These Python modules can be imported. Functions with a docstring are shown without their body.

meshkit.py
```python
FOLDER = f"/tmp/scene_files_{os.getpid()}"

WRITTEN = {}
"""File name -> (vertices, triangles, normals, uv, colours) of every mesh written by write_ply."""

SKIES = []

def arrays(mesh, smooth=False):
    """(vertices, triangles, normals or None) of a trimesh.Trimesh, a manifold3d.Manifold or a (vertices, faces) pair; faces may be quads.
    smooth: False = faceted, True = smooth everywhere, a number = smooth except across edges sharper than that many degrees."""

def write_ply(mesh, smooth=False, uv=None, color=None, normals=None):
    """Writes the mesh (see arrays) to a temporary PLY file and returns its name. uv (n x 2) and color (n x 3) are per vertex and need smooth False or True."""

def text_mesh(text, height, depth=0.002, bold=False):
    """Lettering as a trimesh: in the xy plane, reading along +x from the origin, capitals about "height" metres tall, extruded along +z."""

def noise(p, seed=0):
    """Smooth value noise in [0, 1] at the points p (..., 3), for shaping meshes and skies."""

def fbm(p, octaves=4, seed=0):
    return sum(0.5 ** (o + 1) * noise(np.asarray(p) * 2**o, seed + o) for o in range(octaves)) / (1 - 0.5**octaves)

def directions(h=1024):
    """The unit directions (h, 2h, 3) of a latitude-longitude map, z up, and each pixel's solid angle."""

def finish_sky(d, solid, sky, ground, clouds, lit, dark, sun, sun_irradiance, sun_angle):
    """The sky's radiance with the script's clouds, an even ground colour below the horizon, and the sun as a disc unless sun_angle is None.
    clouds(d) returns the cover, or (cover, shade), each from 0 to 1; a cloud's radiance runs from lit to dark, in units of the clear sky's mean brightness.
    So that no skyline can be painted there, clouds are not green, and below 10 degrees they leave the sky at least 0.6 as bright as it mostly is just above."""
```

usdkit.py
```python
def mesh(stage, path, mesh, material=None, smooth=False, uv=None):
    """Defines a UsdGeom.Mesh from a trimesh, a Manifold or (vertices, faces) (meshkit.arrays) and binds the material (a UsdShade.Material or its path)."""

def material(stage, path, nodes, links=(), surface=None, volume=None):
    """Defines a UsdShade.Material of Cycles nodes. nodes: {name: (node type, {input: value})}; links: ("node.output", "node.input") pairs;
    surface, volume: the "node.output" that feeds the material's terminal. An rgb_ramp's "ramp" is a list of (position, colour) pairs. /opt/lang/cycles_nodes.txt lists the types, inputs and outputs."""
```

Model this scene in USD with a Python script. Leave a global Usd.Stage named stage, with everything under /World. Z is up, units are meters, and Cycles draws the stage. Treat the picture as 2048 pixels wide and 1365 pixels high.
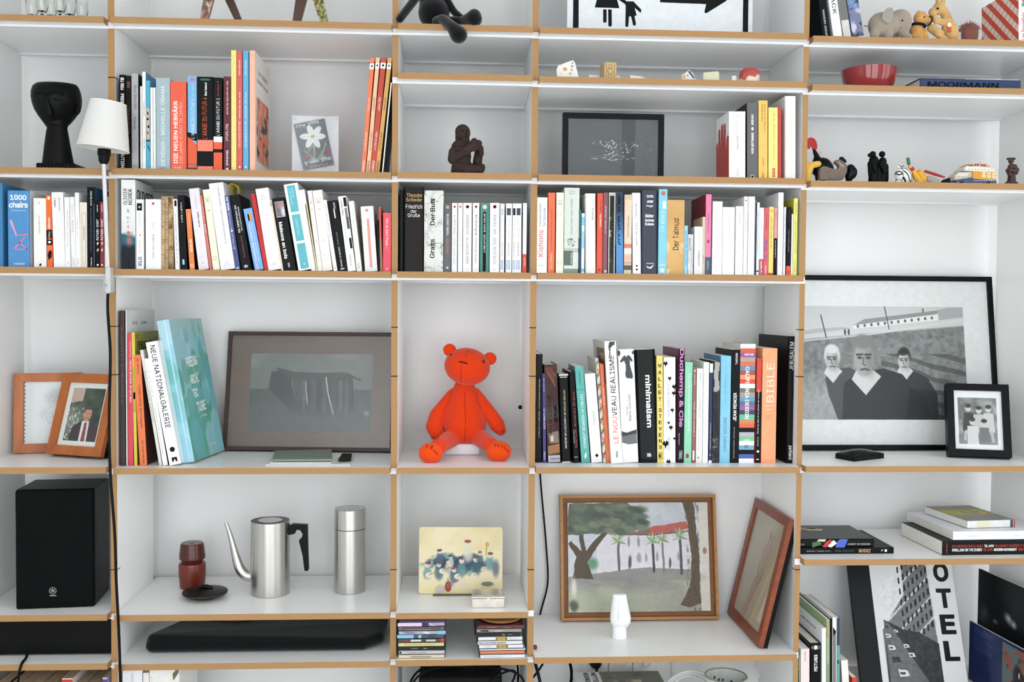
import math, random, glob
import numpy as np, trimesh, manifold3d as m3, shapely, shapely.geometry as sg, usdkit, meshkit
from shapely import affinity
from scipy.optimize import least_squares
from scipy.spatial.transform import Rotation
from pxr import Usd, UsdGeom, UsdLux, UsdShade, Gf, Sdf, Vt

stage = Usd.Stage.CreateInMemory()
UsdGeom.SetStageUpAxis(stage, UsdGeom.Tokens.z)
UsdGeom.SetStageMetersPerUnit(stage, 1.0)
UsdGeom.Xform.Define(stage, '/World'); UsdGeom.Scope.Define(stage, '/World/Looks')
rng = random.Random(7); nrg = np.random.default_rng(11)

# ------------------------------------------------------------------ camera, daylight, exposure
F_PX, CAM = 1966.14, np.array([-0.0680, -2.560, 1.500])
RM = Rotation.from_euler('zxy', np.radians([3.2527, 1.8858, 0.4466])).as_matrix()    # rows: right, forward, up
EXPOSURE = -0.26
WINDOW_POWER = 1.62
SKY = (0.93, 0.97, 1.0)
cam = UsdGeom.Camera.Define(stage, '/World/camera')
M4 = np.eye(4); M4[0, :3], M4[1, :3], M4[2, :3], M4[3, :3] = RM[0], RM[2], -RM[1], CAM
cam.AddTransformOp().Set(Gf.Matrix4d(*M4.ravel().tolist()))
cam.CreateHorizontalApertureAttr(36.0); cam.CreateVerticalApertureAttr(36.0 * 1365 / 2048)
cam.CreateFocalLengthAttr(36.0 * F_PX / 2048); cam.CreateClippingRangeAttr(Gf.Vec2f(0.05, 100))
cam.CreateExposureAttr(EXPOSURE)
dome = UsdLux.DomeLight.Define(stage, '/World/sky_light')
dome.CreateColorAttr(Gf.Vec3f(*SKY)); dome.CreateIntensityAttr(1.0)
ROOM = dict(x0=-2.6, x1=3.3, y0=-3.7, y1=0.352, z1=3.05)
# the windows: the wall they are in, their span along it, sill and head, brightness; two behind the camera and two to its right
WINDOWS = [('front', -1.75, -0.1, 0.08, 2.95, 1.0), ('front', 0.25, 1.9, 0.08, 2.95, 1.0), ('right', -3.3, -2.2, 0.08, 2.95, 0.75), ('right', -1.9, -0.9, 0.08, 2.95, 0.16)]
for i, (side, a, b, c, d, k) in enumerate(WINDOWS):
    L = UsdLux.RectLight.Define(stage, '/World/daylight' + ('' if i == 0 else f'_{i:03d}'))
    L.CreateWidthAttr(b - a); L.CreateHeightAttr(d - c); L.CreateColorAttr(Gf.Vec3f(*SKY)); L.CreateIntensityAttr(WINDOW_POWER * k)
    if side == 'front':     # a light shines along its local -z: here world +y
        mm = np.array([[1, 0, 0, 0], [0, 0, 1, 0], [0, -1, 0, 0], [(a + b) / 2, ROOM['y0'] - 0.16, (c + d) / 2, 1]], float)
    else:                   # here world -x
        mm = np.array([[0, 1, 0, 0], [0, 0, 1, 0], [1, 0, 0, 0], [ROOM['x1'] + 0.16, (a + b) / 2, (c + d) / 2, 1]], float)
    L.AddTransformOp().Set(Gf.Matrix4d(*mm.ravel().tolist()))

# ------------------------------------------------------------------ where a pixel of the photograph lies in the room
def ray(px, py):
    return ((px - 1024) / F_PX) * RM[0] + RM[1] - ((py - 682.5) / F_PX) * RM[2]
def at_y(px, py, Y):
    d = ray(px, py); return CAM + d * ((Y - CAM[1]) / d[1])
def at_z(px, py, Z):
    d = ray(px, py); return CAM + d * ((Z - CAM[2]) / d[2])
def project(P):
    q = RM @ (np.asarray(P, float) - CAM); return np.array([1024 + F_PX * q[0] / q[1], 682.5 - F_PX * q[2] / q[1]])

# ------------------------------------------------------------------ materials
def lin(c):
    if isinstance(c, str):
        c = [int(c[i:i + 2], 16) for i in (0, 2, 4)]
    c = np.asarray(c, float) / 255
    return np.where(c <= 0.04045, c / 12.92, ((c + 0.055) / 1.055) ** 2.4)
LOOKS = {}
def mat(c, rough=0.5, metal=0.0, vary=0.05, scale=60.0, spec=0.4, bump=0.0, sheen=0.0, coat=0.0, stretch=None, trans=0.0):
    """A principled surface whose colour is gently varied by noise (vary) and whose relief comes from the same noise (bump)."""
    key = (c if isinstance(c, str) else tuple(c), rough, metal, vary, scale, spec, bump, sheen, coat, stretch, trans)
    if key not in LOOKS:
        l = lin(c)
        if max(l) < .032: l, spec = l * .3, min(spec, .14)
        name = f'/World/Looks/surface_{len(LOOKS):03d}'
        n = {'g': ('geometry', {}), 'n': ('noise_texture', {'scale': scale, 'detail': 4.0}),
             'r': ('rgb_ramp', {'ramp': [(0.25, tuple(np.clip(l * (1 - vary), 0, 1))), (0.75, tuple(np.clip(l * (1 + vary), 0, 1)))]}),
             'p': ('principled_bsdf', {'roughness': rough, 'metallic': metal, 'specular_ior_level': spec, 'sheen_weight': sheen, 'coat_weight': coat, 'transmission_weight': trans})}
        k = [('n.fac', 'r.fac'), ('r.color', 'p.base_color')]
        if stretch:
            n['m'] = ('mapping', {'scale': stretch}); k += [('g.position', 'm.vector'), ('m.vector', 'n.vector')]
        else:
            k += [('g.position', 'n.vector')]
        if bump:
            n['b'] = ('bump', {'strength': 0.6, 'distance': bump}); k += [('n.fac', 'b.height'), ('b.normal', 'p.normal')]
        LOOKS[key] = usdkit.material(stage, name, n, k, surface='p.BSDF')
    return LOOKS[key]
def ink(c, rough=0.5):
    return mat(c, rough, vary=0.0, scale=5.0)
def special(name, nodes, links, surface):
    if name not in LOOKS:
        LOOKS[name] = usdkit.material(stage, '/World/Looks/' + name, nodes, links, surface=surface)
    return LOOKS[name]
PRINT = special('printed_paper', {'a': ('attribute', {'attribute': 'Cd'}), 'p': ('principled_bsdf', {'roughness': 0.55, 'specular_ior_level': 0.3})}, [('a.color', 'p.base_color')], 'p.BSDF')
GLOSSPRINT = special('printed_glossy_card', {'a': ('attribute', {'attribute': 'Cd'}), 'p': ('principled_bsdf', {'roughness': 0.3, 'specular_ior_level': 0.2})}, [('a.color', 'p.base_color')], 'p.BSDF')
CANVASPRINT = special('oil_paint', {'a': ('attribute', {'attribute': 'Cd'}), 'g': ('geometry', {}), 'n': ('noise_texture', {'scale': 320.0, 'detail': 3.0}), 'b': ('bump', {'strength': 0.5, 'distance': 0.001}),
    'p': ('principled_bsdf', {'roughness': 0.5})}, [('a.color', 'p.base_color'), ('g.position', 'n.vector'), ('n.fac', 'b.height'), ('b.normal', 'p.normal')], 'p.BSDF')
def pane(name, tint, rough, base):      # a thin sheet: mirrors a little head-on and more at a slant
    return special(name, {'w': ('layer_weight', {}), 'e': ('math', {'math_type': 'power', 'value2': 4.5}), 'k': ('math', {'math_type': 'multiply_add', 'value2': 0.8, 'value3': base}), 't': ('transparent_bsdf', {'color': tint}), 'g': ('glossy_bsdf', {'roughness': rough}), 'm': ('mix_closure', {})},
        [('w.facing', 'e.value1'), ('e.value', 'k.value1'), ('k.value', 'm.fac'), ('t.BSDF', 'm.closure1'), ('g.BSDF', 'm.closure2')], 'm.closure')
PANE = pane('picture_glass', (0.98, 0.985, 0.98), 0.02, 0.010)
GLASS = special('clear_glass', {'p': ('principled_bsdf', {'base_color': (0.93, 0.95, 0.93), 'roughness': 0.02, 'transmission_weight': 1.0, 'ior': 1.45})}, [], 'p.BSDF')
CLEARPLASTIC = pane('clear_plastic', (0.94, 0.95, 0.95), 0.08, 0.03)
LAMINATE = mat((246, 246, 245), 0.32, vary=0.012, scale=3.0, spec=0.5)
WALL = mat((238, 238, 237), 0.8, vary=0.012, scale=6.0, spec=0.2)
MDF = mat((170, 132, 90), 0.75, vary=0.10, scale=900.0, spec=0.2)
ALU = mat((236, 236, 240), 0.45, vary=0.01, scale=8.0, spec=0.5)
BLACK = mat((22, 25, 28), 0.5, vary=0.1)
DARK = mat((40, 28, 20), 0.8, vary=0.1)
STEEL = special('brushed_steel', {'g': ('geometry', {}), 'm': ('mapping', {'scale': (300.0, 300.0, 8.0)}), 'n': ('noise_texture', {'scale': 1.0, 'detail': 3.0}),
    'r': ('map_range', {'to_min': 0.22, 'to_max': 0.34}), 'p': ('principled_bsdf', {'base_color': (0.56, 0.55, 0.52), 'metallic': 1.0})},
    [('g.position', 'm.vector'), ('m.vector', 'n.vector'), ('n.fac', 'r.value'), ('r.result', 'p.roughness')], 'p.BSDF')

# ------------------------------------------------------------------ scene tree
USED = {}
def numbered(parent, name):
    k = (str(parent), name); n = USED.get(k, 0); USED[k] = n + 1
    return f'{parent}/{name}' + (f'_{n:03d}' if n else '')
def keys(prim, **kw):
    for k, v in kw.items():
        if v: prim.SetCustomDataByKey(k, v)
    return prim
def frame4(origin, ex=(1, 0, 0), ey=(0, 1, 0), ez=(0, 0, 1)):
    m = np.eye(4); m[0, :3], m[1, :3], m[2, :3], m[3, :3] = ex, ey, ez, origin
    return m
def thing(name, label, cat, loc=(0, 0, 0), m=None, group=None, kind=None):
    x = UsdGeom.Xform.Define(stage, numbered('/World', name))
    m = frame4(loc) if m is None else m
    x.AddTransformOp().Set(Gf.Matrix4d(*np.asarray(m, float).ravel().tolist()))
    return keys(x.GetPrim(), label=label, category=cat, group=group, kind=kind)
def part(parent, name, mesh, material, smooth=False, label=None, kind=None, color=None):
    p = parent.GetPath() if hasattr(parent, 'GetPath') else parent
    if isinstance(mesh, (list,)): mesh = cat(*mesh)
    g = usdkit.mesh(stage, numbered(p, name), mesh, material, smooth=smooth)
    if color is not None:
        UsdGeom.PrimvarsAPI(g).CreatePrimvar('Cd', Sdf.ValueTypeNames.Color3fArray, 'vertex').Set(Vt.Vec3fArray.FromNumpy(np.asarray(color, np.float32)))
    return keys(g.GetPrim(), label=label, kind=kind)
def single(name, label, cat, mesh, material, smooth=False, group=None, kind=None):
    g = usdkit.mesh(stage, numbered('/World', name), mesh, material, smooth=smooth)
    return keys(g.GetPrim(), label=label, category=cat, group=group, kind=kind)

# ------------------------------------------------------------------ shapes
def cat(*ms):
    out = []
    for m in ms:
        if m is None: continue
        if isinstance(m, (list,)): m = cat(*m)
        if hasattr(m, 'to_mesh'):
            v, f, _ = meshkit.arrays(m); m = trimesh.Trimesh(v, f, process=False)
        out.append(m)
    return trimesh.util.concatenate(out)
def box(x0, x1, y0, y1, z0, z1, c=0.0):
    """A box; c chamfers its edges."""
    if c <= 0:
        return trimesh.creation.box(bounds=[[min(x0, x1), min(y0, y1), min(z0, z1)], [max(x0, x1), max(y0, y1), max(z0, z1)]])
    P = []
    for sx in (0, 1):
        for sy in (0, 1):
            for sz in (0, 1):
                p = np.array([(x0, x1)[sx], (y0, y1)[sy], (z0, z1)[sz]], float); s = np.array([1 - 2 * sx, 1 - 2 * sy, 1 - 2 * sz]) * c
                P += [p + s * (1, 1, 0), p + s * (1, 0, 1), p + s * (0, 1, 1)]
    return trimesh.convex.convex_hull(np.array(P))
def rbox(x0, x1, y0, y1, z0, z1, r, seg=12):
    ps = [m3.Manifold.sphere(r, seg).translate([x, y, z]) for x in (x0 + r, x1 - r) for y in (y0 + r, y1 - r) for z in (z0 + r, z1 - r)]
    return m3.Manifold.batch_hull(ps)
def lathe(profile, n=48):
    return trimesh.creation.revolve(np.array(profile, float), sections=n)
def moved(m, t=(0, 0, 0), R=None, s=1.0):
    m = cat(m).copy(); T = np.eye(4)
    if R is not None: T[:3, :3] = R
    T[:3, :3] = T[:3, :3] @ np.diag(np.broadcast_to(s, 3)); T[:3, 3] = t
    m.apply_transform(T); return m
def rot(axis, deg):
    return Rotation.from_euler(axis, deg, degrees=True).as_matrix()
def tube(pts, r, n=8, cap=True):
    P = np.asarray(pts, float); R = np.broadcast_to(r, len(P)); T = np.gradient(P, axis=0); T /= np.linalg.norm(T, axis=1, keepdims=True)
    u = np.cross(T[0], (0, 0, 1)); u = np.cross(T[0], (0, 1, 0)) if np.linalg.norm(u) < 1e-3 else u; V = []
    for k in range(len(P)):
        u = u - T[k] * (u @ T[k]); u /= np.linalg.norm(u); w = np.cross(T[k], u)
        a = np.arange(n) * 2 * np.pi / n
        V.append(P[k] + R[k] * (np.cos(a)[:, None] * u + np.sin(a)[:, None] * w))
    V = np.vstack(V); Fs = []
    for k in range(len(P) - 1):
        for j in range(n):
            a, b = k * n + j, k * n + (j + 1) % n; Fs += [[a, b, b + n], [a, b + n, a + n]]
    if cap:
        V = np.vstack([V, P[0], P[-1]]); q = len(V)
        for j in range(n):
            Fs += [[q - 2, (j + 1) % n, j], [q - 1, (len(P) - 1) * n + j, (len(P) - 1) * n + (j + 1) % n]]
    return trimesh.Trimesh(V, Fs, process=False)
def spline(pts, n=40):
    from scipy.interpolate import CubicSpline
    P = np.asarray(pts, float); s = np.r_[0, np.cumsum(np.linalg.norm(np.diff(P, axis=0), axis=1))]
    return CubicSpline(s, P)(np.linspace(0, s[-1], n))
def blob(bones, edge=0.004, it=6, seg=20):
    """One continuous body: hulls of the spheres at the two ends of each bone, joined, remeshed to short edges and smoothed. A bone is (p, rp, q, rq) or (p, r)."""
    parts_ = []
    for b in bones:
        if len(b) == 2:
            parts_.append(m3.Manifold.sphere(b[1], seg).translate(list(map(float, b[0]))))
        else:
            parts_.append(m3.Manifold.batch_hull([m3.Manifold.sphere(b[1], seg).translate(list(map(float, b[0]))), m3.Manifold.sphere(b[3], seg).translate(list(map(float, b[2])))]))
    m = m3.Manifold.batch_boolean(parts_, m3.OpType.Add).refine_to_length(edge)
    v, f, _ = meshkit.arrays(m); t = trimesh.Trimesh(v, f, process=True)
    c = t.vertices.mean(0); t.vertices -= c
    if it: trimesh.smoothing.filter_laplacian(t, lamb=0.5, iterations=it, volume_constraint=True)
    t.vertices += c; return t
def ellipsoid(c, r, sub=3, R=None):
    m = trimesh.creation.icosphere(sub); m.vertices *= np.asarray(r, float)
    return moved(m, c, R)
def prism(poly, depth, R=None, t=(0, 0, 0)):
    """A polygon in x-z, extruded towards +y."""
    if not isinstance(poly, (sg.Polygon, sg.MultiPolygon)): poly = sg.Polygon(poly)
    gs = getattr(poly, 'geoms', [poly])
    m = trimesh.util.concatenate([trimesh.creation.extrude_polygon(g, depth, engine='earcut') for g in gs if g.area > 0])
    m.vertices = m.vertices[:, [0, 2, 1]]; m.faces = m.faces[:, ::-1]
    return moved(m, t, R)

# ------------------------------------------------------------------ lettering (outlines made the way meshkit.text_mesh makes them)
from PIL import Image, ImageDraw, ImageFont
FD = glob.glob('/opt/blender-*/*/datafiles/fonts/')[0]; FONTS, GLYPHS = {}, {}
def glyph_shape(text, bold=0, size=56, font='Inter'):
    """The outline of a line of lettering scaled to the unit square, and its aspect."""
    k = (text, bold, size, font)
    if k not in GLYPHS:
        if (font, size) not in FONTS: FONTS[font, size] = ImageFont.truetype(FD + font + '.woff2', size)
        f = FONTS[font, size]
        x0, y0, x1, y1 = f.getbbox(text, anchor='ls', stroke_width=bold)
        im = Image.new('L', (int(x1 - x0) + 8, int(y1 - y0) + 8))
        ImageDraw.Draw(im).text((4 - x0, 4 - y0), text, 255, f, anchor='ls', stroke_width=bold)
        on = np.pad(np.asarray(im) > 110, ((0, 0), (1, 1))).astype(np.int8)
        r, s = np.nonzero(np.diff(on, axis=1) == 1); e = np.nonzero(np.diff(on, axis=1) == -1)[1]
        sh = shapely.union_all(shapely.box(s, -r - 1, e, -r)).buffer(0.6, quad_segs=2).buffer(-0.6, quad_segs=2).simplify(0.8)
        a, b, c, d = sh.bounds
        GLYPHS[k] = (affinity.affine_transform(sh, [1 / (c - a), 0, 0, 1 / (d - b), -a / (c - a), -b / (d - b)]), (c - a) / (d - b))
    return GLYPHS[k]
def lettering(text, o, ex, ey, w, h, bold=0, size=56, font='Inter', depth=0.0003, keep=False, italic=0.0):
    """Lettering filling the rectangle from o, w along ex and h along ey, as thin raised print. keep: keeps the letters' proportions, centred."""
    sh, asp = glyph_shape(text, bold, size, font)
    if keep and asp * h < w: d = (w - asp * h) / 2; o = np.asarray(o) + np.asarray(ex) * d; w = asp * h
    g = affinity.affine_transform(sh, [w, italic * h, 0, h, 0, 0])
    m = trimesh.util.concatenate([trimesh.creation.extrude_polygon(p, depth, engine='earcut') for p in getattr(g, 'geoms', [g]) if p.area > 0])
    ex, ey = np.asarray(ex, float), np.asarray(ey, float); n = np.cross(ex, ey)
    m.vertices = np.asarray(o, float) + m.vertices @ np.array([ex, ey, n])
    return m

# ------------------------------------------------------------------ flat prints: a fine grid whose vertices carry the printed colours
class Canvas:
    """Coordinates run 0..asp to the right and 0..1 downwards; colours are sRGB 0-255."""
    def __init__(self, asp, n, base=(255, 255, 255)):
        self.nz, self.nx, self.asp = n, max(2, int(n * asp)), asp
        self.u, self.v = np.meshgrid(np.linspace(0, asp, self.nx), np.linspace(0, 1, self.nz))
        self.c = np.ones((self.nz, self.nx, 3)) * np.asarray(base, float); self.e = 1.2 / n
    def mix(self, m, col):
        m = np.clip(m, 0, 1)[..., None]; self.c = self.c * (1 - m) + np.asarray(col, float) * m
    def noise(self, s, seed=0, o=4, sx=1.0):
        return meshkit.fbm(np.stack([self.u * s * sx, self.v * s, self.u * 0 + seed * 7.3], -1), o, seed)
    def poly(self, pts, col, a=1.0, wob=0.0, seed=0):
        p = sg.Polygon(pts); u, v = self.u, self.v
        if wob: u = u + (self.noise(9, seed) - .5) * wob; v = v + (self.noise(9, seed + 1) - .5) * wob
        self.mix(shapely.contains_xy(p, u, v).astype(float) * a, col)
    def ell(self, x, y, rx, ry, col, a=1.0, soft=0.15, rotd=0, wob=0.0, seed=0):
        u, v = self.u - x, self.v - y
        if wob: u = u + (self.noise(11, seed) - .5) * wob; v = v + (self.noise(11, seed + 1) - .5) * wob
        c, s = math.cos(math.radians(rotd)), math.sin(math.radians(rotd))
        d = np.hypot((u * c + v * s) / rx, (-u * s + v * c) / ry)
        self.mix(np.clip((1 + soft - d) / (2 * soft), 0, 1) * a, col)
    def line(self, pts, w, col, a=1.0, w2=None, wob=0.0, seed=0):
        u, v = self.u, self.v
        if wob: u = u + (self.noise(11, seed) - .5) * wob; v = v + (self.noise(11, seed + 1) - .5) * wob
        P = np.asarray(pts, float); best = np.full(u.shape, 9.0); ww = np.linspace(w, w if w2 is None else w2, len(P))
        for i in range(len(P) - 1):
            d = P[i + 1] - P[i]; t = np.clip(((u - P[i, 0]) * d[0] + (v - P[i, 1]) * d[1]) / max(d @ d, 1e-12), 0, 1)
            best = np.minimum(best, np.hypot(u - P[i, 0] - t * d[0], v - P[i, 1] - t * d[1]) / (ww[i] + (ww[i + 1] - ww[i]) * t) )
        self.mix(np.clip((1 - best) * 2 + 0.5, 0, 1) * a, col)
    def grain(self, s, amp, seed=0, sx=1.0, o=4, region=None):
        g = (self.noise(s, seed, o, sx) - .5)[..., None] * 2 * amp
        self.c = self.c + (g if region is None else g * region[..., None])
    def text(self, t, x, y, w, h, col, bold=0, a=1.0, font='Inter', rotd=0):
        sh, _ = glyph_shape(t, bold, 56, font); g = affinity.affine_transform(sh, [w, 0, 0, -h, x, y + h])
        if rotd: g = affinity.rotate(g, rotd, origin=(x + w / 2, y + h / 2))
        self.mix(shapely.contains_xy(g, self.u, self.v).astype(float) * a, col)
    def mesh(self, o, ex, ez, w, h):
        """o: lower left corner, ex to the right, ez up."""
        P = np.asarray(o, float) + (self.u / self.asp * w)[..., None] * np.asarray(ex, float) + ((1 - self.v) * h)[..., None] * np.asarray(ez, float)
        i = np.arange(self.nz * self.nx).reshape(self.nz, self.nx); a, b, c, d = i[:-1, :-1], i[:-1, 1:], i[1:, 1:], i[1:, :-1]
        f = np.concatenate([np.stack([a, c, b], -1).reshape(-1, 3), np.stack([a, d, c], -1).reshape(-1, 3)])
        return trimesh.Trimesh(P.reshape(-1, 3), f, process=False), lin(np.clip(self.c, 0, 255)).reshape(-1, 3)
def put_print(parent, name, cv, o, ex, ez, w, h, material=None, label=None):
    m, c = cv.mesh(o, ex, ez, w, h)
    return part(parent, name, m, material or PRINT, color=c, label=label)

# ------------------------------------------------------------------ the room
R_ = ROOM
WHITEWALL = WALL
def structure(name, mesh, material):
    g = usdkit.mesh(stage, '/World/' + name, mesh, material); return keys(g.GetPrim(), kind='structure', label=None)
structure('floor', box(R_['x0'], R_['x1'], R_['y0'], R_['y1'] + 0.15, -0.1, 0), mat((232, 229, 224), 0.5, vary=0.05, scale=2.0, stretch=(1.5, 14.0, 1.0)))
structure('ceiling', box(R_['x0'], R_['x1'], R_['y0'], R_['y1'] + 0.15, R_['z1'], R_['z1'] + 0.1), WALL)
structure('wall_back', box(R_['x0'], R_['x1'], R_['y1'], R_['y1'] + 0.15, 0, R_['z1']), mat((235, 235, 234), 0.8, vary=0.012, scale=6.0, spec=0.2))
structure('wall_left', box(R_['x0'] - 0.15, R_['x0'], R_['y0'], R_['y1'] + 0.15, 0, R_['z1']), WALL)
wall = {'front': shapely.box(R_['x0'], 0, R_['x1'], R_['z1']), 'right': shapely.box(R_['y0'], 0, R_['y1'] + 0.15, R_['z1'])}
def on_wall(side, m):
    """A mesh in x-z with y going outwards, set into the named wall."""
    if side == 'front': m.vertices = m.vertices * (1, -1, 1) + (0, R_['y0'], 0); m.faces = m.faces[:, ::-1]
    else: m.vertices = m.vertices[:, [1, 0, 2]] + (R_['x1'], 0, 0); m.faces = m.faces[:, ::-1]
    return m
for side, a, b, c, d, k in WINDOWS: wall[side] = wall[side].difference(shapely.box(a, c, b, d))
for side in wall: structure('wall_' + side, on_wall(side, prism(wall[side], 0.15)), WALL)
for i, (side, a, b, c, d, k) in enumerate(WINDOWS):
    y = 0.08; xm = (a + b) / 2
    structure(f'window_{i + 1}', on_wall(side, cat(box(a, a + .05, y - .03, y + .03, c, d), box(b - .05, b, y - .03, y + .03, c, d), box(a + .05, b - .05, y - .03, y + .03, c, c + .05), box(a + .05, b - .05, y - .03, y + .03, d - .05, d), box(xm - .04, xm + .04, y - .03, y + .03, c + .05, d - .05))), ALU)

# ------------------------------------------------------------------ the bookcase
E_, D_, TH = 0.0294, 0.2979, 0.0160
UX = [None, (-0.9503, -0.9338), (-0.2359, -0.2201), (0.1239, 0.1404), (0.8394, 0.8535), None]
xl = at_y(47, 560, D_)[0]; UX[0] = (xl - 0.0163, xl); xr = at_y(1992, 560, D_)[0]; UX[5] = (xr, xr + 0.0163)
# front top edge of every shelf board at its two ends, in pixels of the photograph: bay -> [(x, y, x, y)]
BOARDS = {0: [(5, 28.5, 205, 33), (5, 334.5, 160, 336), (5, 534.5, 205, 534.5), (5, 936, 205, 935), (5, 1231, 205, 1230.6), (5, 1330.5, 205, 1327.5)],
          1: [(225, 33.5, 783, 46), (230, 337.3, 782, 344), (235, 538.8, 780, 543), (236, 936.3, 780, 937), (240, 1229, 778, 1228.3), (242, 1328, 778, 1325)],
          2: [(797, 47.3, 1060, 51.5), (797, 145.5, 1060, 150), (797, 344.4, 1060, 347), (797, 543.4, 1060, 545.5), (797, 936.6, 1055, 936), (796, 1226.5, 1055, 1225.5), (796, 1321, 1054, 1319)],
          3: [(1080, 52.5, 1612, 68.5), (1078, 150.8, 1605, 165.2), (1080, 347.5, 1603, 358.2), (1078, 545.5, 1600, 551.5), (1072, 936.5, 1590, 934), (1070, 1318.5, 1588, 1307.7)],
          4: [(1625, 69.5, 2046, 83), (1625, 167.4, 2046, 178), (1625, 359.3, 2046, 370), (1615, 933, 2046, 933), (1605, 1119.3, 2046, 1118)]}
Z = {b: [float((at_y(x0, y0, -E_)[2] + at_y(x1, y1, -E_)[2]) / 2) for x0, y0, x1, y1 in v] for b, v in BOARDS.items()}
for b in Z: Z[b].append(Z[b][-1] - (0.30 if b != 4 else 0.42))          # the boards below the picture, on which the lowest row stands
TOPZ, case = 2.90, thing('bookcase', 'tall white open bookcase with raw brown board edges, filling the wall', 'bookcase')
TOPB = 2.72
for b in range(5):
    x0, x1 = UX[b][1], UX[b + 1][0]
    for z in Z[b] + [TOPB]:
        g = part(case, 'shelf_board', box(x0 + .0004, x1 - .0004, -E_, D_ + E_, z - TH, z), LAMINATE)
        keys(part(g, 'edge_band', box(x0 + .0004, x1 - .0004, -E_ - .0006, -E_, z - TH, z), MDF), label='raw brown front edge')
        for q in (x0 + .0002, x1 - .0004): part(g, 'edge_band', box(q, q + .0002, -E_, 0, z - TH, z), MDF)
        for y in (0.0, D_ - .014):                                      # the two aluminium rails below each board
            part(case, 'rail', box(x0 - .001, x1 + .001, y, y + .014, z - TH - .0052, z - TH), ALU)
for i, (x0, x1) in enumerate(UX):
    lv = sorted(set([round(z, 4) for b in (i - 1, i) if 0 <= b < 5 for z in Z[b]] + [TOPB])); lev = []
    for z in lv:
        if not lev or z - lev[-1] > 0.02: lev.append(z)
    prof = shapely.box(0, 0, D_, TOPZ)
    for z in lev:
        for y in (-.001, D_ - .0140): prof = prof.difference(shapely.box(y, z - TH - .0053, y + .0155, z - .0049))
    m = trimesh.creation.extrude_polygon(prof, x1 - x0, engine='earcut'); m.vertices = m.vertices[:, [2, 0, 1]] + (x0, 0, 0)
    g = part(case, 'upright', m, LAMINATE)
    last = 0.0
    for z in lev + [TOPZ + .0053 + TH]:
        keys(part(g, 'edge_band', box(x0, x1, -.0006, 0, last, min(TOPZ, z - TH - .0053)), MDF), label='raw brown front edge'); last = z - .0049
    for z in lev:
        part(case, 'rail_end', box(x0, x1, .0005, .0145, z - TH - .0052, z - .005), ALU, label='white square end of a rail')
    ys = {1: [(155, 653, 750, 1140)], 2: [(655, 753, 1140)], 3: [(656, 753, 1140)], 4: [(660, 754, 1140)]}.get(i)
    if ys:
        for yp in ys[0]:
            zz = at_y(project((x0, 0, 1.5))[0], yp, 0)[2]
            part(g, 'slot', box(x0 - .0003, x1 + .0003, -.0012, .02, zz - .0010, zz + .0010), DARK, label='dark saw slot for a shelf pin')

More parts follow.
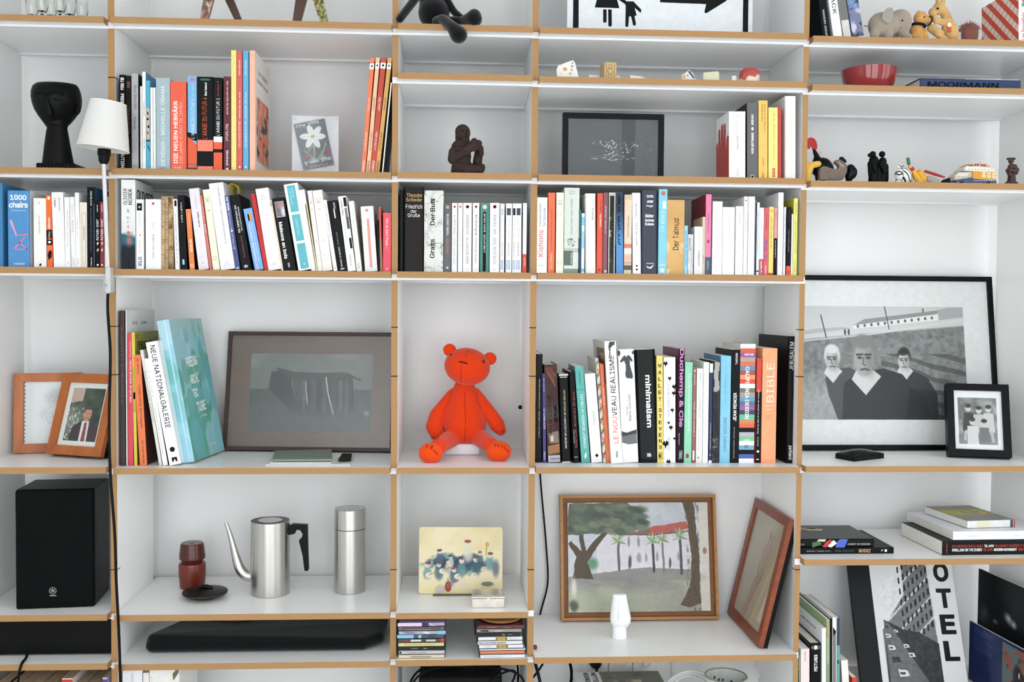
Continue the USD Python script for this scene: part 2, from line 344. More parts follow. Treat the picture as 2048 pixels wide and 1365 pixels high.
# ------------------------------------------------------------------ books
PAPER = mat((226, 219, 203), 0.85, vary=0.10, scale=700.0, spec=0.1, stretch=(6.0, 0.2, 0.2))
WHITEPAPER = mat((236, 233, 226), 0.85, vary=0.07, scale=700.0, spec=0.1, stretch=(6.0, 0.2, 0.2))
def deco_on(parent, deco, w, h, to):
    """Print on a w x h face: u runs 0..1 to the right, v 0..1 downwards; to(x, z) -> origin and axes of the face."""
    o, ex, ez = np.asarray(to[0], float), np.asarray(to[1], float), np.asarray(to[2], float); n = np.cross(ex, ez)
    def quad(u0, u1, v0, v1, col, name, rr=0.0, hollow=0.0, depth=0.00016):
        g = shapely.box(u0 * w, (1 - v1) * h, u1 * w, (1 - v0) * h)
        if rr: g = g.buffer(-rr * w).buffer(rr * w, quad_segs=6)
        if hollow: g = g.difference(g.buffer(-hollow))
        gs = [q for q in getattr(g, 'geoms', [g]) if q.area > 0]
        if not gs: gs = [shapely.box(u0 * w, (1 - v1) * h, u1 * w, (1 - v0) * h)]
        m = cat(*[trimesh.creation.extrude_polygon(q, depth, engine='earcut') for q in gs]); m.vertices = o + m.vertices @ np.array([ex, ez, n]); part(parent, name, m, ink(col))
    for q in deco:
        k = q[0]
        if k in 'hud' and len(k) == 1:
            _, t, u0, u1, v0, v1, col = q[:7]; bold = q[7] if len(q) > 7 else 0; font = q[8] if len(q) > 8 else 'Inter'
            if k == 'h': a, ax, ay, W, H = o + ex * u0 * w + ez * (1 - v1) * h, ex, ez, (u1 - u0) * w, (v1 - v0) * h
            elif k == 'u': a, ax, ay, W, H = o + ex * u1 * w + ez * (1 - v1) * h, ez, -ex, (v1 - v0) * h, (u1 - u0) * w
            else: a, ax, ay, W, H = o + ex * u0 * w + ez * (1 - v0) * h, -ez, ex, (v1 - v0) * h, (u1 - u0) * w
            small = min(W, H) < 0.0045 or len(t) > 16
            part(parent, 'lettering', lettering(t, a, ax, ay, W, H, bold if not small else max(0, bold - 1), 36 if small else 56, font), ink(col))
        elif k == 'b': quad(0.0, 1.0, q[1], q[2], q[3], 'colour_band')
        elif k == 'p': quad(q[1], q[2], q[3], q[4], q[5], 'colour_panel', rr=q[6] if len(q) > 6 else 0, depth=0.0002)
        elif k == 'r': quad(q[1], q[2], q[3], q[4], q[5], 'outline', rr=q[6] if len(q) > 6 else 0.2, hollow=0.0004)
        elif k in ('o', 'e'):
            g = affinity.scale(sg.Point(q[1] * w, (1 - q[2]) * h).buffer(q[3] * w, quad_segs=8), 1, q[5] if len(q) > 5 else 1)
            m = trimesh.creation.extrude_polygon(g, 0.00025, engine='earcut'); m.vertices = o + m.vertices @ np.array([ex, ez, n]); part(parent, 'emblem', m, ink(q[4]))
        elif k == 's':                                                       # a free shape
            g = sg.Polygon([(u * w, (1 - v) * h) for u, v in q[1]]).buffer(0)
            m = cat(*[trimesh.creation.extrude_polygon(x, 0.00022, engine='earcut') for x in getattr(g, 'geoms', [g])]); m.vertices = o + m.vertices @ np.array([ex, ez, n]); part(parent, 'printed_shape', m, ink(q[2]))
        elif k == 'c':                                                       # a printed picture: (c, u0, u1, v0, v1, rows, painter)
            _, u0, u1, v0, v1, rows, fn = q
            cv = Canvas((u1 - u0) * w / ((v1 - v0) * h), rows); fn(cv)
            put_print(parent, 'printed_picture', cv, o + ex * u0 * w + ez * (1 - v1) * h + n * 0.0003, ex, ez, (u1 - u0) * w, (v1 - v0) * h)
FRONT = ((0, 0, 0), (1, 0, 0), (0, 0, 1))
def book_parts(p, t, d, h, col, hard=0, side=None, page=None, deco=(), rough=0.42, curve=None):
    c = 0.0022 if hard else 0.0006; c = min(c, t * .25); inset = 0.0028 if hard else 0.0006
    r = curve if curve is not None else (min(.28 * t, .005) if hard else min(.15 * t, .0008))
    a = np.linspace(0, np.pi / 2, 5)
    pts = [(0, d)] + [(r - r * math.cos(x), r - r * math.sin(x)) for x in a] + [(t - r + r * math.sin(x), r - r * math.cos(x)) for x in a] + [(t, d), (t - c, d), (t - c, max(c, r)), (c, max(c, r)), (c, d)]
    P = sg.Polygon(pts).buffer(0)
    def ex(g): return cat(*[trimesh.creation.extrude_polygon(q, h, engine='earcut') for q in getattr(g, 'geoms', [g])])
    if side is None: part(p, 'cover', ex(P), mat(col, rough))
    else:
        cut = max(c, r) + .0008; b1 = P.intersection(shapely.box(-1, -1, 1, cut)); b2 = P.difference(shapely.box(-1, -1, 1, cut))
        part(p, 'spine', ex(b1), mat(col, rough)); gs = sorted(b2.geoms, key=lambda g: g.bounds[0])
        for g in gs: part(p, 'cover', ex(g), mat(side, rough))
    part(p, 'page_block', box(c + .0001, t - c - .0001, max(c, r) + .0002, d - (.003 if hard else .0008), inset, h - inset), page or (WHITEPAPER if not hard else PAPER))
    deco_on(p, deco, t, h, FRONT)
class Row:
    def __init__(self, bay, k, group, Y=0.0, base=None): self.z, self.group, self.Y, self.base, self.bay = Z[bay][k] + .0002, group, Y, base, bay
def bk(row, xb, xt, w, yt, col, label, deco=(), Y=None, d=None, base=None, name='book', **kw):
    """A standing book from its outline in the photograph: left edge at the foot and at the head, width, head."""
    base = base or row.base
    if base is not None: Y = at_z(xb, base, row.z)[1]
    elif Y is None: Y = row.Y
    B, T, T2 = at_y(xb, project((at_y(xb, yt, Y)[0], Y, row.z))[1], Y), at_y(xt, yt, Y), at_y(xt + w, yt, Y)
    B = np.array([B[0], Y, row.z]); a = math.atan2(T[0] - B[0], T[2] - B[2])
    if abs(a) < 0.012: a = 0.0
    t = max((T2[0] - T[0]) * math.cos(a) - 0.0004, 0.0018); h = math.hypot(T[0] - B[0], T[2] - B[2])
    if a > 0: B[2] += t * math.sin(a); h -= t * math.sin(a)
    d = min(d or max(.1, min(.66 * h, .2)), D_ + E_ - Y - .002)
    R = rot('y', math.degrees(a)); m = np.eye(4); m[:3, :3] = R.T; m[3, :3] = B
    p = thing(name, label, 'book', m=m, group=row.group)
    book_parts(p, t, d, h, col, deco=deco, **kw)
    return p, t, d, h
W1, W2, W3, CREAM, OFF = (240, 240, 240), (232, 232, 232), (236, 232, 228), (232, 228, 216), (226, 224, 220)
GREY, FAINT, INK, RED, WHITE = (120, 120, 122), (178, 178, 180), (30, 32, 36), (196, 52, 44), (244, 244, 242)

# -- the tall compartment upper left of the middle
A = Row(1, 1, 'books standing at the left of the flower card', Y=0.0)
bk(A, 238.4, 238.4, 14.1, 149.5, (20, 22, 26), 'black book with bold white spine capitals, first in the row beside the lamp shade', [('d', 'BILL VIOLA', .25, .75, .03, .16, WHITE, 2), ('d', 'FRISSONS', .25, .75, .20, .42, WHITE, 2), ('d', 'ISSOUTIEN', .25, .75, .74, .98, (200, 200, 196), 2)], hard=1)
bk(A, 252.5, 252.5, 11, 151.3, (32, 27, 26), 'dark brown-black book between the black one and the pale grey one beside the lamp shade', [('p', .2, .8, .06, .13, (88, 54, 44)), ('d', 'COMPASSES', .3, .7, .34, .62, (92, 54, 44), 1)])
bk(A, 263.6, 263.6, 13.8, 147, (168, 169, 172), 'silver grey photo book with dark serif lettering running down its spine', [('d', 'Guy Bourdin', .28, .78, .12, .37, (96, 96, 98)), ('d', 'Polaroids', .3, .68, .45, .58, (96, 96, 98)), ('r', .2, .85, .945, .985, (110, 110, 112), .02), ('h', 'STEIDL', .28, .77, .958, .973, (110, 110, 112))], side=(34, 34, 40), d=.17)
bk(A, 280.6, 280.6, 4.4, 172.6, (226, 222, 212), 'very thin cream booklet beside the silver grey photo book', d=.13)
bk(A, 285.2, 285.2, 7.1, 143.6, (236, 237, 238), 'tall thin white book with a bright blue cover, left of the turquoise comic', [('d', 'Tous les mots', .35, .75, .30, .45, GREY), ('d', 'une vie', .35, .75, .68, .78, GREY)], side=(62, 128, 184), d=.2)
bk(A, 292.6, 292.6, 8, 161, (72, 170, 198), 'turquoise comic with a beige drawn pattern on its narrow spine', [('p', .05, .95, .31, .66, (196, 176, 152)), ('p', .3, .6, .35, .38, (90, 60, 44)), ('p', .2, .7, .42, .44, (110, 66, 48)), ('p', .4, .8, .5, .53, (120, 70, 50)), ('p', .3, .5, .57, .6, (90, 60, 44)), ('p', 0, 1, .66, .68, (20, 60, 70)), ('s', [(.3, .72), (.6, .73), (1, .78), (1, .8), (.5, .75)], (20, 50, 60))])
bk(A, 301.2, 301.2, 5.1, 175, W1, 'left of two very thin white books before the grey-blue memoir', d=.12)
bk(A, 306.7, 306.7, 5.2, 175, W2, 'right of two very thin white books before the grey-blue memoir', d=.12)
bk(A, 312.2, 312.2, 28.6, 155.6, (161, 180, 187), 'thick pale grey-blue memoir with wide-spaced white capitals', [('u', 'DEVENIR \u2013 MICHELLE OBAMA', .36, .62, .08, .95, (212, 222, 226), 2), ('h', 'fayard', .2, .7, .965, .985, (70, 84, 92))], curve=.002)
bk(A, 341.2, 341.2, 32.2, 162.8, (226, 92, 64), 'thick orange-red art book with two lines of white and pink capitals', [('u', 'DIE NEUEN HEBR\u00c4ER', .13, .45, .22, .92, WHITE, 2), ('u', '100 JAHRE KUNST IN ISRAEL', .55, .76, .22, .92, (238, 178, 166), 1), ('r', .13, .74, .945, .99, (240, 200, 190), .04), ('h', 'nicolai', .2, .66, .955, .978, (240, 210, 200), 1)])
ORG, SALM = (224, 90, 52), (232, 128, 104)
bk(A, 375.6, 375.6, 18.4, 151.8, (118, 176, 218), 'light blue graphic novel with a pale title above a black and orange picture', [('u', "L'ARABE DU FUTUR 5", .4, .75, .24, .66, (216, 230, 240), 1), ('u', 'Riad Sattouf', .45, .7, .08, .22, (176, 208, 232)), ('p', .3, .8, .02, .055, (190, 120, 150)), ('s', [(0, .595), (1, .61), (1, .69), (.5, .67), (0, .64)], (26, 30, 32)), ('s', [(0, .64), (.5, .66), (.75, .71), (1, .715), (1, .93), (0, .93)], ORG), ('p', 0, 1, .925, .935, INK), ('p', 0, 1, .94, .97, ORG), ('p', 0, 1, .97, 1, (70, 34, 30))])
bk(A, 395, 395, 31.6, 153.3, (34, 38, 40), 'thick charcoal graphic novel with an orange title over orange and black blocks', [('u', "L'ARABE DU FUTUR 4", .32, .62, .22, .66, (206, 84, 52), 1), ('u', 'Riad Sattouf', .46, .62, .06, .20, WHITE, 1), ('p', .2, .8, .02, .04, (50, 104, 80)), ('b', .67, .79, SALM), ('b', .79, .95, (30, 33, 35)), ('b', .95, 1.0, SALM)], rough=.5)
bk(A, 427.2, 427.2, 17.8, 155, (36, 40, 42), 'narrower charcoal graphic novel with a white title above white and orange blocks', [('u', "L'ARABE DU FUTUR 1", .34, .7, .22, .62, WHITE, 1), ('u', 'Riad Sattouf', .4, .66, .07, .2, (168, 60, 46)), ('o', .5, .045, .09, (56, 120, 90)), ('b', .63, .69, WHITE), ('b', .69, .765, ORG), ('b', .8, 1.0, ORG)])
bk(A, 447.2, 447.2, 14.8, 153, (88, 26, 34), 'dark red book with white handwritten lettering down its spine', [('d', 'Ma vie secrete de jeune', .35, .72, .05, .40, (230, 214, 214), 0), ('d', 'Riad Sattouf', .3, .7, .5, .68, (230, 214, 214)), ('d', 'Montreuil', .35, .7, .78, .94, (230, 214, 214), 1), ('o', .5, .975, .18, (230, 214, 214))])
bk(A, 462.4, 462.4, 11, 100.5, (230, 216, 124), 'tall thin pale yellow comic album in the tall group of four', d=.2)
TL = [('u', 'LES CAHIERS D\u2019ESTHER', .35, .65, .58, .80, (244, 226, 222)), ('u', 'Histoires de mes', .35, .65, .34, .56, (244, 226, 222)), ('u', 'Riad Sattouf', .3, .62, .075, .2, (244, 226, 222)), ('p', .35, .65, .955, .97, (240, 220, 216))]
bk(A, 473.7, 473.7, 11.4, 101.8, (208, 88, 84), 'tall thin coral red comic album beside the pale yellow one', TL, d=.2)
bk(A, 486, 486, 11.6, 101.8, (90, 166, 208), 'tall thin sky blue comic album beside the coral red one', TL, d=.2)
def esther(cv):
    cv.c[:] = (216, 128, 98); cv.mix(np.clip((cv.noise(7, 3) - .52) * 14, 0, 1), (64, 62, 60)); cv.mix(np.clip((cv.noise(9, 8) - .58) * 14, 0, 1), (190, 188, 184)); cv.mix(np.clip((cv.noise(12, 5) - .6) * 14, 0, 1), (240, 168, 140))
p, t, d, h = bk(A, 499, 499, 11.6, 101, (240, 178, 152), 'tall thin peach comic album at the end, white picture cover facing right', d=.2, side=(226, 222, 216))
RIGHT = lambda t, h, d: ((t, 0, 0), (0, 1, 0), (0, 0, 1))
LEFT = lambda t, h, d: ((0, d, 0), (0, -1, 0), (0, 0, 1))
deco_on(p, [('c', .10, .9, .36, .9, 70, esther), ('h', 'Les cahiers', .2, .8, .12, .17, GREY), ('h', 'Histoires de mes', .15, .85, .2, .24, GREY)], d, h, RIGHT(t, h, d))
A2 = Row(1, 1, 'slim volumes leaning against the right of that compartment', Y=0.0)
SPADE = lambda col: [('b', .045, .095, WHITE), ('o', .5, .068, .2, INK), ('s', [(.3, .072), (.5, .052), (.7, .072)], INK), ('u', 'Le Chat du rabbin', .28, .7, .64, .8, col), ('u', 'Joann Sfar', .28, .7, .34, .46, col), ('u', 'DARGAUD', .25, .75, .89, .985, col, 1)]
for xb, xt, w, yt, col, tc, lab in [(721.8, 740.8, 8.8, 116.4, (226, 118, 76), (246, 220, 206), 'orange slim comic leaning right, leftmost of the five'), (731.6, 752, 8.3, 115, (228, 184, 150), (120, 84, 64), 'pale peach slim comic leaning between the orange and the brick red one'),
                                    (739.7, 762.5, 10.8, 114.5, (184, 66, 50), (244, 220, 210), 'brick red slim comic leaning right'), (750, 775.6, 8.6, 115.6, (202, 154, 84), (74, 54, 34), 'mustard slim comic leaning right beside the brick red one')]:
    bk(A2, xb, xt, w, yt, col, lab, SPADE(tc), d=.2)
bk(A2, 763.5, 781.2, 3, 165, (224, 224, 222), 'thin white and dark green book leaning last against the upright', d=.19, side=(30, 52, 46), hard=0)

# -- the low compartment at the far left
B0 = Row(0, 2, 'books standing in the far left compartment')
bk(B0, -26, -26, 32.5, 366.6, (58, 124, 172), 'blue book with a red panel, cut by the left edge of the picture', [('p', 0, .85, .03, .38, (176, 62, 62)), ('p', 0, .8, .42, 1, (232, 234, 232))], d=.17)
def chairs(cv): pass
bk(B0, 15.3, 15.3, 44.3, 381, (76, 138, 192), 'thick sky blue book with a large white number and a pink line-drawn chair', [('h', '1000', .14, .88, .055, .125, WHITE, 2), ('h', 'chairs', .08, .94, .15, .225, WHITE, 2), ('h', 'Charlotte & Peter Fiell', .2, .85, .25, .27, (190, 214, 236)),
    ('s', [(.1, .40), (.2, .38), (.44, .58), (.4, .6)], (222, 150, 184)), ('s', [(.44, .575), (.95, .565), (.95, .58), (.44, .59)], (214, 120, 160)), ('s', [(.78, .6), (.82, .61), (.3, .78), (.26, .765)], (214, 120, 160)), ('s', [(.5, .68), (.55, .67), (.92, .765), (.86, .77)], (214, 120, 160)), ('s', [(.28, .765), (.92, .757), (.92, .77), (.28, .78)], (214, 120, 160)), ('h', 'TASCHEN', .28, .78, .945, .97, (226, 236, 246), 1)], d=.14, side=(232, 234, 236), curve=.004)
bk(B0, 67.8, 65.9, 25.5, 396.4, W3, 'thick off-white paperback with tiny grey type and a black emblem at its foot', [('d', 'Daoud', .42, .5, .05, .09, GREY), ('d', 'Les annees de peine', .4, .52, .25, .5, GREY), ('s', [(.4, .98), (.5, .94), (.6, .98)], INK), ('o', .55, .955, .06, INK)])
bk(B0, 94.6, 91.6, 11.3, 390.8, (232, 104, 44), 'narrow orange paperback with a black band and white lettering', [('u', 'Millenium', .3, .65, .31, .46, WHITE, 2), ('b', .48, .69, INK), ('p', .2, .9, .595, .615, (232, 104, 44)), ('u', 'Prix', .3, .7, .5, .58, WHITE), ('o', .5, .65, .25, (236, 230, 224)), ('s', [(.1, .82), (.5, .76), (.9, .78), (.8, .86), (.3, .9)], INK), ('p', .3, .7, .02, .06, WHITE)])
bk(B0, 107.6, 102.8, 23.5, 384.8, W1, 'thick white paperback with two lines of black type near its head', [('d', "L'Ilusion", .2, .36, .075, .2, INK, 1), ('d', 'Maxime Chattam', .6, .74, .07, .25, GREY)])
bk(B0, 131, 128, 10.6, 394.5, W1, 'thin white paperback just left of the one with red lettering', [('u', 'Romain Puertolas', .4, .7, .18, .7, FAINT), ('h', '5 B', .3, .7, .92, .95, FAINT)])
bk(B0, 142.6, 139, 9.9, 394, W2, 'thin white paperback with faded red lettering at the middle of its spine', [('u', 'Olivier Guez', .35, .65, .33, .5, (222, 140, 130)), ('u', 'La disparition', .4, .6, .1, .28, FAINT), ('u', 'GRASSET', .35, .65, .86, .97, FAINT)])
bk(B0, 152.4, 149.2, 8.5, 385.5, W1, 'slightly taller thin white paperback before the cream one with an oval outline', [('u', 'Josef Mengele', .35, .6, .35, .6, FAINT), ('u', 'folio', .3, .6, .88, .95, GREY)])
bk(B0, 159.6, 158, 15.2, 404.8, (226, 218, 204), 'cream paperback with a long black oval outline on its spine', [('r', .3, .85, .16, .93, INK, .25), ('u', 'Le bleu des abeilles', .5, .64, .36, .58, INK)])
bk(B0, 175, 175, 15.4, 374.3, (24, 28, 34), 'tall black paperback with white lettering, standing beside the cream oval-marked one', [('u', 'Anna Gavalda', .4, .62, .05, .23, WHITE, 1), ('u', 'Tous les hommes n\u2019habitent pas', .42, .58, .26, .8, (120, 150, 170)), ('u', 'Editions', .42, .6, .87, .98, WHITE), ('p', .84, 1, .2, 1, (60, 64, 78))], side=(24, 66, 100))
CATS = [('u', 'PUTAIN \u00b7 CHAT', .22, .78, .26, .58, WHITE, 1), ('u', 'Lapuss', .3, .7, .04, .15, WHITE), ('s', [(.3, .62), (.7, .6), (.75, .63), (.4, .66)], (232, 200, 180)), ('s', [(.3, .72), (.7, .7), (.75, .73), (.4, .76)], (232, 200, 180)), ('o', .5, .955, .25, WHITE)]
bk(B0, 191.2, 191.2, 8.9, 404.5, (22, 25, 32), 'small black comic paired with an identical dark red one beside the lamp pole', CATS)
bk(B0, 200.4, 200.4, 8.1, 404, (130, 38, 46), 'small dark red comic partly behind the lamp pole', CATS)
bk(B0, 209.2, 209.2, 7, 393, (230, 222, 212), 'thin cream book wedged behind the lamp pole against the upright', [('b', 0, .17, INK)])

# -- the long low compartment left of the middle
C = Row(1, 2, 'paperbacks in the long low compartment left of the middle')
def surface(cv):
    v = cv.v; cv.c[:] = (228, 230, 230); cv.mix(np.clip((v - .40) * 6, 0, 1) * .5, (222, 200, 206)); cv.mix(np.clip((v - .57) * 30, 0, 1), (26, 96, 110)); cv.mix(np.clip((cv.noise(12, 2, sx=.3) - .5) * 6, 0, 1) * (v > .57) * (v < .72), (208, 224, 226)); cv.mix(np.clip((v - .70) * 16, 0, 1), (14, 24, 34)); cv.ell(.085, .68, .03, .05, (214, 110, 110), .8, .7); cv.ell(.085, .6, .035, .02, (214, 120, 110), .8, .7)
p, t, d, h = bk(C, 243, 243, 28.6, 359.3, (226, 228, 227), 'tall thick thriller, white above and dark teal below, two lines of black capitals', [('c', .01, .99, .002, .998, 150, surface), ('u', 'OLIVIER', .15, .44, .10, .28, INK, 1), ('u', 'NOREK', .5, .78, .10, .28, INK, 1), ('h', 'S', .4, .58, .33, .365, GREY), ('h', 'u', .42, .56, .41, .43, GREY), ('h', 'r', .44, .54, .46, .48, GREY), ('h', 'f', .44, .54, .51, .545, GREY), ('h', 'a', .42, .56, .575, .6, (200, 90, 90)), ('r', .38, .62, .86, .97, WHITE, .1), ('u', 'LAFON', .44, .56, .875, .955, WHITE, 1)], d=.15, side=(206, 210, 206), curve=.002)
deco_on(p, [('h', 'OLIVIER', .08, .95, .1, .22, INK, 1), ('h', 'NOREK', .1, .8, .26, .38, INK, 1)], d, h, RIGHT(t, h, d))
bk(C, 272.6, 272.2, 15.6, 398.8, W1, 'narrow white paperback, small dark picture at its head, blue mark at its foot', [('p', .12, .78, .055, .16, (50, 40, 40)), ('o', .45, .11, .14, (216, 180, 170)), ('u', 'Le Fils de Sam', .36, .56, .2, .4, FAINT), ('s', [(.4, .52), (.55, .49), (.6, .52)], RED), ('u', 'Pierre Assouline', .36, .54, .58, .77, FAINT), ('u', 'SOLIS', .25, .72, .82, .95, (76, 76, 128), 2)])
bk(C, 291, 290.8, 32, 398.4, (238, 239, 241), 'very thick white paperback with a red round emblem at its head', [('o', .5, .063, .09, (196, 84, 84)), ('r', .46, .6, .1, .97, (222, 222, 224), .04), ('u', "AVANT QUE J'OUBLIE", .44, .56, .5, .84, GREY), ('u', 'Lolita', .46, .55, .33, .42, FAINT)], side=(40, 42, 46), curve=.002)
TANS = [(323.1, 322.8, 7.6, 'first of three tan spines covered with handwriting'), (330.9, 330.6, 6.3, 'second of three tan spines covered with handwriting'), (337.5, 337.1, 9.4, 'third and most worn of three tan spines, darker blotches')]
def script_(seed):
    def f(cv):
        cv.c[:] = (186, 156, 116); cv.grain(14, 26, seed)
        cv.mix((np.abs(((cv.v * 34 + cv.noise(6, seed)) % 1) - .5) < .16) * (cv.noise(20, seed + 3) > .46), (116, 88, 58))
        if seed == 3: cv.mix(np.clip((cv.noise(7, 9) - .5) * 9, 0, 1), (94, 72, 48))
    return f
for i, (xb, xt, w, lab) in enumerate(TANS): bk(C, xb, xt, w, 393.2, (190, 160, 120), lab, [('c', .03, .97, .01, .99, 110, script_(i + 1))])
bk(C, 350.6, 345.8, 9, 398.5, W1, 'thin white paperback leaning after the tan spines, grey type along it', [('p', .3, .8, .02, .1, INK), ('u', 'Le Livre de ma mere Albert Cohen', .3, .62, .2, .92, GREY)])
bk(C, 361.6, 355, 13.6, 390.8, (24, 28, 36), 'leaning black paperback with small white lettering and a pale blue square', [('u', 'Lola Lafon', .35, .6, .1, .36, WHITE, 1), ('p', .3, .62, .86, .93, (150, 206, 226))])
bk(C, 379.4, 371, 10.8, 418.7, (232, 126, 66), 'short orange guide leaning, white capitals low on its spine', [('u', 'BERLIN', .4, .78, .5, .7, WHITE, 1), ('u', 'Guide evasion', .4, .65, .06, .28, (248, 214, 190)), ('p', .1, .9, .9, .97, (236, 166, 110))], side=(30, 30, 30))
bk(C, 397.4, 377.3, 21, 377.9, (226, 219, 224), 'tall pale lilac book leaning left with a black title in its middle', [('u', 'Anna Hope', .52, .7, .29, .48, INK, 1), ('u', 'Le chant du fol', .45, .6, .08, .25, FAINT), ('h', 'grf', .4, .65, .91, .925, GREY)])
bk(C, 419.4, 399, 5.6, 392, (206, 112, 100), 'very thin coral book leaning left of the pale yellow one', [('u', 'KADARE', .3, .7, .38, .5, WHITE), ('u', 'Essais', .3, .7, .1, .3, (236, 180, 170))])
bk(C, 426, 405, 14.4, 380, (234, 232, 206), 'pale yellow book leaning, thin brown rules near head and foot', [('p', .1, .9, .1, .104, (150, 140, 90)), ('h', 'MARIE', .3, .7, .12, .14, GREY), ('p', .1, .9, .155, .158, (150, 140, 90)), ('h', 'folio', .3, .7, .25, .27, GREY), ('p', .1, .9, .84, .844, (150, 140, 90)), ('p', .1, .9, .87, .874, (150, 140, 90))])
bk(C, 441.6, 417.2, 29.4, 367.7, (232, 230, 236), 'tallest thick white book leaning in the middle of the row, grey type up its spine', [('u', 'Et le buisson devint cendre \u2013 Man\u00e8s Sperber', .55, .68, .05, .7, GREY), ('s', [(.3, .96), (.5, .89), (.7, .96), (.66, .96), (.5, .905), (.34, .96)], (206, 204, 208))])
bk(C, 470.6, 448.3, 10.4, 392, (64, 76, 130), 'narrow royal blue book leaning with white capitals at its head', [('u', 'BERLIN', .3, .66, .02, .2, WHITE, 2), ('u', 'BETTINA GOTZ DEUTSCHLAND', .32, .6, .22, .72, (210, 214, 228)), ('o', .5, .47, .2, WHITE), ('p', .3, .8, .96, .98, (200, 204, 220))])
bk(C, 484, 459.2, 19.6, 391.6, (30, 32, 36), 'black book leaning with two lines of white capitals and red small type', [('u', 'ES GESCHAH IN', .3, .5, .14, .5, WHITE, 1), ('u', 'SCH\u00d6NEBERG', .58, .76, .16, .48, WHITE, 1), ('u', 'SUSANNE DANZ', .4, .6, .54, .84, (150, 76, 62)), ('h', 'dtv', .3, .7, .93, .97, WHITE, 1)])
bk(C, 509.6, 486.2, 18.6, 418.7, (122, 170, 224), 'light blue dictionary leaning with a small orange and black flag panel', [('u', 'DICTIONNAIRE FRANCAIS', .25, .45, .24, .98, WHITE, 1), ('u', 'ALLEMAND DE POCHE', .55, .72, .24, .86, (206, 224, 244), 1), ('p', .36, .76, .09, .2, (226, 150, 60)), ('p', .36, .5, .09, .2, (70, 40, 30))])
bk(C, 529, 500.9, 9.2, 388.4, (188, 22, 28), 'bright red slim book leaning left of a thick white one', d=.13)
bk(C, 537, 510.6, 26.4, 378.7, (236, 234, 238), 'thick white book leaning, pale pink title type, right of the bright red one', [('h', 'Leon', .3, .6, .075, .1, FAINT), ('h', 'Chancerel', .25, .75, .115, .135, FAINT), ('h', 'Prisons de', .25, .75, .31, .34, (214, 206, 212)), ('h', "l'Etat", .35, .75, .36, .39, (214, 206, 212)), ('h', 'Roman', .3, .7, .43, .445, (222, 190, 200)), ('h', 'Gallimard', .3, .7, .92, .935, FAINT)])
bk(C, 562.4, 538.7, 5, 401, (226, 210, 186), 'very thin beige book leaning against the black one with bold white title', [('u', 'PARIS', .2, .8, .02, .09, INK, 1)])
def portrait(cv):
    cv.c[:] = (128, 118, 128); cv.grain(8, 40, 3); cv.ell(.5, .25, .35, .22, (176, 140, 136), 1, .4); cv.ell(.5, .7, .16, .3, (226, 226, 232), .9, .5); cv.grain(16, 24, 5)
bk(C, 568, 544.3, 24.8, 397.7, (30, 33, 36), 'thick black book leaning, bold white title and a grey photograph on its spine', [('d', 'Maisons en bois', .2, .5, .33, .84, WHITE, 2), ('p', .13, .87, .05, .265, (214, 208, 212)), ('c', .15, .85, .057, .258, 40, portrait), ('d', 'kube', .4, .6, .9, .96, WHITE)])
TEAL = (92, 178, 188)
bk(C, 597, 567, 28.8, 369.8, (238, 239, 240), 'tall white book leaning with three teal panels on its spine', [('p', .2, .78, .02, .325, TEAL), ('p', .2, .8, .355, .66, TEAL), ('p', .2, .8, .69, .98, TEAL), ('d', 'EDWARD SAID', .5, .62, .05, .16, (180, 222, 226)), ('d', 'CULTURE ET IMPERIALISME', .32, .44, .05, .24, (180, 222, 226)), ('d', 'LES GRANDS TRAVAUX', .4, .55, .4, .6, (180, 222, 226)), ('o', .5, .93, .05, WHITE)])
bk(C, 622.6, 596.7, 12.6, 380.6, (230, 226, 230), 'plain pale white book leaning right of the teal-panelled one', [('u', 'La Fabrique', .5, .75, .3, .6, (214, 206, 212))], curve=.002)
bk(C, 631.6, 609.7, 4.3, 409, (232, 222, 166), 'very thin pale yellow booklet leaning in front of the pale white books')
NRF = [('p', .15, .85, .1, .103, (196, 150, 140)), ('h', 'JEAN', .35, .65, .12, .135, FAINT), ('h', 'GIONO', .3, .7, .145, .16, GREY), ('h', 'roi', .35, .6, .225, .24, GREY), ('h', 'nrf', .32, .62, .61, .63, FAINT), ('p', .15, .85, .805, .808, (206, 170, 160)), ('p', .15, .85, .86, .863, (206, 170, 160))]
bk(C, 636, 614.4, 9.6, 382, (232, 224, 220), 'narrow cream novel leaning with thin pink rules, left of its thicker twin', NRF)
bk(C, 645.6, 624.4, 20, 381.6, (234, 226, 220), 'thick cream novel leaning with thin pink rules', NRF)
bk(C, 667.2, 645.2, 8.4, 401, W1, 'thin white dictionary leaning with small blue-grey capitals', [('u', 'DICTIONNAIRE DES TRADUCTEURS', .3, .62, .05, .52, (140, 150, 176)), ('h', '100', .3, .7, .94, .965, GREY)])
bk(C, 675.8, 654.2, 20.4, 403, (30, 34, 38), 'black and charcoal book leaning, white rules and small white capitals', [('p', .04, .24, 0, 1, (18, 20, 26)), ('p', .5, .62, .12, .25, WHITE), ('u', 'POCHES', .55, .75, .03, .12, WHITE), ('u', 'ROMAN GUBERNE', .4, .54, .66, .95, WHITE, 1), ('u', "L'ENFANT LEON", .4, .52, .45, .64, (140, 170, 160)), ('p', .3, .7, .965, .98, WHITE)])
bk(C, 696, 675.9, 16.6, 393.5, W1, 'white book leaning with black and white photographs on the right of its spine', [('u', 'Klaus Mann', .2, .42, .06, .25, INK), ('u', 'Contre la barbarie', .2, .4, .3, .66, FAINT), ('p', .6, .96, .02, .14, (40, 40, 44)), ('p', .62, .9, .16, .28, (110, 110, 114)), ('p', .64, .96, .28, .44, (70, 70, 74)), ('p', .68, .95, .56, .7, (24, 24, 28)), ('u', 'Essais', .35, .6, .78, .92, GREY)])
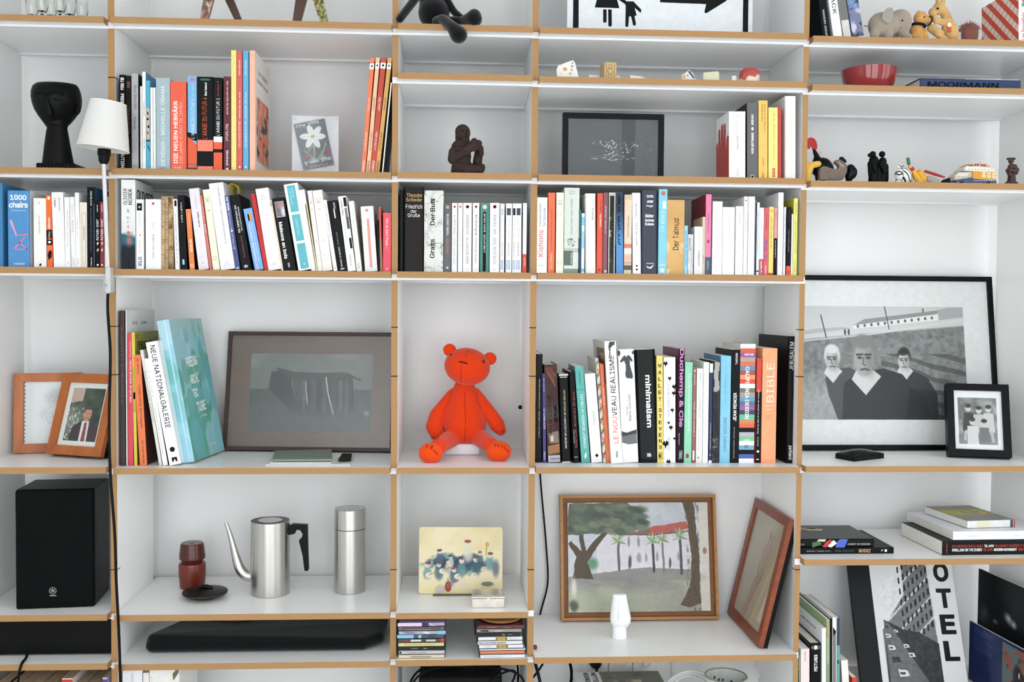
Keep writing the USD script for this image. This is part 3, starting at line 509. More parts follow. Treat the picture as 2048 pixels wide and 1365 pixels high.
bk(C, 713.6, 697, 11, 402.9, (234, 232, 228), 'white paperback leaning right of the photographs, cream worn cover', [('u', 'Nouvelle', .4, .6, .12, .3, FAINT), ('u', 'ARLEA', .3, .66, .88, .96, GREY)], side=(214, 202, 182))
bk(C, 730, 720.9, 25.6, 413.4, (222, 222, 223), 'thick pale grey paperback with a red emblem and a long red outline', [('o', .48, .063, .12, (222, 128, 118)), ('r', .42, .62, .19, .94, (222, 150, 140), .1), ('u', 'La promesse de l\u2019aube', .47, .57, .5, .86, (222, 160, 150))])
bk(C, 756.2, 752.4, 4.2, 440, (26, 28, 32), 'very thin black book before the two red ones at the right end')
bk(C, 760.6, 757.2, 4.6, 414, (192, 70, 56), 'thin brick red booklet standing just before the crimson one', [('b', .5, 1, (150, 110, 76))])
bk(C, 765.6, 765.4, 16.6, 425.8, (218, 72, 88), 'crimson book with white handwriting, last in the long low compartment', [('d', 'Niki de Saint Phalle', .35, .68, .1, .56, (250, 226, 226), 0), ('h', 'Autour', .25, .6, .585, .6, (240, 190, 196)), ('h', 'm', .4, .66, .935, .97, (250, 226, 226))], hard=0)

# -- the small low compartment in the middle
Dr = Row(2, 3, 'books in the small low compartment in the middle')
bk(Dr, 798.9, 798.9, 7.8, 379.5, (20, 30, 38), 'thin navy black book at the left end beside the dark brown biography', hard=1, d=.16)
bk(Dr, 807, 807, 40, 373.9, (44, 32, 32), 'thick dark brown biography with gold and white serif titles', [('h', 'Theodor', .14, .94, .075, .12, (206, 178, 112)), ('h', 'Schieder', .12, .93, .13, .17, (206, 178, 112)), ('h', 'Friedrich', .1, .93, .205, .255, (228, 226, 224)), ('h', 'der', .34, .66, .265, .305, (228, 226, 224)), ('h', 'Gro\u00dfe', .2, .82, .31, .355, (228, 226, 224))], hard=1, d=.16, rough=.28)
def marble(cv):
    cv.c[:] = (214, 216, 210); n = cv.noise(5, 2); cv.mix(np.clip(.06 - np.abs(n - .5), 0, 1) * 10, (176, 178, 172)); cv.mix((np.abs(cv.noise(9, 7) - .5) < .012) * 1.0, (110, 110, 106)); cv.grain(30, 8, 4)
bk(Dr, 847.8, 847.8, 39, 381, (216, 218, 212), 'thick white novel with marbled sketch lines and large black title reading upwards', [('c', .01, .99, .004, .996, 150, marble), ('u', 'Grass', .3, .55, .595, .83, INK, 1), ('u', 'Der Butt', .32, .56, .1, .425, INK, 1)], d=.14)
LP = lambda t1, t2, ec: [('o', .5, .055, .2, ec), ('o', .5, .055, .12, (240, 220, 216)), ('u', t1, .36, .66, .5, .88, GREY), ('u', t2, .36, .66, .17, .46, (110, 110, 116)), ('p', .35, .65, .955, .963, FAINT)]
POC = (200, 84, 74)
bk(Dr, 887.6, 887.6, 14.3, 407, (88, 88, 92), 'dark grey speckled pocket book with white capitals and a round emblem', [('o', .5, .055, .24, (206, 140, 130)), ('u', 'PIERRE LEMAITRE', .36, .66, .15, .46, (220, 220, 222), 1), ('u', 'TRAVAIL SOIGNE', .36, .66, .5, .73, (176, 120, 120), 1), ('p', .35, .65, .92, .95, (210, 210, 212))])
bk(Dr, 903.2, 903.2, 11, 406, W1, 'narrow white pocket book with widely spaced grey capitals, right of the speckled one', LP('TROIS JOURS ET UNE VIE', 'PIERRE LEMAITRE', POC))
bk(Dr, 915.4, 915.4, 9.6, 406, (232, 229, 230), 'thin white pocket book with a long pale outline and pink emblem', [('o', .5, .055, .3, (222, 130, 124)), ('r', .25, .75, .18, .95, (206, 206, 208), .2), ('u', 'Petit pays', .4, .6, .4, .73, FAINT)])
bk(Dr, 925.6, 925.6, 17.6, 406, (234, 233, 233), 'broad white pocket book with a dark red emblem and tall thin capitals', LP('ANNA MCPARTLIN', 'LES DERNIERS', (176, 66, 62)))
bk(Dr, 944.6, 944.6, 13.8, 406, W2, 'white pocket book with serif type just left of the green one', LP('Tatiana de Rosnay', 'Moka', (206, 130, 110)))
bk(Dr, 959.8, 959.8, 18.2, 406, (66, 128, 112), 'green pocket book with a long black lozenge and white capitals', [('o', .5, .058, .24, (226, 200, 184)), ('p', .3, .66, .125, .985, (18, 26, 28), .17), ('u', 'LA FEMME AUX POUPEES', .4, .58, .45, .71, WHITE, 1), ('u', 'MAGNUS JONGLARD', .4, .58, .15, .42, WHITE, 1)])
bk(Dr, 979, 979, 19.6, 406, (236, 237, 238), 'broad white pocket book right of the green one', LP('LE LIVRE DES BALTIMORE', 'JOEL DICKER', (196, 76, 76)))
def PK(top): return [('p', .15, .8, .07, .17, top), ('h', 'POCKET', .2, .8, .02, .03, FAINT), ('u', 'MICHEL BUSSI', .4, .62, .2, .5, FAINT), ('u', 'MICHEL BUSSI', .36, .6, .56, .76, (110, 110, 112)), ('p', .15, .75, .82, .95, (150, 170, 198)), ('u', 'POCKET', .26, .62, .83, .94, (236, 240, 246), 1)]
bk(Dr, 999.6, 999.6, 9, 407.4, W2, 'thin white pocket book with a pale blue label at its foot and pale blue picture', PK((180, 196, 212)))
bk(Dr, 1011, 1011, 12.4, 407, W2, 'white pocket book with a blue label at its foot and a black speckled picture', PK((60, 60, 64)))
bk(Dr, 1024, 1024, 7.6, 407, (230, 230, 232), 'thin white pocket book with a black and white picture, blue label and slanted signature', PK((40, 42, 46)))
bk(Dr, 1030.6, 1032.4, 12, 407, W2, 'white pocket book with a dark blue square picture and a blue label at its foot', PK((40, 58, 80)))
bk(Dr, 1045, 1047.6, 8, 406.4, (234, 235, 236), 'thin white book with a bright red foot, last in the small low compartment', [('b', .73, 1.0, (214, 62, 40)), ('u', 'J.M.G. Le Clezio', .4, .6, .3, .68, FAINT), ('u', 'Gallimard', .35, .65, .78, .9, WHITE)])

# -- the long low compartment right of the middle
Er = Row(3, 3, 'books in the long low compartment right of the middle')
bk(Er, 1073.2, 1074.3, 21, 394.8, (238, 238, 240), 'white book with a large red italic title, first beside the upright', [('u', 'Kishons', .12, .62, .43, .78, (200, 78, 82), 0), ('u', 'Hausapotheke', .2, .44, .08, .38, (90, 92, 110)), ('u', 'f\u00fcr Gesunde', .58, .82, .14, .38, (90, 92, 110)), ('h', 'Bastei', .2, .7, .89, .905, GREY)])
bk(Er, 1095.4, 1096.8, 14, 385.5, (230, 106, 66), 'orange book with a fine line of white type up its spine', [('u', 'La communaute des citoyens et la nation', .36, .66, .2, .72, (140, 60, 40)), ('u', 'GALLIMARD', .3, .66, .76, .95, (246, 196, 176))])
bk(Er, 1111.4, 1112.4, 15.4, 385.2, (234, 232, 208), 'pale yellow book between the orange one and the thick grey-green one', [('p', .15, .85, .1, .103, GREY), ('h', 'NOUR', .3, .7, .12, .14, GREY), ('p', .15, .85, .15, .153, GREY), ('h', 'folio', .3, .7, .25, .27, FAINT), ('p', .15, .85, .85, .853, GREY), ('p', .15, .85, .875, .878, GREY)])
def vine(cv):
    cv.c[:] = (206, 212, 204); cv.mix(np.clip((cv.noise(9, 4) - .5) * 12, 0, 1), (84, 90, 84)); r = np.hypot(cv.u - cv.asp / 2, cv.v - .5); cv.mix(np.clip((r - .42) * 12, 0, 1), (206, 212, 204))
bk(Er, 1127.4, 1128, 30.6, 375.5, (206, 212, 204), 'thick pale grey-green book with a title label and dark green panel at its foot', [('u', 'L\u00e4ngst nicht mehr kinder', .4, .58, .125, .55, (130, 138, 130)), ('h', 'Clarisse', .3, .7, .03, .05, (160, 168, 160)), ('h', 'Hofmann', .28, .72, .058, .078, (160, 168, 160)), ('c', .22, .72, .58, .69, 34, vine), ('b', .705, .755, (178, 186, 182)), ('p', 0, .58, .735, .905, (86, 100, 90), .03), ('u', 'Gunna Wendt', .44, .54, .76, .89, (226, 232, 228)), ('b', .945, 1.0, (120, 142, 128))])
bk(Er, 1156, 1158.6, 5.6, 418.9, (36, 98, 94), 'very thin teal booklet beside the thick grey-green book', [('b', .45, 1, (28, 62, 84))], d=.1)
bk(Er, 1162.2, 1163.6, 6.4, 426.8, (220, 230, 238), 'thin short white and light blue booklet', [('b', .06, .2, (120, 190, 222)), ('b', .3, .58, (150, 200, 226)), ('b', .92, .97, (110, 180, 216))], d=.1)
bk(Er, 1171, 1170.4, 21.4, 387, (234, 229, 223), 'rounded cream-white novel with a short black title high on its spine', [('u', 'Amos Oz', .62, .76, .18, .33, INK), ('u', 'Judas', .68, .78, .08, .14, FAINT), ('h', 'T', .55, .8, .93, .945, FAINT)], curve=.006)
bk(Er, 1193.2, 1193.6, 11.4, 386.7, (216, 78, 48), 'narrow orange-red novel with a white title, left of the mauve one', [('u', 'Amos Oz', .4, .72, .26, .42, WHITE, 1), ('u', 'Rakkar', .5, .7, .08, .22, (110, 40, 30)), ('p', .3, .7, .94, .96, (110, 40, 30))])
HEB = lambda s: s[::-1]
bk(Er, 1205.2, 1205.2, 9.6, 385.5, (128, 72, 88), 'narrow mauve novel with pale Hebrew lettering', [('u', HEB('\u05e7\u05d5\u05e4\u05e1\u05d4 \u05e9\u05d7\u05d5\u05e8\u05d4'), .4, .78, .16, .5, (214, 188, 196), 1, 'NotoSansHebrew-Regular'), ('o', .6, .97, .3, (206, 190, 196))])
def bwheb(cv): cv.c[:] = (36, 38, 36); e = np.minimum(cv.u, cv.asp - cv.u) + (cv.noise(16, 5) - .5) * .012; cv.mix((e < .014) * 1.0, (186, 184, 172)); cv.mix((cv.v < .035) * 1.0, (196, 192, 176)); cv.mix(np.clip((cv.noise(12, 3) - .62) * 12, 0, 1), (180, 178, 168))
bk(Er, 1215.6, 1216.2, 14.4, 384.8, (40, 42, 40), 'black book with a rough white border and white handwritten Hebrew', [('c', .02, .98, .003, .997, 120, bwheb), ('u', HEB('\u05e4\u05e0\u05d8\u05e1\u05d9\u05d4 \u05e2\u05dc \u05e0\u05d5\u05e9\u05d0 \u05d0\u05d4\u05d1\u05d4'), .36, .7, .06, .8, WHITE, 0, 'NotoSansHebrew-Regular')])
def blueheb(cv): t = cv.v[..., None]; cv.c = (1 - np.clip((t - .18) * 2.4, 0, 1)) * np.array([42, 54, 74.]) + np.clip((t - .18) * 2.4, 0, 1) * np.array([88, 142, 198.])
bk(Er, 1232, 1231.5, 14.8, 384, (70, 104, 146), 'book fading from dark slate to blue with red and yellow Hebrew lettering', [('c', .02, .98, .003, .997, 60, blueheb), ('u', HEB('\u05d9\u05d5\u05d0\u05dc \u05dc\u05d5\u05d9'), .22, .66, .045, .25, (220, 96, 76), 1, 'NotoSansHebrew-Regular'), ('u', HEB('\u05de\u05dc\u05d0\u05da \u05d9\u05e8\u05d5\u05e7'), .2, .7, .3, .64, (206, 222, 120), 1, 'NotoSansHebrew-Regular'), ('o', .5, .94, .18, (226, 234, 240))])
bk(Er, 1247.6, 1247.6, 15.2, 389.7, (224, 200, 178), 'beige book with red, white and dark bands low on its spine', [('u', 'Thierry Marceau', .4, .62, .26, .54, (96, 74, 62)), ('p', .05, .95, .01, .06, (206, 180, 140)), ('b', .62, .67, (208, 122, 96)), ('b', .68, .74, (226, 222, 212)), ('b', .76, .83, (226, 176, 154)), ('b', .84, .88, (196, 164, 140)), ('b', .89, .95, (84, 80, 78)), ('b', .95, 1, (214, 198, 168))])
bk(Er, 1265.6, 1264.4, 16.6, 385.8, (232, 233, 235), 'white book with handwritten grey Hebrew, left of the thick navy one', [('u', HEB('\u05e9\u05de\u05d9 \u05d0\u05d9\u05d9\u05e0\u05e9\u05d8\u05d9\u05d9\u05df'), .36, .64, .13, .31, GREY, 0, 'NotoSansHebrew-Regular'), ('u', HEB('\u05d0\u05e8\u05e5 \u05d0\u05dc \u05dc\u05d7\u05dd'), .36, .68, .37, .64, GREY, 0, 'NotoSansHebrew-Regular'), ('p', .4, .6, .89, .91, INK), ('p', .4, .6, .935, .955, INK)])
bk(Er, 1282.4, 1282.4, 33.4, 380.7, (20, 29, 52), 'thick navy prayer book with bold white Hebrew and Latin titles', [('h', HEB('\u05e1\u05d9\u05d3\u05d5\u05e8'), .3, .74, .06, .09, WHITE, 2, 'NotoSansHebrew-Regular'), ('h', HEB('\u05e9\u05de\u05e2'), .34, .72, .12, .15, WHITE, 2, 'NotoSansHebrew-Regular'), ('h', HEB('\u05e7\u05d5\u05dc\u05d9'), .3, .74, .175, .205, WHITE, 2, 'NotoSansHebrew-Regular'), ('h', 'Siddur', .24, .76, .285, .325, WHITE, 2), ('h', 'Schma', .24, .76, .34, .375, WHITE, 2), ('h', 'Kolenu', .24, .76, .385, .42, WHITE, 2), ('h', 'MORASCHA', .32, .76, .865, .88, WHITE), ('s', [(.28, .9), (.5, .92), (.8, .885), (.6, .935), (.4, .93)], WHITE)], hard=1, rough=.3)
bk(Er, 1315.8, 1316.2, 17.6, 378.3, (128, 196, 212), 'light turquoise book with pale capitals and a red round badge at its head', [('o', .52, .05, .25, (196, 104, 88)), ('p', .45, .85, .14, .23, (220, 236, 240), .2), ('u', 'LA BIBLE', .3, .64, .25, .49, (206, 228, 234), 0), ('r', .25, .75, .93, .98, (206, 228, 234), .25), ('p', .1, .85, .885, .895, (206, 228, 234))])
Er2 = Row(3, 3, 'books in the long low compartment right of the middle')
def talmud(cv): cv.c[:] = (206, 164, 104); cv.grain(5, 16, 6, sx=.5); cv.mix(np.clip((cv.noise(6, 3, sx=1.6) - .6) * 10, 0, 1) * .7, (230, 212, 180))
bk(Er2, 1332.6, 1334.6, 35.4, 399.8, (206, 164, 104), 'thick tan parchment-like book with a tall red-brown title', [('c', .01, .99, .004, .996, 110, talmud), ('u', 'Der Talmud', .36, .68, .25, .67, (166, 84, 52), 0), ('s', [(.42, .13), (.52, .09), (.62, .13), (.52, .17)], (196, 96, 66))], curve=.003)
bk(Er2, 1367.8, 1369.4, 7.2, 451.6, (140, 200, 226), 'short thin light blue book with dark blue title', [('u', 'Jewy Louis', .3, .75, .5, .82, (30, 70, 120), 1), ('u', 'Ben Gershon', .35, .65, .1, .45, (60, 110, 150))])
bk(Er2, 1375.4, 1377, 10.8, 468.9, (206, 206, 204), 'shortest grey-white book with a serif title reading downwards', [('d', 'Madrid', .15, .55, .1, .4, (96, 96, 98), 0), ('d', 'Guide culturel de la ville', .6, .75, .3, .8, GREY), ('p', .05, .4, .72, .88, (226, 226, 224))])
bk(Er2, 1387.8, 1388.6, 16.6, 453.4, (224, 225, 228), 'short white paperback with black italic title, left of the tall pink book', [('u', 'ELENA FERRANTE', .5, .68, .5, .82, INK, 1), ('u', 'The Story of the Lost', .5, .64, .1, .45, FAINT)])
bk(Er2, 1403.6, 1405.4, 6.2, 433.9, (206, 190, 166), 'thin beige book pressed against the pink one', [('u', 'Stefan Zweig', .35, .65, .66, .82, (120, 96, 70))])
bk(Er2, 1409.8, 1413.4, 11.6, 388.8, (222, 120, 160), 'tall pink book with a slate blue foot and dark red cover', [('b', .78, 1, (66, 88, 110)), ('u', 'La Modeste proposition', .35, .6, .24, .46, (150, 76, 110)), ('r', .3, .7, .565, .605, (140, 60, 96), .2), ('u', 'Rivages', .35, .65, .83, .93, (200, 206, 216))], side=(130, 28, 44), d=.16)
bk(Er2, 1423.6, 1425.4, 20, 402.8, (236, 237, 239), 'broad white paperback right of the pink book, faint violet type', [('u', 'Meir Shalev', .46, .58, .43, .6, (220, 196, 212)), ('u', 'Un roman russe', .46, .58, .15, .4, (226, 210, 220)), ('h', 'M', .44, .58, .93, .945, FAINT)])
bk(Er2, 1443.8, 1446.4, 24.6, 414.4, (234, 236, 238), 'widest white paperback of the pale run, faint pink and grey type', [('u', 'La Commune', .46, .58, .5, .7, (226, 190, 204)), ('u', 'Le Tour du Prejudice', .48, .6, .13, .46, FAINT)])
bk(Er2, 1469.8, 1471.6, 15.8, 412.6, (234, 235, 238), 'white paperback with double grey type, third of the pale run', [('u', 'Arthur Dreyfus', .4, .6, .5, .7, FAINT), ('u', 'Belles', .42, .58, .1, .24, FAINT)])
bk(Er2, 1486, 1488, 8, 393.3, (240, 240, 241), 'taller narrow white book with a tiny red mark near its head', [('e', .5, .05, .28, (196, 60, 60), .5), ('u', 'Pnina Moed', .4, .62, .3, .55, FAINT)], d=.15)
bk(Er2, 1494.6, 1496.6, 13.6, 393.3, (234, 230, 225), 'taller plain ivory book beside the narrow white one with a red mark', [('u', 'Les lettres', .4, .6, .3, .6, (222, 214, 206))])
bk(Er2, 1509.4, 1511, 8.4, 405, (214, 222, 236), 'thin pale blue-white book with a black speckled left edge', [('p', 0, .3, 0, 1, (30, 34, 42)), ('u', 'Tagebuch eines jungen', .45, .7, .1, .7, (130, 140, 170)), ('b', .935, .95, INK)])
bk(Er2, 1517.6, 1520, 8.8, 415.6, (228, 229, 233), 'thin white book with a dusty red foot and white lettering', [('b', .76, 1.0, (180, 78, 84)), ('u', 'Le Navire', .3, .7, .79, .97, WHITE, 1), ('u', 'La Musique', .4, .6, .1, .4, FAINT)])
bk(Er2, 1526.6, 1529, 9.4, 416, (208, 90, 100), 'narrow rose red paperback with violet scribbles on the lower half', [('u', 'Delphine Horvilleur', .4, .7, .08, .32, (110, 40, 50)), ('s', [(.2, .5), (.6, .46), (.9, .5), (.4, .56), (.8, .6), (.3, .68), (.7, .72), (.2, .8)], (140, 90, 150)), ('u', 'Points', .3, .66, .86, .97, WHITE, 1)])
bk(Er2, 1536.4, 1538.8, 9.8, 413.8, (236, 206, 116), 'narrow warm yellow pocket book with spaced dark capitals', [('o', .5, .06, .26, (214, 150, 110)), ('u', 'PETIT PAYS GAEL FAYE', .36, .66, .15, .6, (120, 100, 50), 1), ('b', .965, 1, (190, 70, 30))])
bk(Er2, 1546.6, 1549, 6.8, 415.9, (212, 150, 142), 'thin salmon book, black on the lower half', [('b', .45, 1, (44, 40, 42)), ('u', 'Le Vieux', .35, .65, .06, .18, (130, 70, 70)), ('u', 'La Memoire du mirir', .35, .65, .48, .74, WHITE)])
bk(Er2, 1554.4, 1558.4, 10.6, 385.2, (240, 240, 242), 'tallest slim white book near the right end, broad white cover facing left', [('p', .3, .6, .86, .87, FAINT)], d=.19)
bk(Er2, 1566, 1569.2, 4.6, 414.4, (226, 228, 232), 'very thin white booklet just left of the black and orange book', [('u', 'TOUS LES JOURS', .3, .7, .1, .7, (150, 160, 180))])
bk(Er2, 1572, 1574, 8.8, 414.4, (34, 34, 42), 'thin black book with an orange foot, near the right end', [('b', .86, 1, (220, 84, 50)), ('u', 'Journal de guerre 1914', .4, .62, .33, .66, (200, 200, 206)), ('o', .5, .95, .14, INK), ('u', 'Une femme', .4, .6, .06, .22, (140, 60, 50))])
bk(Er2, 1581.6, 1583, 3.4, 428, (230, 228, 226), 'sliver of a white booklet before the yellow-green one')
bk(Er2, 1585.2, 1586.4, 8.4, 396.8, (220, 214, 110), 'yellow-green book, last in the long low compartment right of the middle', [('u', 'Vingt et un contes sans morale', .4, .66, .3, .72, (140, 130, 50)), ('u', 'Yiddish', .4, .66, .06, .22, (140, 130, 50)), ('u', 'Nathan', .4, .64, .82, .95, (140, 130, 50))], side=(196, 182, 50))

# -- right of the dark picture in the upper right
Fr = Row(3, 2, 'books standing right of the dark framed picture', Y=.004)
p, t, d, h = bk(Fr, 1457.8, 1457.8, 33.4, 222.8, (238, 239, 241), 'thick white book with a red hand on its cover, right of the dark framed picture', [('u', 'Albert Cohen', .46, .58, .36, .56, GREY), ('u', 'Belle du Seigneur', .46, .57, .14, .33, FAINT), ('h', 'T2', .44, .6, .055, .07, GREY), ('u', 'Scene', .42, .6, .85, .95, FAINT)], d=.125)
RH = (178, 58, 44)
deco_on(p, [('s', [(.0, 1), (.0, .40), (.06, .36), (.12, .37), (.16, .52), (.18, .2), (.26, .16), (.33, .2), (.36, .5), (.4, .15), (.48, .11), (.56, .15), (.58, .5), (.6, .16), (.68, .13), (.75, .17), (.78, .55), (.84, .36), (.93, .34), (1.0, .38), (1.0, 1)], RH)], d, h, LEFT(t, h, d))
bk(Fr, 1494, 1494, 22, 205.6, (94, 95, 97), 'dark grey book with small white capitals, second in the group of five', [('u', 'VOIR SEPTEMBRE', .4, .62, .39, .67, WHITE, 2), ('u', 'MEIER HELF', .4, .6, .15, .29, WHITE, 2), ('o', .5, .34, .1, WHITE, 1.6), ('o', .5, .965, .17, (206, 206, 208)), ('o', .5, .965, .1, (94, 95, 97))], d=.16, side=(20, 22, 26))
bk(Fr, 1517, 1517, 18.6, 201, (232, 188, 98), 'tall amber yellow book with two lines of brown type', [('u', 'Yasmina Khadra', .3, .46, .05, .27, (130, 96, 40)), ('u', "L'outrage fait a Sarah", .58, .76, .05, .42, (130, 96, 40)), ('u', 'Julliard', .42, .6, .74, .84, (130, 96, 40)), ('s', [(.42, .98), (.5, .88), (.58, .98)], (150, 110, 50))])
bk(Fr, 1537, 1537, 19, 215, (236, 220, 130), 'shorter pale yellow book with a red label low on its spine', [('u', 'LION FEUCHTWANGER', .52, .66, .5, .72, (190, 170, 80)), ('u', 'Exil und der Teufel', .52, .66, .08, .46, (180, 150, 70)), ('p', .42, .7, .845, .965, (196, 90, 70)), ('u', 'Reclam', .48, .64, .86, .95, (240, 200, 150))])
bk(Fr, 1556.6, 1556.6, 6.4, 216, (190, 62, 46), 'thin brick red book squeezed beside the pale yellow one', d=.12)
bk(Fr, 1570, 1570, 22.4, 192, (232, 231, 226), 'thick rounded ivory book at the right end of the group', [('u', 'Le Clezio Desert', .4, .6, .3, .62, (220, 216, 206))], d=.17, curve=.004)

# -- big books standing left of the dark wooden picture
_bk = bk
def yawed(row, xb, xt, w, yt, col, label, back, base, **kw):
    """As bk(), turned so that the foot of its right cover runs from its front corner to the pixel back."""
    F, K = at_z(xb + w * .9, base, row.z), at_z(back[0], back[1], row.z)
    yaw = math.atan2(-(K[0] - F[0]), K[1] - F[1]); Y = at_z(xb, base, row.z)[1]
    B, T, T2 = at_y(xb, base, Y), at_y(xt, yt, Y), at_y(xt + w, yt, Y)
    a = math.atan2(T[0] - B[0], T[2] - B[2]); t = (T2[0] - T[0]) * math.cos(a); h = math.hypot(T[0] - B[0], T[2] - B[2])
    R = rot('z', math.degrees(yaw)) @ rot('y', math.degrees(a)); m = np.eye(4); m[:3, :3] = R.T; m[3, :3] = (B[0], Y, row.z)
    p = thing('book', label, 'book', m=m, group=row.group); d = kw.pop('d', np.hypot(K[0] - F[0], K[1] - F[1]))
    book_parts(p, t, d, h, col, **kw); return p, t, d, h
G = Row(1, 3, 'large books leaning left of the dark wooden picture', base=932)
bk(G, 239.4, 236.6, 12, 621.8, (52, 34, 30), 'tall dark brown cloth book, first at the left upright, worn pale lettering', [('u', 'Catalogue raisonne', .3, .6, .1, .6, (120, 100, 92))], hard=1, d=.22, base=932.5)
p, t, d, h = bk(G, 252.5, 249.2, 2.4, 620.5, (214, 216, 214), 'thin tall pale grey catalogue with black serif lettering on its wide cover', d=.235, base=932.5, side=(212, 215, 213))
deco_on(p, [('h', 'Catal\u00f2gue', .12, .92, .155, .21, INK), ('h', 'de la', .2, .35, .07, .095, GREY), ('h', 'jeune', .5, .7, .07, .1, GREY)], d, h, RIGHT(t, h, d))
bk(G, 256.4, 252, 10.6, 667, (206, 66, 82), 'rose red worn book with white capitals running up its spine', [('u', 'DIE NEUE ARCHE NOAH', .4, .72, .20, .52, WHITE, 1), ('u', 'Preventorium', .35, .65, .06, .18, (240, 200, 200), 1)], d=.2)
p, t, d, h = bk(G, 268.4, 263, 6.4, 665, (206, 190, 70), 'yellow-green picture book with black handwriting on its mustard cover', [('p', 0, 1, .26, .6, (176, 160, 50)), ('p', .2, .8, .45, .5, (60, 110, 70))], d=.2, side=(146, 142, 48))
deco_on(p, [('h', 'DE', .04, .16, .02, .05, (90, 60, 40)), ('h', 'revues de l N', .1, .95, .05, .13, (30, 40, 30)), ('p', .3, .95, .15, .2, (40, 50, 36))], d, h, RIGHT(t, h, d))
bk(G, 279.6, 266.4, 15, 710.7, (226, 118, 66), 'orange book with dark lettering reading down its spine and a dark cover', [('d', 'je dors', .4, .72, .03, .17, (70, 40, 30)), ('d', 'Valentine Schlegel', .4, .75, .27, .66, (70, 40, 30)), ('d', 'je travaille', .4, .72, .77, .98, (70, 40, 30))], d=.16, side=(70, 30, 24))
bk(G, 318.2, 279.8, 6.6, 701, (216, 214, 204), 'very thin grey-white catalogue leaning strongly, small spaced capitals', [('d', 'BERLINISCHE GALERIE', .35, .65, .18, .62, (130, 130, 120))], d=.17)
bk(G, 326, 288.8, 10.4, 718, (236, 236, 234), 'thin white book leaning strongly, grey type and a black fold beside it', [('d', 'Cecile B. Evans', .3, .5, .08, .36, FAINT), ('d', 'Was leuchtet', .3, .5, .45, .9, FAINT)], d=.15, side=(28, 30, 32))
bk(G, 339, 291, 24.4, 685.9, (240, 240, 240), 'white book leaning strongly, long black sans capitals reading down its spine', [('d', 'NEUE NATIONALGALERIE', .3, .72, .03, .7, INK, 0), ('o', .5, .875, .22, INK), ('s', [(.3, .94), (.75, .94), (.75, .975), (.6, .975), (.6, .958), (.45, .958), (.45, .975), (.3, .975)], INK)], d=.18)
def freeing(cv):
    cv.c[:] = (150, 192, 198); r_ = np.random.default_rng(5)
    for k in range(60):
        x, y = r_.uniform(0, cv.asp), r_.uniform(.05, 1); s = .03 + .12 * y
        col = [(108, 170, 160), (134, 196, 206), (86, 158, 132), (160, 204, 216), (110, 180, 190), (96, 170, 140)][int(r_.integers(6))]
        cv.ell(x, y, s * .7, s * 1.25, col, .75, .06); 
    cv.mix(np.clip((.2 - cv.v) * 5, 0, 1) * .6, (166, 190, 188))
    for t_, x, y, w_, h_ in (('FREEING', .28, .27, .34, .075), ('ARCHI', .30, .40, .27, .07), ('TEC', .32, .505, .15, .065), ('TURE', .37, .60, .27, .075)): cv.text(t_, x * cv.asp, y, w_ * cv.asp, h_, (232, 238, 236), 2, rotd=-3)
    cv.text('JUNYA ISHIGAMI', .42 * cv.asp, .7, .22 * cv.asp, .014, (220, 230, 230), 1); cv.text('Fondation Cartier', .5 * cv.asp, .92, .26 * cv.asp, .01, (220, 230, 230))
def freespine(cv):
    cv.c[:] = (176, 212, 226); r_ = np.random.default_rng(8)
    for k in range(12): cv.ell(r_.uniform(0, cv.asp), r_.uniform(.15, .9), .05, .09, [(120, 188, 198), (140, 200, 210), (110, 180, 180)][k % 3], .7, .1)
    cv.line([(cv.asp * .62, 0), (cv.asp * .62, 1)], .003, (220, 236, 242), .8); cv.mix(np.clip((cv.v - .75) * 5, 0, 1) * .7, (168, 212, 232))
p, t, d, h = yawed(G, 364.7, 310.5, 26.5, 643, (150, 198, 214), 'large thick light blue and green book leaning, white hand-drawn capitals on its cover', (445.4, 905.5), 928, deco=[('c', .01, .99, .002, .998, 150, freespine), ('d', 'Freeing Architecture', .62, .78, .45, .62, WHITE)], side=(140, 186, 190), d=.215)
deco_on(p, [('c', .005, .995, .002, .998, 300, freeing)], d, h, RIGHT(t, h, d))

# -- big books right of the bear
H = Row(3, 4, 'large books standing right of the orange bear', base=926.5)
bk(H, 1071.2, 1071.9, 12.4, 708.6, (34, 36, 36), 'tall black book with tiny white capitals, first at the left upright', [('u', 'LA CELLULE LE CORBUSIER \u2013 L\u2019Unite d\u2019habitation de Marseille', .42, .62, .23, .77, (210, 210, 206), 1)], base=925.5, d=.2)
bk(H, 1086, 1084.7, 6.8, 748, (50, 48, 108), 'narrow short navy violet book with white capitals', [('d', 'LE CORBUSIER', .3, .75, .39, .62, (226, 226, 236), 1), ('d', 'Jean-Louis Cohen', .3, .7, .05, .2, (190, 190, 206)), ('d', 'TASCHEN', .25, .75, .87, .965, (226, 226, 236), 1)], d=.14)
def wood(cv):
    cv.c[:] = (64, 36, 32); cv.grain(6, 26, 3, sx=1.5); a = cv.asp
    cv.poly([(0, .02), (a * .6, .02), (a * .9, .2), (a * .3, .12)], (96, 50, 42)); cv.line([(a * .2, .05), (a * .8, .22)], .006, (130, 80, 66)); cv.line([(a * .5, .05), (a * .9, .12)], .004, (130, 80, 66))
    cv.poly([(0, .44), (a * .95, .42), (a, .54), (0, .56)], (66, 60, 58)); cv.poly([(a * .1, .7), (a * .9, .68), (a * .9, .8), (a * .2, .8)], (126, 110, 100)); cv.poly([(a * .3, .73), (a * .5, .72), (a * .5, .78), (a * .3, .78)], (200, 190, 180)); cv.poly([(0, .83), (a, .81), (a, .9), (0, .92)], (150, 104, 70)); cv.poly([(0, .93), (a, .93), (a, 1), (0, 1)], (176, 176, 184))
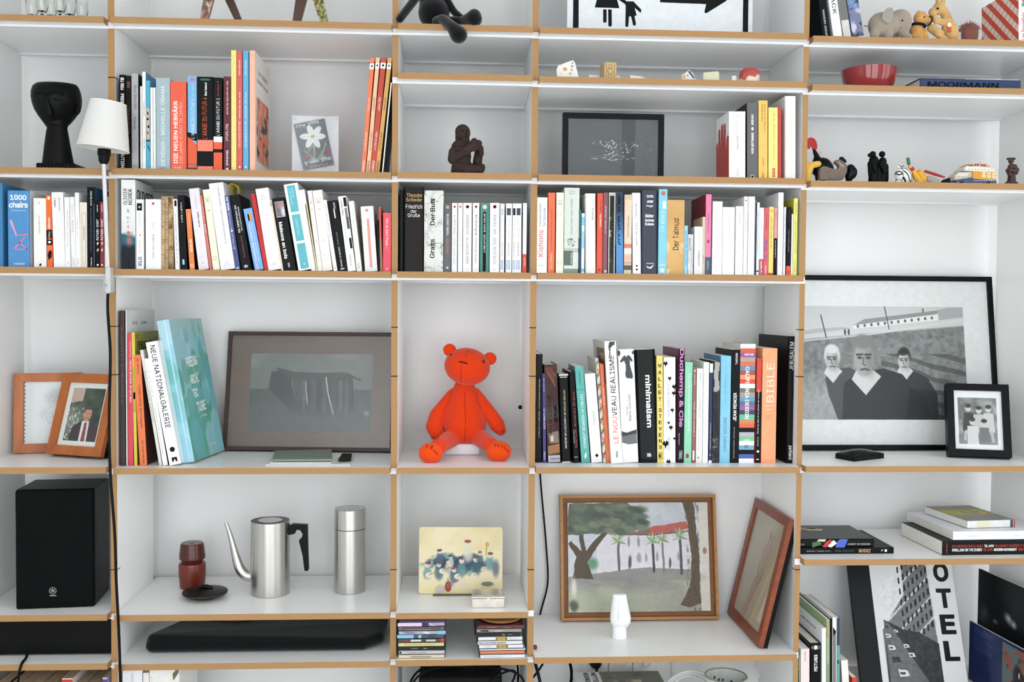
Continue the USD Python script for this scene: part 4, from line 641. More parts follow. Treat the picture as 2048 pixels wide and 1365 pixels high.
bk(H, 1095.6, 1088, 26.4, 730.3, (66, 42, 38), 'thick photographic maroon book with bold white title reading down', [('c', .02, .98, .003, .997, 160, wood), ('h', 'PHILIP JODIDIO', .2, .85, .055, .075, (220, 206, 200)), ('d', 'WOOD', .6, .88, .42, .59, WHITE, 2), ('d', 'ARCHITECTURE NOW!', .14, .42, .31, .72, WHITE, 1), ('h', 'TASCHEN', .2, .9, .95, .97, WHITE, 1)], hard=1, d=.15)
bk(H, 1123.4, 1117.6, 18.8, 749, (26, 30, 34), 'worn black book with white torn edges and small yellow and white capitals', [('d', 'HISTOIRE CRITIQUE', .42, .62, .18, .42, (214, 206, 150), 1), ('d', "DE L'ARCHITECTURE MODERNE", .42, .62, .43, .84, (220, 220, 220), 1), ('p', 0, 1, 0, .02, (206, 200, 186)), ('p', .1, .9, .03, .04, (190, 186, 176)), ('p', .05, .95, .985, 1, (206, 200, 186))], hard=1, d=.13)
bk(H, 1146.6, 1137.4, 13, 744, (30, 28, 30), 'black book with rust red serif lettering reading up its spine', [('u', 'Manuel Alvarez Bravo', .4, .78, .22, .83, (150, 74, 64), 0), ('u', 'Masques', .25, .4, .64, .78, (220, 220, 220), 1), ('h', 'MAPFRE', .2, .8, .93, .945, (190, 190, 190))], hard=1, d=.16)
bk(H, 1163, 1149.4, 17.6, 734, (84, 166, 160), 'teal green book with white capitals and a white leaf at its foot', [('u', 'COMMENT REGARDER UN TABLEAU', .4, .7, .29, .85, (226, 240, 238), 0), ('b', .235, .243, (60, 136, 132)), ('d', 'Francoise Barbe-Gall', .4, .62, .06, .19, (40, 96, 100)), ('s', [(.4, .96), (.42, .92), (.66, .89), (.64, .94)], WHITE)], d=.15, side=(60, 130, 126))
bk(H, 1183, 1169, 22, 748.7, (234, 234, 238), 'plain white book with thin spaced grey capitals and a black diamond emblem', [('d', 'INTIME DE LUI', .46, .58, .42, .58, GREY), ('d', 'PAUL VALERY', .64, .74, .43, .56, FAINT), ('s', [(.38, .92), (.55, .9), (.72, .92), (.55, .945)], INK)], d=.16)
def striped(cv):
    cv.c[:] = (214, 208, 196); cv.mix((np.abs((cv.v * 9 + cv.u * 12) % 1 - .5) < .16) * 1.0, (96, 92, 86)); cv.mix((np.abs((cv.v * 6 - cv.u * 10) % 1 - .5) < .08) * 1.0, (206, 116, 76))
bk(H, 1206.6, 1190.8, 6.6, 717.5, (206, 200, 186), 'thin pale book with diagonal black and orange pattern, cream cover behind', [('c', .02, .98, .003, .997, 110, striped)], d=.17, side=(206, 202, 186))
bk(H, 1213.2, 1199, 8.6, 729, (224, 112, 66), 'narrow orange book with white type, pressed against the large white one', [('u', 'Architectures', .3, .62, .24, .42, WHITE, 1), ('u', 'Beatriz Colomina', .35, .6, .08, .2, (240, 190, 166)), ('u', 'EDITIONS', .35, .6, .88, .96, (240, 200, 180)), ('p', .85, 1, .1, .8, (170, 50, 44))], d=.16)
def nr(cv):
    a = cv.asp; cv.c[:] = (238, 238, 240); cv.poly([(a * .36, .0), (a * .9, .0), (a * .85, .05), (a * .62, .06), (a * .64, .08), (a * .3, .09)], (60, 60, 62), wob=.02); cv.poly([(a * .34, .07), (a * .52, .06), (a * .44, .26), (a * .38, .26)], (70, 70, 72), wob=.01)
p, t, d, h = bk(H, 1222.4, 1208.6, 23.6, 683.4, (238, 238, 240), 'tallest white book of the row with huge coral capitals reading upwards', [('c', .03, .97, .003, .6, 150, nr), ('u', 'LE NOUVEAU REALISME', .32, .74, .115, .835, (226, 110, 90), 0), ('u', 'RMN', .46, .62, .9, .95, INK, 1)], base=928.6, d=.22, side=(206, 202, 192))
deco_on(p, [('p', .3, .95, .06, .35, (120, 86, 66)), ('p', .6, .9, .1, .22, (190, 170, 140))], d, h, LEFT(t, h, d))
def dress(cv):
    a = cv.asp; cv.c[:] = (238, 238, 239); D_k = (70, 71, 74)
    cv.poly([(a * .3, .06), (a * .44, .05), (a * .52, .07), (a * .6, .05), (a * .74, .055), (a * .92, .1), (a * .84, .115), (a * .72, .09), (a * .72, .13), (a * .9, .24), (a * .85, .26), (a * .5, .255), (a * .42, .24), (a * .44, .13), (a * .36, .1), (a * .16, .115), (a * .1, .1)], D_k)
    cv.ell(a * .05, .03, a * .09, .025, (40, 40, 42)); cv.ell(a * .95, .03, a * .08, .016, (70, 70, 72))
    cv.poly([(0, .735), (a * .3, .735), (a, .715), (a, .835), (a * .4, .84), (0, .82)], (112, 112, 116)); cv.poly([(0, .72), (a * .35, .735), (a, .71), (a, .745), (a * .4, .76), (0, .765)], (60, 60, 64))
bk(H, 1245, 1235.4, 32.4, 699.7, (238, 238, 239), 'broad white book with a printed dark grey dress and pale italic name', [('c', .01, .99, .002, .998, 210, dress), ('u', 'Marie Guinzelli', .5, .68, .4, .63, FAINT), ('u', 'Mode', .38, .46, .5, .58, FAINT), ('r', .42, .6, .945, .975, FAINT, .09)], d=.17)
p, t, d, h = bk(H, 1278.4, 1270.2, 41, 700.6, (20, 22, 27), 'very thick glossy black book with bold white lower-case title', [('d', 'minimalism', .44, .72, .225, .69, WHITE, 2), ('h', 'hhh', .4, .6, .915, .95, WHITE, 2)], rough=.16, curve=.009, d=.17)
bk(H, 1314.6, 1312.9, 13, 712, (226, 206, 112), 'yellow book with stacked black capitals reading down letter by letter', [('h', c, .28, .74, .075 + i * .0625, .11 + i * .0625, INK, 1) for i, c in enumerate('MALLET')] + [('o', .5, .465, .06, INK)] + [('h', c, .28, .74, .49 + i * .0575, .525 + i * .0575, INK, 1) for i, c in enumerate('STEVENS')] + [('p', .2, .85, .9, .965, (170, 160, 90)), ('p', .3, .5, .92, .95, (70, 70, 50))], d=.16)
H2 = H
BIRD = lambda u, v, s: [('s', [(u - s, v), (u - s * .3, v - s * .12), (u, v - s * .02), (u + s * .3, v - s * .14), (u + s, v + s * .02), (u + s * .2, v + s * .08), (u, v + s * .2), (u - s * .2, v + s * .07)], (26, 28, 32))]
bk(H2, 1327.4, 1327.4, 24, 715, (236, 236, 238), 'white book printed with small black flying birds and pale grey name', sum([BIRD(u, v, s) for u, v, s in ((.15, .06, .2), (.5, .2, .16), (.88, .28, .2), (.85, .34, .18), (.72, .5, .16), (.42, .62, .12), (.6, .665, .18), (.15, .82, .28), (.3, .81, .14), (.4, .99, .2), (.9, .77, .12))], []) + [('d', 'Lucas Felzmann', .32, .58, .26, .56, FAINT), ('d', 'Swarm', .32, .58, .76, .88, (150, 152, 160))], d=.17)
p, t, d, h = bk(H2, 1354, 1354.6, 12.8, 698, (44, 40, 44), 'dark book with big pink lower-case blackletter-like title, maroon cover', [('d', 'Duchamp & Cie', .1, .9, .0, .685, (206, 130, 190), 2), ('d', 'Pierre Cabanne', .2, .4, .74, .84, (200, 200, 206)), ('d', 'TERRAIL', .3, .8, .89, .97, (210, 210, 212), 1)], d=.2, side=(112, 44, 78))
bk(H2, 1367.6, 1368.2, 15.6, 725, (138, 206, 172), 'mint green book with white lettering and a red leaf at its foot', [('u', "Declaration universelle des droits de l'homme", .42, .66, .11, .69, (226, 244, 236), 1), ('e', .45, .93, .2, (160, 50, 46), 1.6)], d=.16)
bk(H2, 1383.8, 1385.6, 6.8, 735.5, (146, 92, 88), 'thin reddish brown book with white title and round badge', [('o', .5, .035, .35, (214, 186, 150)), ('u', 'COFFRET', .3, .7, .06, .18, (226, 200, 196)), ('u', "L'atelier par dela", .3, .72, .36, .72, (236, 226, 222), 1), ('p', .2, .7, .87, .97, WHITE)], d=.13)
bk(H2, 1391.4, 1393.2, 12.8, 737.5, (228, 228, 222), 'white book with pale lettering, left of the plain white and navy ones', [('u', 'Der kleine Prinz', .3, .64, .26, .52, FAINT), ('u', 'Antoine de Saint Exupery', .3, .6, .62, .87, FAINT), ('u', 'Karl Rauch', .45, .65, .05, .13, (130, 150, 130)), ('o', .4, .945, .12, GREY)], d=.14)
bk(H2, 1404.6, 1406.4, 11.4, 725, (238, 238, 240), 'plain white slim book with very faint letters near its head', [('u', 'RENAISSANCE', .4, .7, .03, .28, (214, 214, 220)), ('u', 'ARTE', .45, .6, .57, .64, FAINT)], d=.15)
bk(H2, 1417, 1418.4, 6.6, 727.7, (30, 40, 84), 'narrow navy book with white bands at head and foot', [('b', 0, .09, WHITE), ('b', .975, 1, WHITE), ('u', 'FRANCE PITTORESQUE', .35, .65, .6, .86, (200, 204, 222)), ('o', .5, .92, .16, WHITE)], d=.13)
def pipe(cv):
    a = cv.asp; cv.c[:] = (40, 40, 42); cv.grain(16, 22, 2); cv.poly([(a * .1, 0), (a, 0), (a, .08), (a * .75, .16), (a * .95, .28), (a * .5, .3), (a * .15, .3)], (166, 164, 160), wob=.03); cv.mix(np.clip((cv.noise(26, 4) - .62) * 10, 0, 1) * (cv.v > .7), (120, 120, 120))
bk(H2, 1424, 1426.4, 13.6, 722.6, (36, 36, 38), 'black and grey photographic book with condensed white capitals', [('c', .02, .98, .003, .997, 140, pipe), ('u', 'LES OUBLI\u00c9S DU PIPELINE', .2, .62, .33, .68, WHITE, 1), ('u', 'Philippe Brault', .4, .6, .83, .96, (200, 200, 200))], d=.15)
bk(H2, 1438.6, 1441, 21.8, 712.3, (128, 192, 220), 'light blue book with engraved-looking grey capitals', [('u', 'HENRY MOORE', .34, .64, .57, .89, (104, 132, 150), 1), ('u', 'UNA RETROSPECTIVA', .38, .6, .08, .44, (112, 168, 196))], d=.18, side=(70, 124, 160), hard=0, curve=.003)
bk(H2, 1461, 1463.6, 17.2, 700, (26, 27, 30), 'black book with condensed white capitals, right of the light blue one', [('u', 'JEAN RENOIR', .22, .62, .38, .63, WHITE, 2), ('u', 'TASCHEN', .42, .66, .03, .13, WHITE, 1), ('u', 'Christopher Faulkner / Paul Duncan', .3, .46, .68, .96, (200, 200, 200))], d=.17)
STR = 'F0EFEC CC5A44 9C4E92 A89A8C D46C4C 6084B0 A0523C E29468 D24C40 F2F0EA 6A7064 A29480 5E96C0 566E7A 925AA4 34424A 5CBCA0 C08A60 DC6444 2C2A30 B0AEB8 74BC88 ECECEA 68A8C6 262832 4A60A6 F0EFEE'.split()
bk(H2, 1477.4, 1482, 30.6, 688.3, (220, 216, 210), 'thick book with many horizontal stripes of different colours on its spine', [('b', i / 27, (i + 1) / 27, s) for i, s in enumerate(STR)] + [('h', 'KAPLAN', .28, .86, .078, .098, WHITE, 1), ('d', 'CALIFORNIA DESIGN', .36, .62, .19, .63, WHITE, 2), ('h', 'LACMA', .25, .7, .8, .822, WHITE), ('p', .35, .62, .85, .875, (120, 120, 130))], d=.18, hard=1)
bk(H2, 1510.4, 1513.6, 10.4, 717.4, (200, 62, 48), 'narrow book, red above and black below, white serif title reading upwards', [('b', .32, 1, (28, 26, 28)), ('u', "Dans la tete d'un pilote de chasse", .28, .62, .3, .72, WHITE, 1), ('u', 'MARC SCHEFFLER', .35, .6, .75, .84, (206, 206, 206)), ('o', .5, .89, .25, WHITE), ('p', .2, .7, .96, .97, WHITE)], d=.13)
bk(H2, 1522, 1527.4, 29.6, 697, (250, 164, 118), 'thick peach orange book with big white serif capitals', [('u', 'BIBLE', .3, .8, .13, .47, (252, 226, 210), 0), ('p', .22, .78, .5, .505, (252, 220, 200)), ('p', .22, .78, .53, .534, (252, 220, 200)), ('h', 'Nouvelle', .3, .7, .58, .59, (220, 130, 90)), ('h', 'traduction', .32, .68, .6, .61, (220, 130, 90)), ('h', 'Bayard', .35, .68, .955, .967, (252, 216, 196))], d=.2)
bk(H2, 1572.8, 1576.2, 14.4, 673, (20, 22, 26), 'tall black book alone at the right end, thin white capitals near its head', [('u', 'JERUSALEM', .2, .8, .045, .265, (226, 226, 222), 0), ('d', 'parkland', .2, .8, .86, .97, (220, 220, 218), 1)], base=927.4, d=.26, hard=1)

# -- leaning books and the checked book, top right
I_ = Row(4, 0, 'books leaning at the left of the plush animals', Y=.01)
I_.z = Z[4][0] + .0003
bk(I_, 1647, 1622, 15.6, -120, (28, 34, 38), 'black book leaning, pale ring and small white type, left end of the top right shelf', [('o', .5, .55, .26, (206, 206, 204)), ('o', .5, .55, .19, (28, 34, 38)), ('o', .5, .55, .1, (206, 206, 204)), ('u', 'MODE DESIGN', .35, .6, .7, .97, (206, 206, 204), 1)], d=.22, side=(16, 20, 24))
bk(I_, 1668, 1641, 18.4, -110, (238, 239, 242), 'white book leaning with thin hand-written black capitals', [('d', 'JACK BLACK', .3, .75, .2, .73, INK, 0), ('d', 'Dessins et notes', .3, .5, .78, .96, (214, 216, 222))], d=.2)
bk(I_, 1688.6, 1661, 15.4, -105, (206, 204, 198), 'grey book leaning, dark grey upper half and pale lower half', [('b', 0, .785, (112, 112, 106))], d=.2)
def blueflo(cv):
    cv.c[:] = (120, 124, 150); cv.mix(np.clip((cv.noise(14, 2) - .5) * 10, 0, 1), (46, 52, 76)); cv.mix(np.clip((cv.noise(10, 6) - .55) * 10, 0, 1), (206, 196, 214)); cv.mix(np.clip((cv.noise(12, 9) - .6) * 12, 0, 1), (104, 160, 220))
bk(I_, 1706.4, 1678, 23.6, -100, (110, 116, 150), 'thick book leaning with a blue, lilac and white flowery spine', [('c', .02, .98, .003, .96, 130, blueflo), ('b', .965, 1, (226, 228, 236))], d=.2)
J_ = Row(4, 0, 'cookbook at the far right of the top right shelf', Y=.0)
def gingham(cv):
    u, v = cv.u / cv.asp, cv.v; red = ((v / .27 - u / .25) % 1) < .5; faint = ((v / .2 + u / .16) % 1) < .45
    cv.c[:] = (232, 216, 206); cv.mix((~red) * faint * .5, (222, 150, 130)); cv.mix(red * 1.0, (206, 78, 46)); cv.mix(red * faint * .3, (190, 60, 34))
p, t, d, h = bk(J_, 2037.5, 2037.5, 26, -26, (238, 236, 234), 'cookbook with red and white checked cover and script lettering, far right of the top shelf', [('u', 'Les Essentiels', .2, .6, .45, .93, (206, 70, 60), 1), ('u', 'Mado', .2, .6, .2, .34, INK, 1)], d=.185)
deco_on(p, [('c', .003, .997, .003, .997, 150, gingham)], d, h, LEFT(t, h, d))

# -- lower right: books standing left of the street picture
K_ = Row(4, 5, 'books standing in the lower right compartment', Y=.012)
bk(K_, 1597.6, 1597.6, 3.6, 1300, (78, 112, 96), 'thin grey-green book at the upright, lower right', [('u', 'MERIEM BENNANI', .3, .7, .1, .6, (214, 222, 216), 1)], d=.16)
bk(K_, 1601.4, 1601.4, 18, 1299, (232, 214, 214), 'pale pink book with fine grey capitals, lower right', [('d', 'SEINE SALON', .4, .6, .05, .2, (150, 140, 142))], d=.17)
bk(K_, 1620.6, 1620.6, 22, 1288, (24, 28, 31), 'thick black album with bold white capitals and a white sunburst', [('o', .5, .062, .17, WHITE), ('u', 'PICTURES', .35, .66, .17, .42, WHITE, 2)] + [('s', [(.5 + .26 * math.cos(a), .062 + .022 * math.sin(a)), (.5 + .4 * math.cos(a + .09), .062 + .034 * math.sin(a + .09)), (.5 + .4 * math.cos(a - .09), .062 + .034 * math.sin(a - .09))], WHITE) for a in np.arange(12) * math.pi / 6], hard=1, d=.2)
p, t, d, h = bk(K_, 1643.6, 1643.6, 9, 1257, (228, 230, 229), 'tall thin white book right of the black album with the sunburst', d=.23)
deco_on(p, [('h', 'MARC SCHUSTER', .3, .8, .06, .08, INK, 1)], d, h, LEFT(t, h, d))
bk(K_, 1653.2, 1653.2, 6.6, 1240, (150, 172, 128), 'thin pale green book with an orange mottled spine', [('p', .1, .6, .02, .2, (190, 130, 100)), ('p', .2, .8, .5, .8, (120, 140, 110))], d=.23, side=(142, 166, 118))
bk(K_, 1660, 1660, 4.6, 1238, (24, 28, 28), 'thin black book between the pale green and the white one, lower right', d=.25, hard=0)
bk(K_, 1664.8, 1664.8, 9, 1236, (226, 224, 220), 'white magazine with a long grey panel on its spine, lower right', [('p', .1, .8, .14, .9, (120, 112, 106)), ('s', [(.1, .1), (.9, .16), (.2, .2)], (30, 30, 30))], d=.22)
bk(K_, 1674, 1674, 5.8, 1237, (30, 60, 84), 'thin dark blue and turquoise magazine, lower right', [('b', .3, 1, (90, 160, 158)), ('p', .1, .7, .46, .5, (20, 50, 60))], d=.22)
bk(K_, 1688, 1682, 14, 1322, (230, 226, 216), 'short cream leaning book before the street picture, lower right', d=.14)
bk(K_, 1707, 1704, 10, 1356, (192, 62, 50), 'short red leaning book before the street picture, lower right', d=.12)

# ------------------------------------------------------------------ books and discs lying flat
def lying(name, label, cat_, F, z0, t, L, d, yaw, group=None):
    """A thing lying with its spine to the front: local z runs along the spine to the right, local x downwards."""
    o = at_z(F[0], F[1], z0); R = rot('z', yaw) @ np.array([[0, 0, 1], [0, 1, 0], [-1, 0, 0]], float)
    m = np.eye(4); m[:3, :3] = R.T; m[3, :3] = (o[0], o[1], z0 + t)
    return thing(name, label, cat_, m=m, group=group)
z4 = Z[4][4] + .0003
GL = 'books lying on the right-hand shelf'
def px_t(F, ytop, z0):        # thickness whose front edge reaches ytop at F
    o = at_z(F[0], F[1], z0); return at_y(F[0], ytop, o[1])[2] - z0
zb = z4; F = (1787.3, 1107.8); t1 = px_t(F, 1095.5, zb); L1 = at_z(*F, zb)[0] - UX[4][1] - .0006
o = at_z(*F, zb); fl = project(o - (L1, 0, 0))
p = lying('book', 'black lying book with gold and grey capitals, lower of two by the upright', 'book', fl, zb, t1, L1, .21, 0, GL)
book_parts(p, t1, .21, L1, (34, 37, 40), hard=0, deco=[('u', 'BODIZ', .25, .8, .24, .36, (206, 166, 110), 2), ('u', 'ISRAEL MONTESSI', .4, .65, .41, .61, (96, 100, 104)), ('u', 'SAEWO / SANS DIEU', .4, .7, .65, .9, (160, 162, 166)), ('p', .3, .72, .07, .095, WHITE), ('s', [(.4, .11), (.3, .125), (.7, .13)], WHITE)])
zb += t1 + .0003; F2 = (1747.8, 1095.3); t2 = px_t(F2, 1078.8, zb); L2 = at_z(*F2, zb)[0] - UX[4][1] - .0006; o2 = at_z(*F2, zb); fl = project(o2 - (L2, 0, 0))
p = lying('book', 'black lying sketchbook with red, white and blue brushstrokes on its spine', 'book', fl, zb, t2, L2, .17, 0, GL)
book_parts(p, t2, .17, L2, (32, 35, 36), hard=1, side=(62, 64, 62), deco=[('u', 'CARNET DE DESSINS', .5, .72, .05, .34, (206, 206, 206), 1), ('u', 'RIOUR', .5, .7, .9, .99, (160, 160, 160)), ('s', [(0, .34), (1, .38), (1, .5), (.2, .47), (0, .44)], (72, 100, 200)), ('s', [(.1, .52), (.5, .48), (1, .55), (.9, .6), (.4, .58)], (226, 222, 220)), ('s', [(0, .56), (.3, .55), (1, .62), (.9, .67), (.3, .62)], (196, 56, 44)), ('s', [(.2, .7), (.6, .68), (1, .8), (.4, .8)], (70, 110, 60)), ('s', [(0, .62), (.3, .64), (.25, .74), (0, .72)], (206, 200, 170))])
deco_on(p, [('s', [(.2, .95), (.3, .7), (.36, .66), (.4, .5), (.3, .45), (.2, .6)], (196, 188, 160)), ('s', [(.1, .9), (.2, .5), (.3, .55)], (150, 130, 110))], .17, L2, ((0, .17, 0), (0, -1, 0), (0, 0, 1)))
def stackbook(F, K, z0, ytop, L, col, label, deco, **kw):
    A_, B_ = at_z(*F, z0), at_z(*K, z0); yaw = math.degrees(math.atan2(-(B_[0] - A_[0]), B_[1] - A_[1])); d = float(np.hypot(*(B_ - A_)[:2])); d = min(d, .26)
    t = px_t(F, ytop, z0); p = lying('book', label, 'book', F, z0, t, L, d, yaw, GL); book_parts(p, t, d, L, col, deco=deco, **kw); return z0 + t + .0003, p, t, d
z = z4
z, p, t, d = stackbook((1884, 1111.3), (1802, 1071), z, 1083.2, .31, (38, 40, 42), 'thick black lying book with red and white condensed capitals, bottom of the stack of three',
    [('u', 'DES MAISONS SUR LE SABLE', .28, .46, .63, .91, (196, 66, 50), 1), ('u', 'TEL AVIV', .28, .46, .53, .62, WHITE, 2), ('u', 'MOUVEMENT MODERNE ET ESPRIT', .28, .46, .2, .52, (196, 66, 50), 1), ('u', 'DWELLING ON THE DUNES', .54, .74, .64, .91, WHITE, 2), ('u', 'TEL AVIV', .54, .74, .54, .63, (196, 66, 50), 1), ('u', 'MODERN MOVEMENT', .54, .74, .32, .53, WHITE, 2), ('u', 'AND BAUHAUS', .54, .74, .14, .31, (196, 66, 50), 1), ('h', 'Jean', .1, .9, .95, .965, (196, 66, 50))], hard=0, page=WHITEPAPER)
z, p, t, d = stackbook((1906, 1081), (1807, 1037), z + .001, 1064, .3, (238, 239, 243), 'white lying book in the middle of the stack of three', [('u', 'basilique', .45, .65, .76, .86, (190, 192, 200)), ('u', 'jean courrance', .45, .65, .25, .42, (190, 192, 200))])
def gridcover(cv):
    cv.c[:] = (150, 148, 138); cv.mix(((cv.u * 40 % 1) < .3) * .5, (200, 200, 192)); cv.mix(((cv.v * 60 % 1) < .3) * .5, (110, 108, 100)); cv.mix((np.abs(cv.u / cv.asp - .45) < .17) * np.clip((cv.noise(12, 3) - .35) * 5, 0, 1) * .9, (206, 190, 60))
z, p, t, d = stackbook((1934.5, 1057.5), (1849, 1027), z + .001, 1043, .145 * 1.0, (226, 226, 226), 'grey and yellow checked paperback on top of the stack of three', [('p', .05, .95, .55, .8, (224, 222, 190)), ('p', 0, 1, .04, .1, (70, 72, 76)), ('p', 0, 1, .0, .03, (190, 60, 54))] + [('p', 0, 1, .12 + i * .05, .124 + i * .05, (200, 202, 208)) for i in range(17)], side=(176, 174, 166))
deco_on(p, [('c', .01, .99, .01, .99, 160, gridcover)], d, .145, ((0, d, 0), (0, -1, 0), (0, 0, 1)))
# the navy book and white booklet beside the red bowl
zz = Z[4][1] + .0003; Yf = .006; o = at_y(1841, 168, Yf); tN = at_y(1841, 155.7, Yf)[2] - zz
p = lying('book', 'large navy blue lying book with embossed black capitals, right of the red bowl', 'book', project((o[0], Yf, zz)), zz, tN, .274, .24, 0)
book_parts(p, tN, .24, .274, (34, 54, 92), hard=1, deco=[('u', 'MOORMANN', .3, .78, .22, .93, (16, 26, 44), 2)])
o = at_y(1930, 155, .03); tB = .006
p = lying('booklet', 'thin white booklet lying on the navy blue book', 'booklet', project((o[0], .03, zz + tN + .0003)), zz + tN + .0003, tB, .15, .2, 0)
book_parts(p, tB, .2, .15, (236, 236, 240))
# magazines in the shallow compartment left of the tiles
zz = Z[2][1] + .0003; o = at_y(912, 146, .10)
for i, (yw, tt, lab, dc) in enumerate([(38, .008, 'white magazine with black dots on its spine, under a grey one', [('o', .5, .12 + .1 * k, .5, INK) for k in range(6)]), (36, .0035, 'grey magazine lying on the dotted white one in the shallow compartment', [])]):
    m = np.eye(4); R = rot('z', yw) @ np.array([[0, 0, 1], [0, 1, 0], [-1, 0, 0]], float); m[:3, :3] = R.T; m[3, :3] = (o[0], .055, zz + tt)
    m[3, 0] = at_y(918, 146, .055)[0]
    p = thing('magazine', lab, 'magazine', m=m, group='magazines in the shallow compartment'); book_parts(p, tt, .13, .17, (232, 232, 230) if i == 0 else (120, 118, 112), deco=dc, side=(130, 128, 120)); zz += tt + .0003
# compact discs
def disc_case(F, z0, L, yaw, col, label, deco, t=.0102, cx=None, group=None):
    m = np.eye(4); R = rot('z', yaw) @ np.array([[0, 0, 1], [0, 1, 0], [-1, 0, 0]], float); m[:3, :3] = R.T; m[3, :3] = (F[0], F[1], z0 + t)
    p = thing('disc_case', label, 'CD case', m=m, group=group)
    part(p, 'jewel_case', box(0, t, 0, .125, 0, L, .0004), CLEARPLASTIC); part(p, 'inlay', box(.0011, t - .0011, .0008, .122, .0035, L - .0035), mat(col, .4, vary=.02))
    part(p, 'disc_tray', box(.0028, t - .0028, .006, .118, .001, .003), mat((40, 40, 44), .4))
    deco_on(p, deco, t, L, ((0, 0, 0), (1, 0, 0), (0, 0, 1))); return z0 + t + .0002
zc0 = Z[2][6] + .0003; x0 = at_z(794.8, 1318.5, zc0); GC = 'compact discs in the left stack'
CD1 = [((226, 206, 170), 'beige disc case at the bottom of the left stack', [('u', 'PABLO MILANES PABLO MILANES', .4, .66, .3, .72, INK, 1)]), ((196, 196, 200), 'grey-white disc case second from the bottom of the left stack', [('u', 'Chet Baker in New York', .36, .62, .4, .8, (150, 96, 90)), ('o', .5, .94, .25, INK)]),
       ((34, 36, 38), 'black disc case third from the bottom of the left stack', [('u', 'GOLDBERG', .4, .62, .58, .72, (180, 180, 180)), ('u', 'Bach', .4, .62, .38, .46, (220, 220, 220))]), ((216, 208, 136), 'yellow disc case in the middle of the left stack', [('u', 'Francoise Hardy La question', .4, .66, .22, .8, (160, 130, 70)), ('s', [(.1, .84), (.9, .82), (.9, .825), (.1, .845)], RED)]),
       ((66, 52, 52), 'dark disc case with white blocks above the yellow one, left stack', [('p', .25, .75, .5, .72, (206, 200, 200)), ('p', .25, .75, .2, .4, (190, 180, 184)), ('b', .02, .1, (170, 60, 60)), ('p', .25, .75, .76, .86, (130, 50, 56))]), ((60, 84, 110), 'disc case half light blue and half dark blue in the left stack', [('p', .05, .95, .66, 1, (126, 182, 220)), ('p', .1, .9, .5, .56, (130, 190, 220)), ('p', .3, .7, .2, .36, (40, 60, 84))]),
       ((176, 172, 184), 'mottled grey disc case with a blue end, third from the top, left stack', [('p', .05, .95, 0, .18, (130, 176, 210)), ('s', [(.2, .9), (.8, .8), (.6, .6), (.2, .7)], (130, 120, 140)), ('s', [(.2, .5), (.8, .4), (.6, .3), (.2, .4)], (220, 214, 222))]), ((104, 100, 104), 'dark grey disc case second from the top of the left stack', [('p', .3, .6, .1, .9, (70, 68, 74)), ('p', .62, .8, .3, .85, (140, 136, 140))]),
       ((180, 160, 190), 'violet and pink disc case on top of the left stack', [('p', .05, .95, .5, 1, (222, 196, 220)), ('p', .05, .95, .36, .5, (70, 30, 80)), ('s', [(.1, .34), (.9, .2), (.9, .3), (.2, .36)], (206, 180, 216))])]
z = zc0
for i, (col, lab, dc) in enumerate(CD1): z = disc_case((x0[0] + rng.uniform(-.0012, .0012), x0[1] + .0015 * (i % 3)), z, .125, rng.uniform(-.5, .5), col, lab, dc, group=GC)
x1 = at_z(958, 1318.5, zc0); GC2 = 'compact discs in the right stack'
GOLD = [('p', -.05, 1.05, .35, .6, (176, 150, 90)), ('h', 'o', .3, .7, .45, .5, (110, 84, 40)), ('p', .1, .9, .37, .39, (110, 84, 40)), ('p', .1, .9, .56, .58, (110, 84, 40))]
CD2 = [(0, .123, (230, 231, 234), 'plain white disc case at the bottom of the right stack', [('u', 'JULIE BERMAN', .4, .6, .5, .9, FAINT)], .0102), (-1, .124, (220, 118, 78), 'orange disc case second from the bottom of the right stack', [('u', 'JOHN COLTRANE A LOVE SUPREME', .36, .6, .25, .94, (240, 180, 150))], .0098), (-2, .127, (214, 220, 232), 'very thin white card disc sleeve above the orange case', [], .005),
       (-3, .122, (232, 232, 236), 'lower of two white disc cases with a gold paper band, right stack', GOLD + [('u', 'Keith', .4, .6, .7, .85, FAINT)], .0102), (-6, .123, (228, 226, 228), 'white disc case with black stencil capitals in the right stack', [('u', 'WILD NOTHING GEMINI', .3, .7, .38, .95, INK, 1)], .0102), (-5, .122, (232, 232, 236), 'upper of two white disc cases with a gold paper band, right stack', GOLD + [('u', 'Koln', .4, .6, .12, .3, FAINT)], .0102),
       (-11, .124, (44, 46, 50), 'charcoal disc case fourth from the top of the right stack', [('u', 'ARVO', .4, .6, .2, .3, FAINT), ('p', .3, .7, .36, .42, (120, 120, 122))], .0102), (-9, .124, (150, 148, 140), 'grey disc case with a black brush mark, right stack', [('s', [(.4, .9), (.3, .75), (.7, .7), (.6, .9)], (50, 50, 50)), ('u', 'ABBEY', .4, .62, .4, .6, WHITE)], .0102), (-6, .126, (90, 24, 30), 'dark red disc case on top of the right stack, under the round lid', [('u', 'Allegri', .35, .65, .6, .78, (200, 150, 150)), ('u', 'Miserere', .4, .6, .3, .44, (190, 140, 140))], .0102)]
z = zc0
for dx, L, col, lab, dc, t in CD2: z = disc_case((x1[0] + dx * .0011, x1[1] + .002 * (dx % 2)), z, L, .6, col, lab, dc, t=t, group=GC2)
single('wooden_dish', 'round brown wooden dish lying on the right stack of discs', 'dish', moved(lathe([(0, 0), (.05, 0), (.056, .002), (.057, .0045), (.055, .0065), (.02, .0075), (0, .008)], 40), (x1[0] + .058, x1[1] + .062, z + .0003)), mat((150, 108, 64), .4, vary=.2, scale=30), smooth=40)

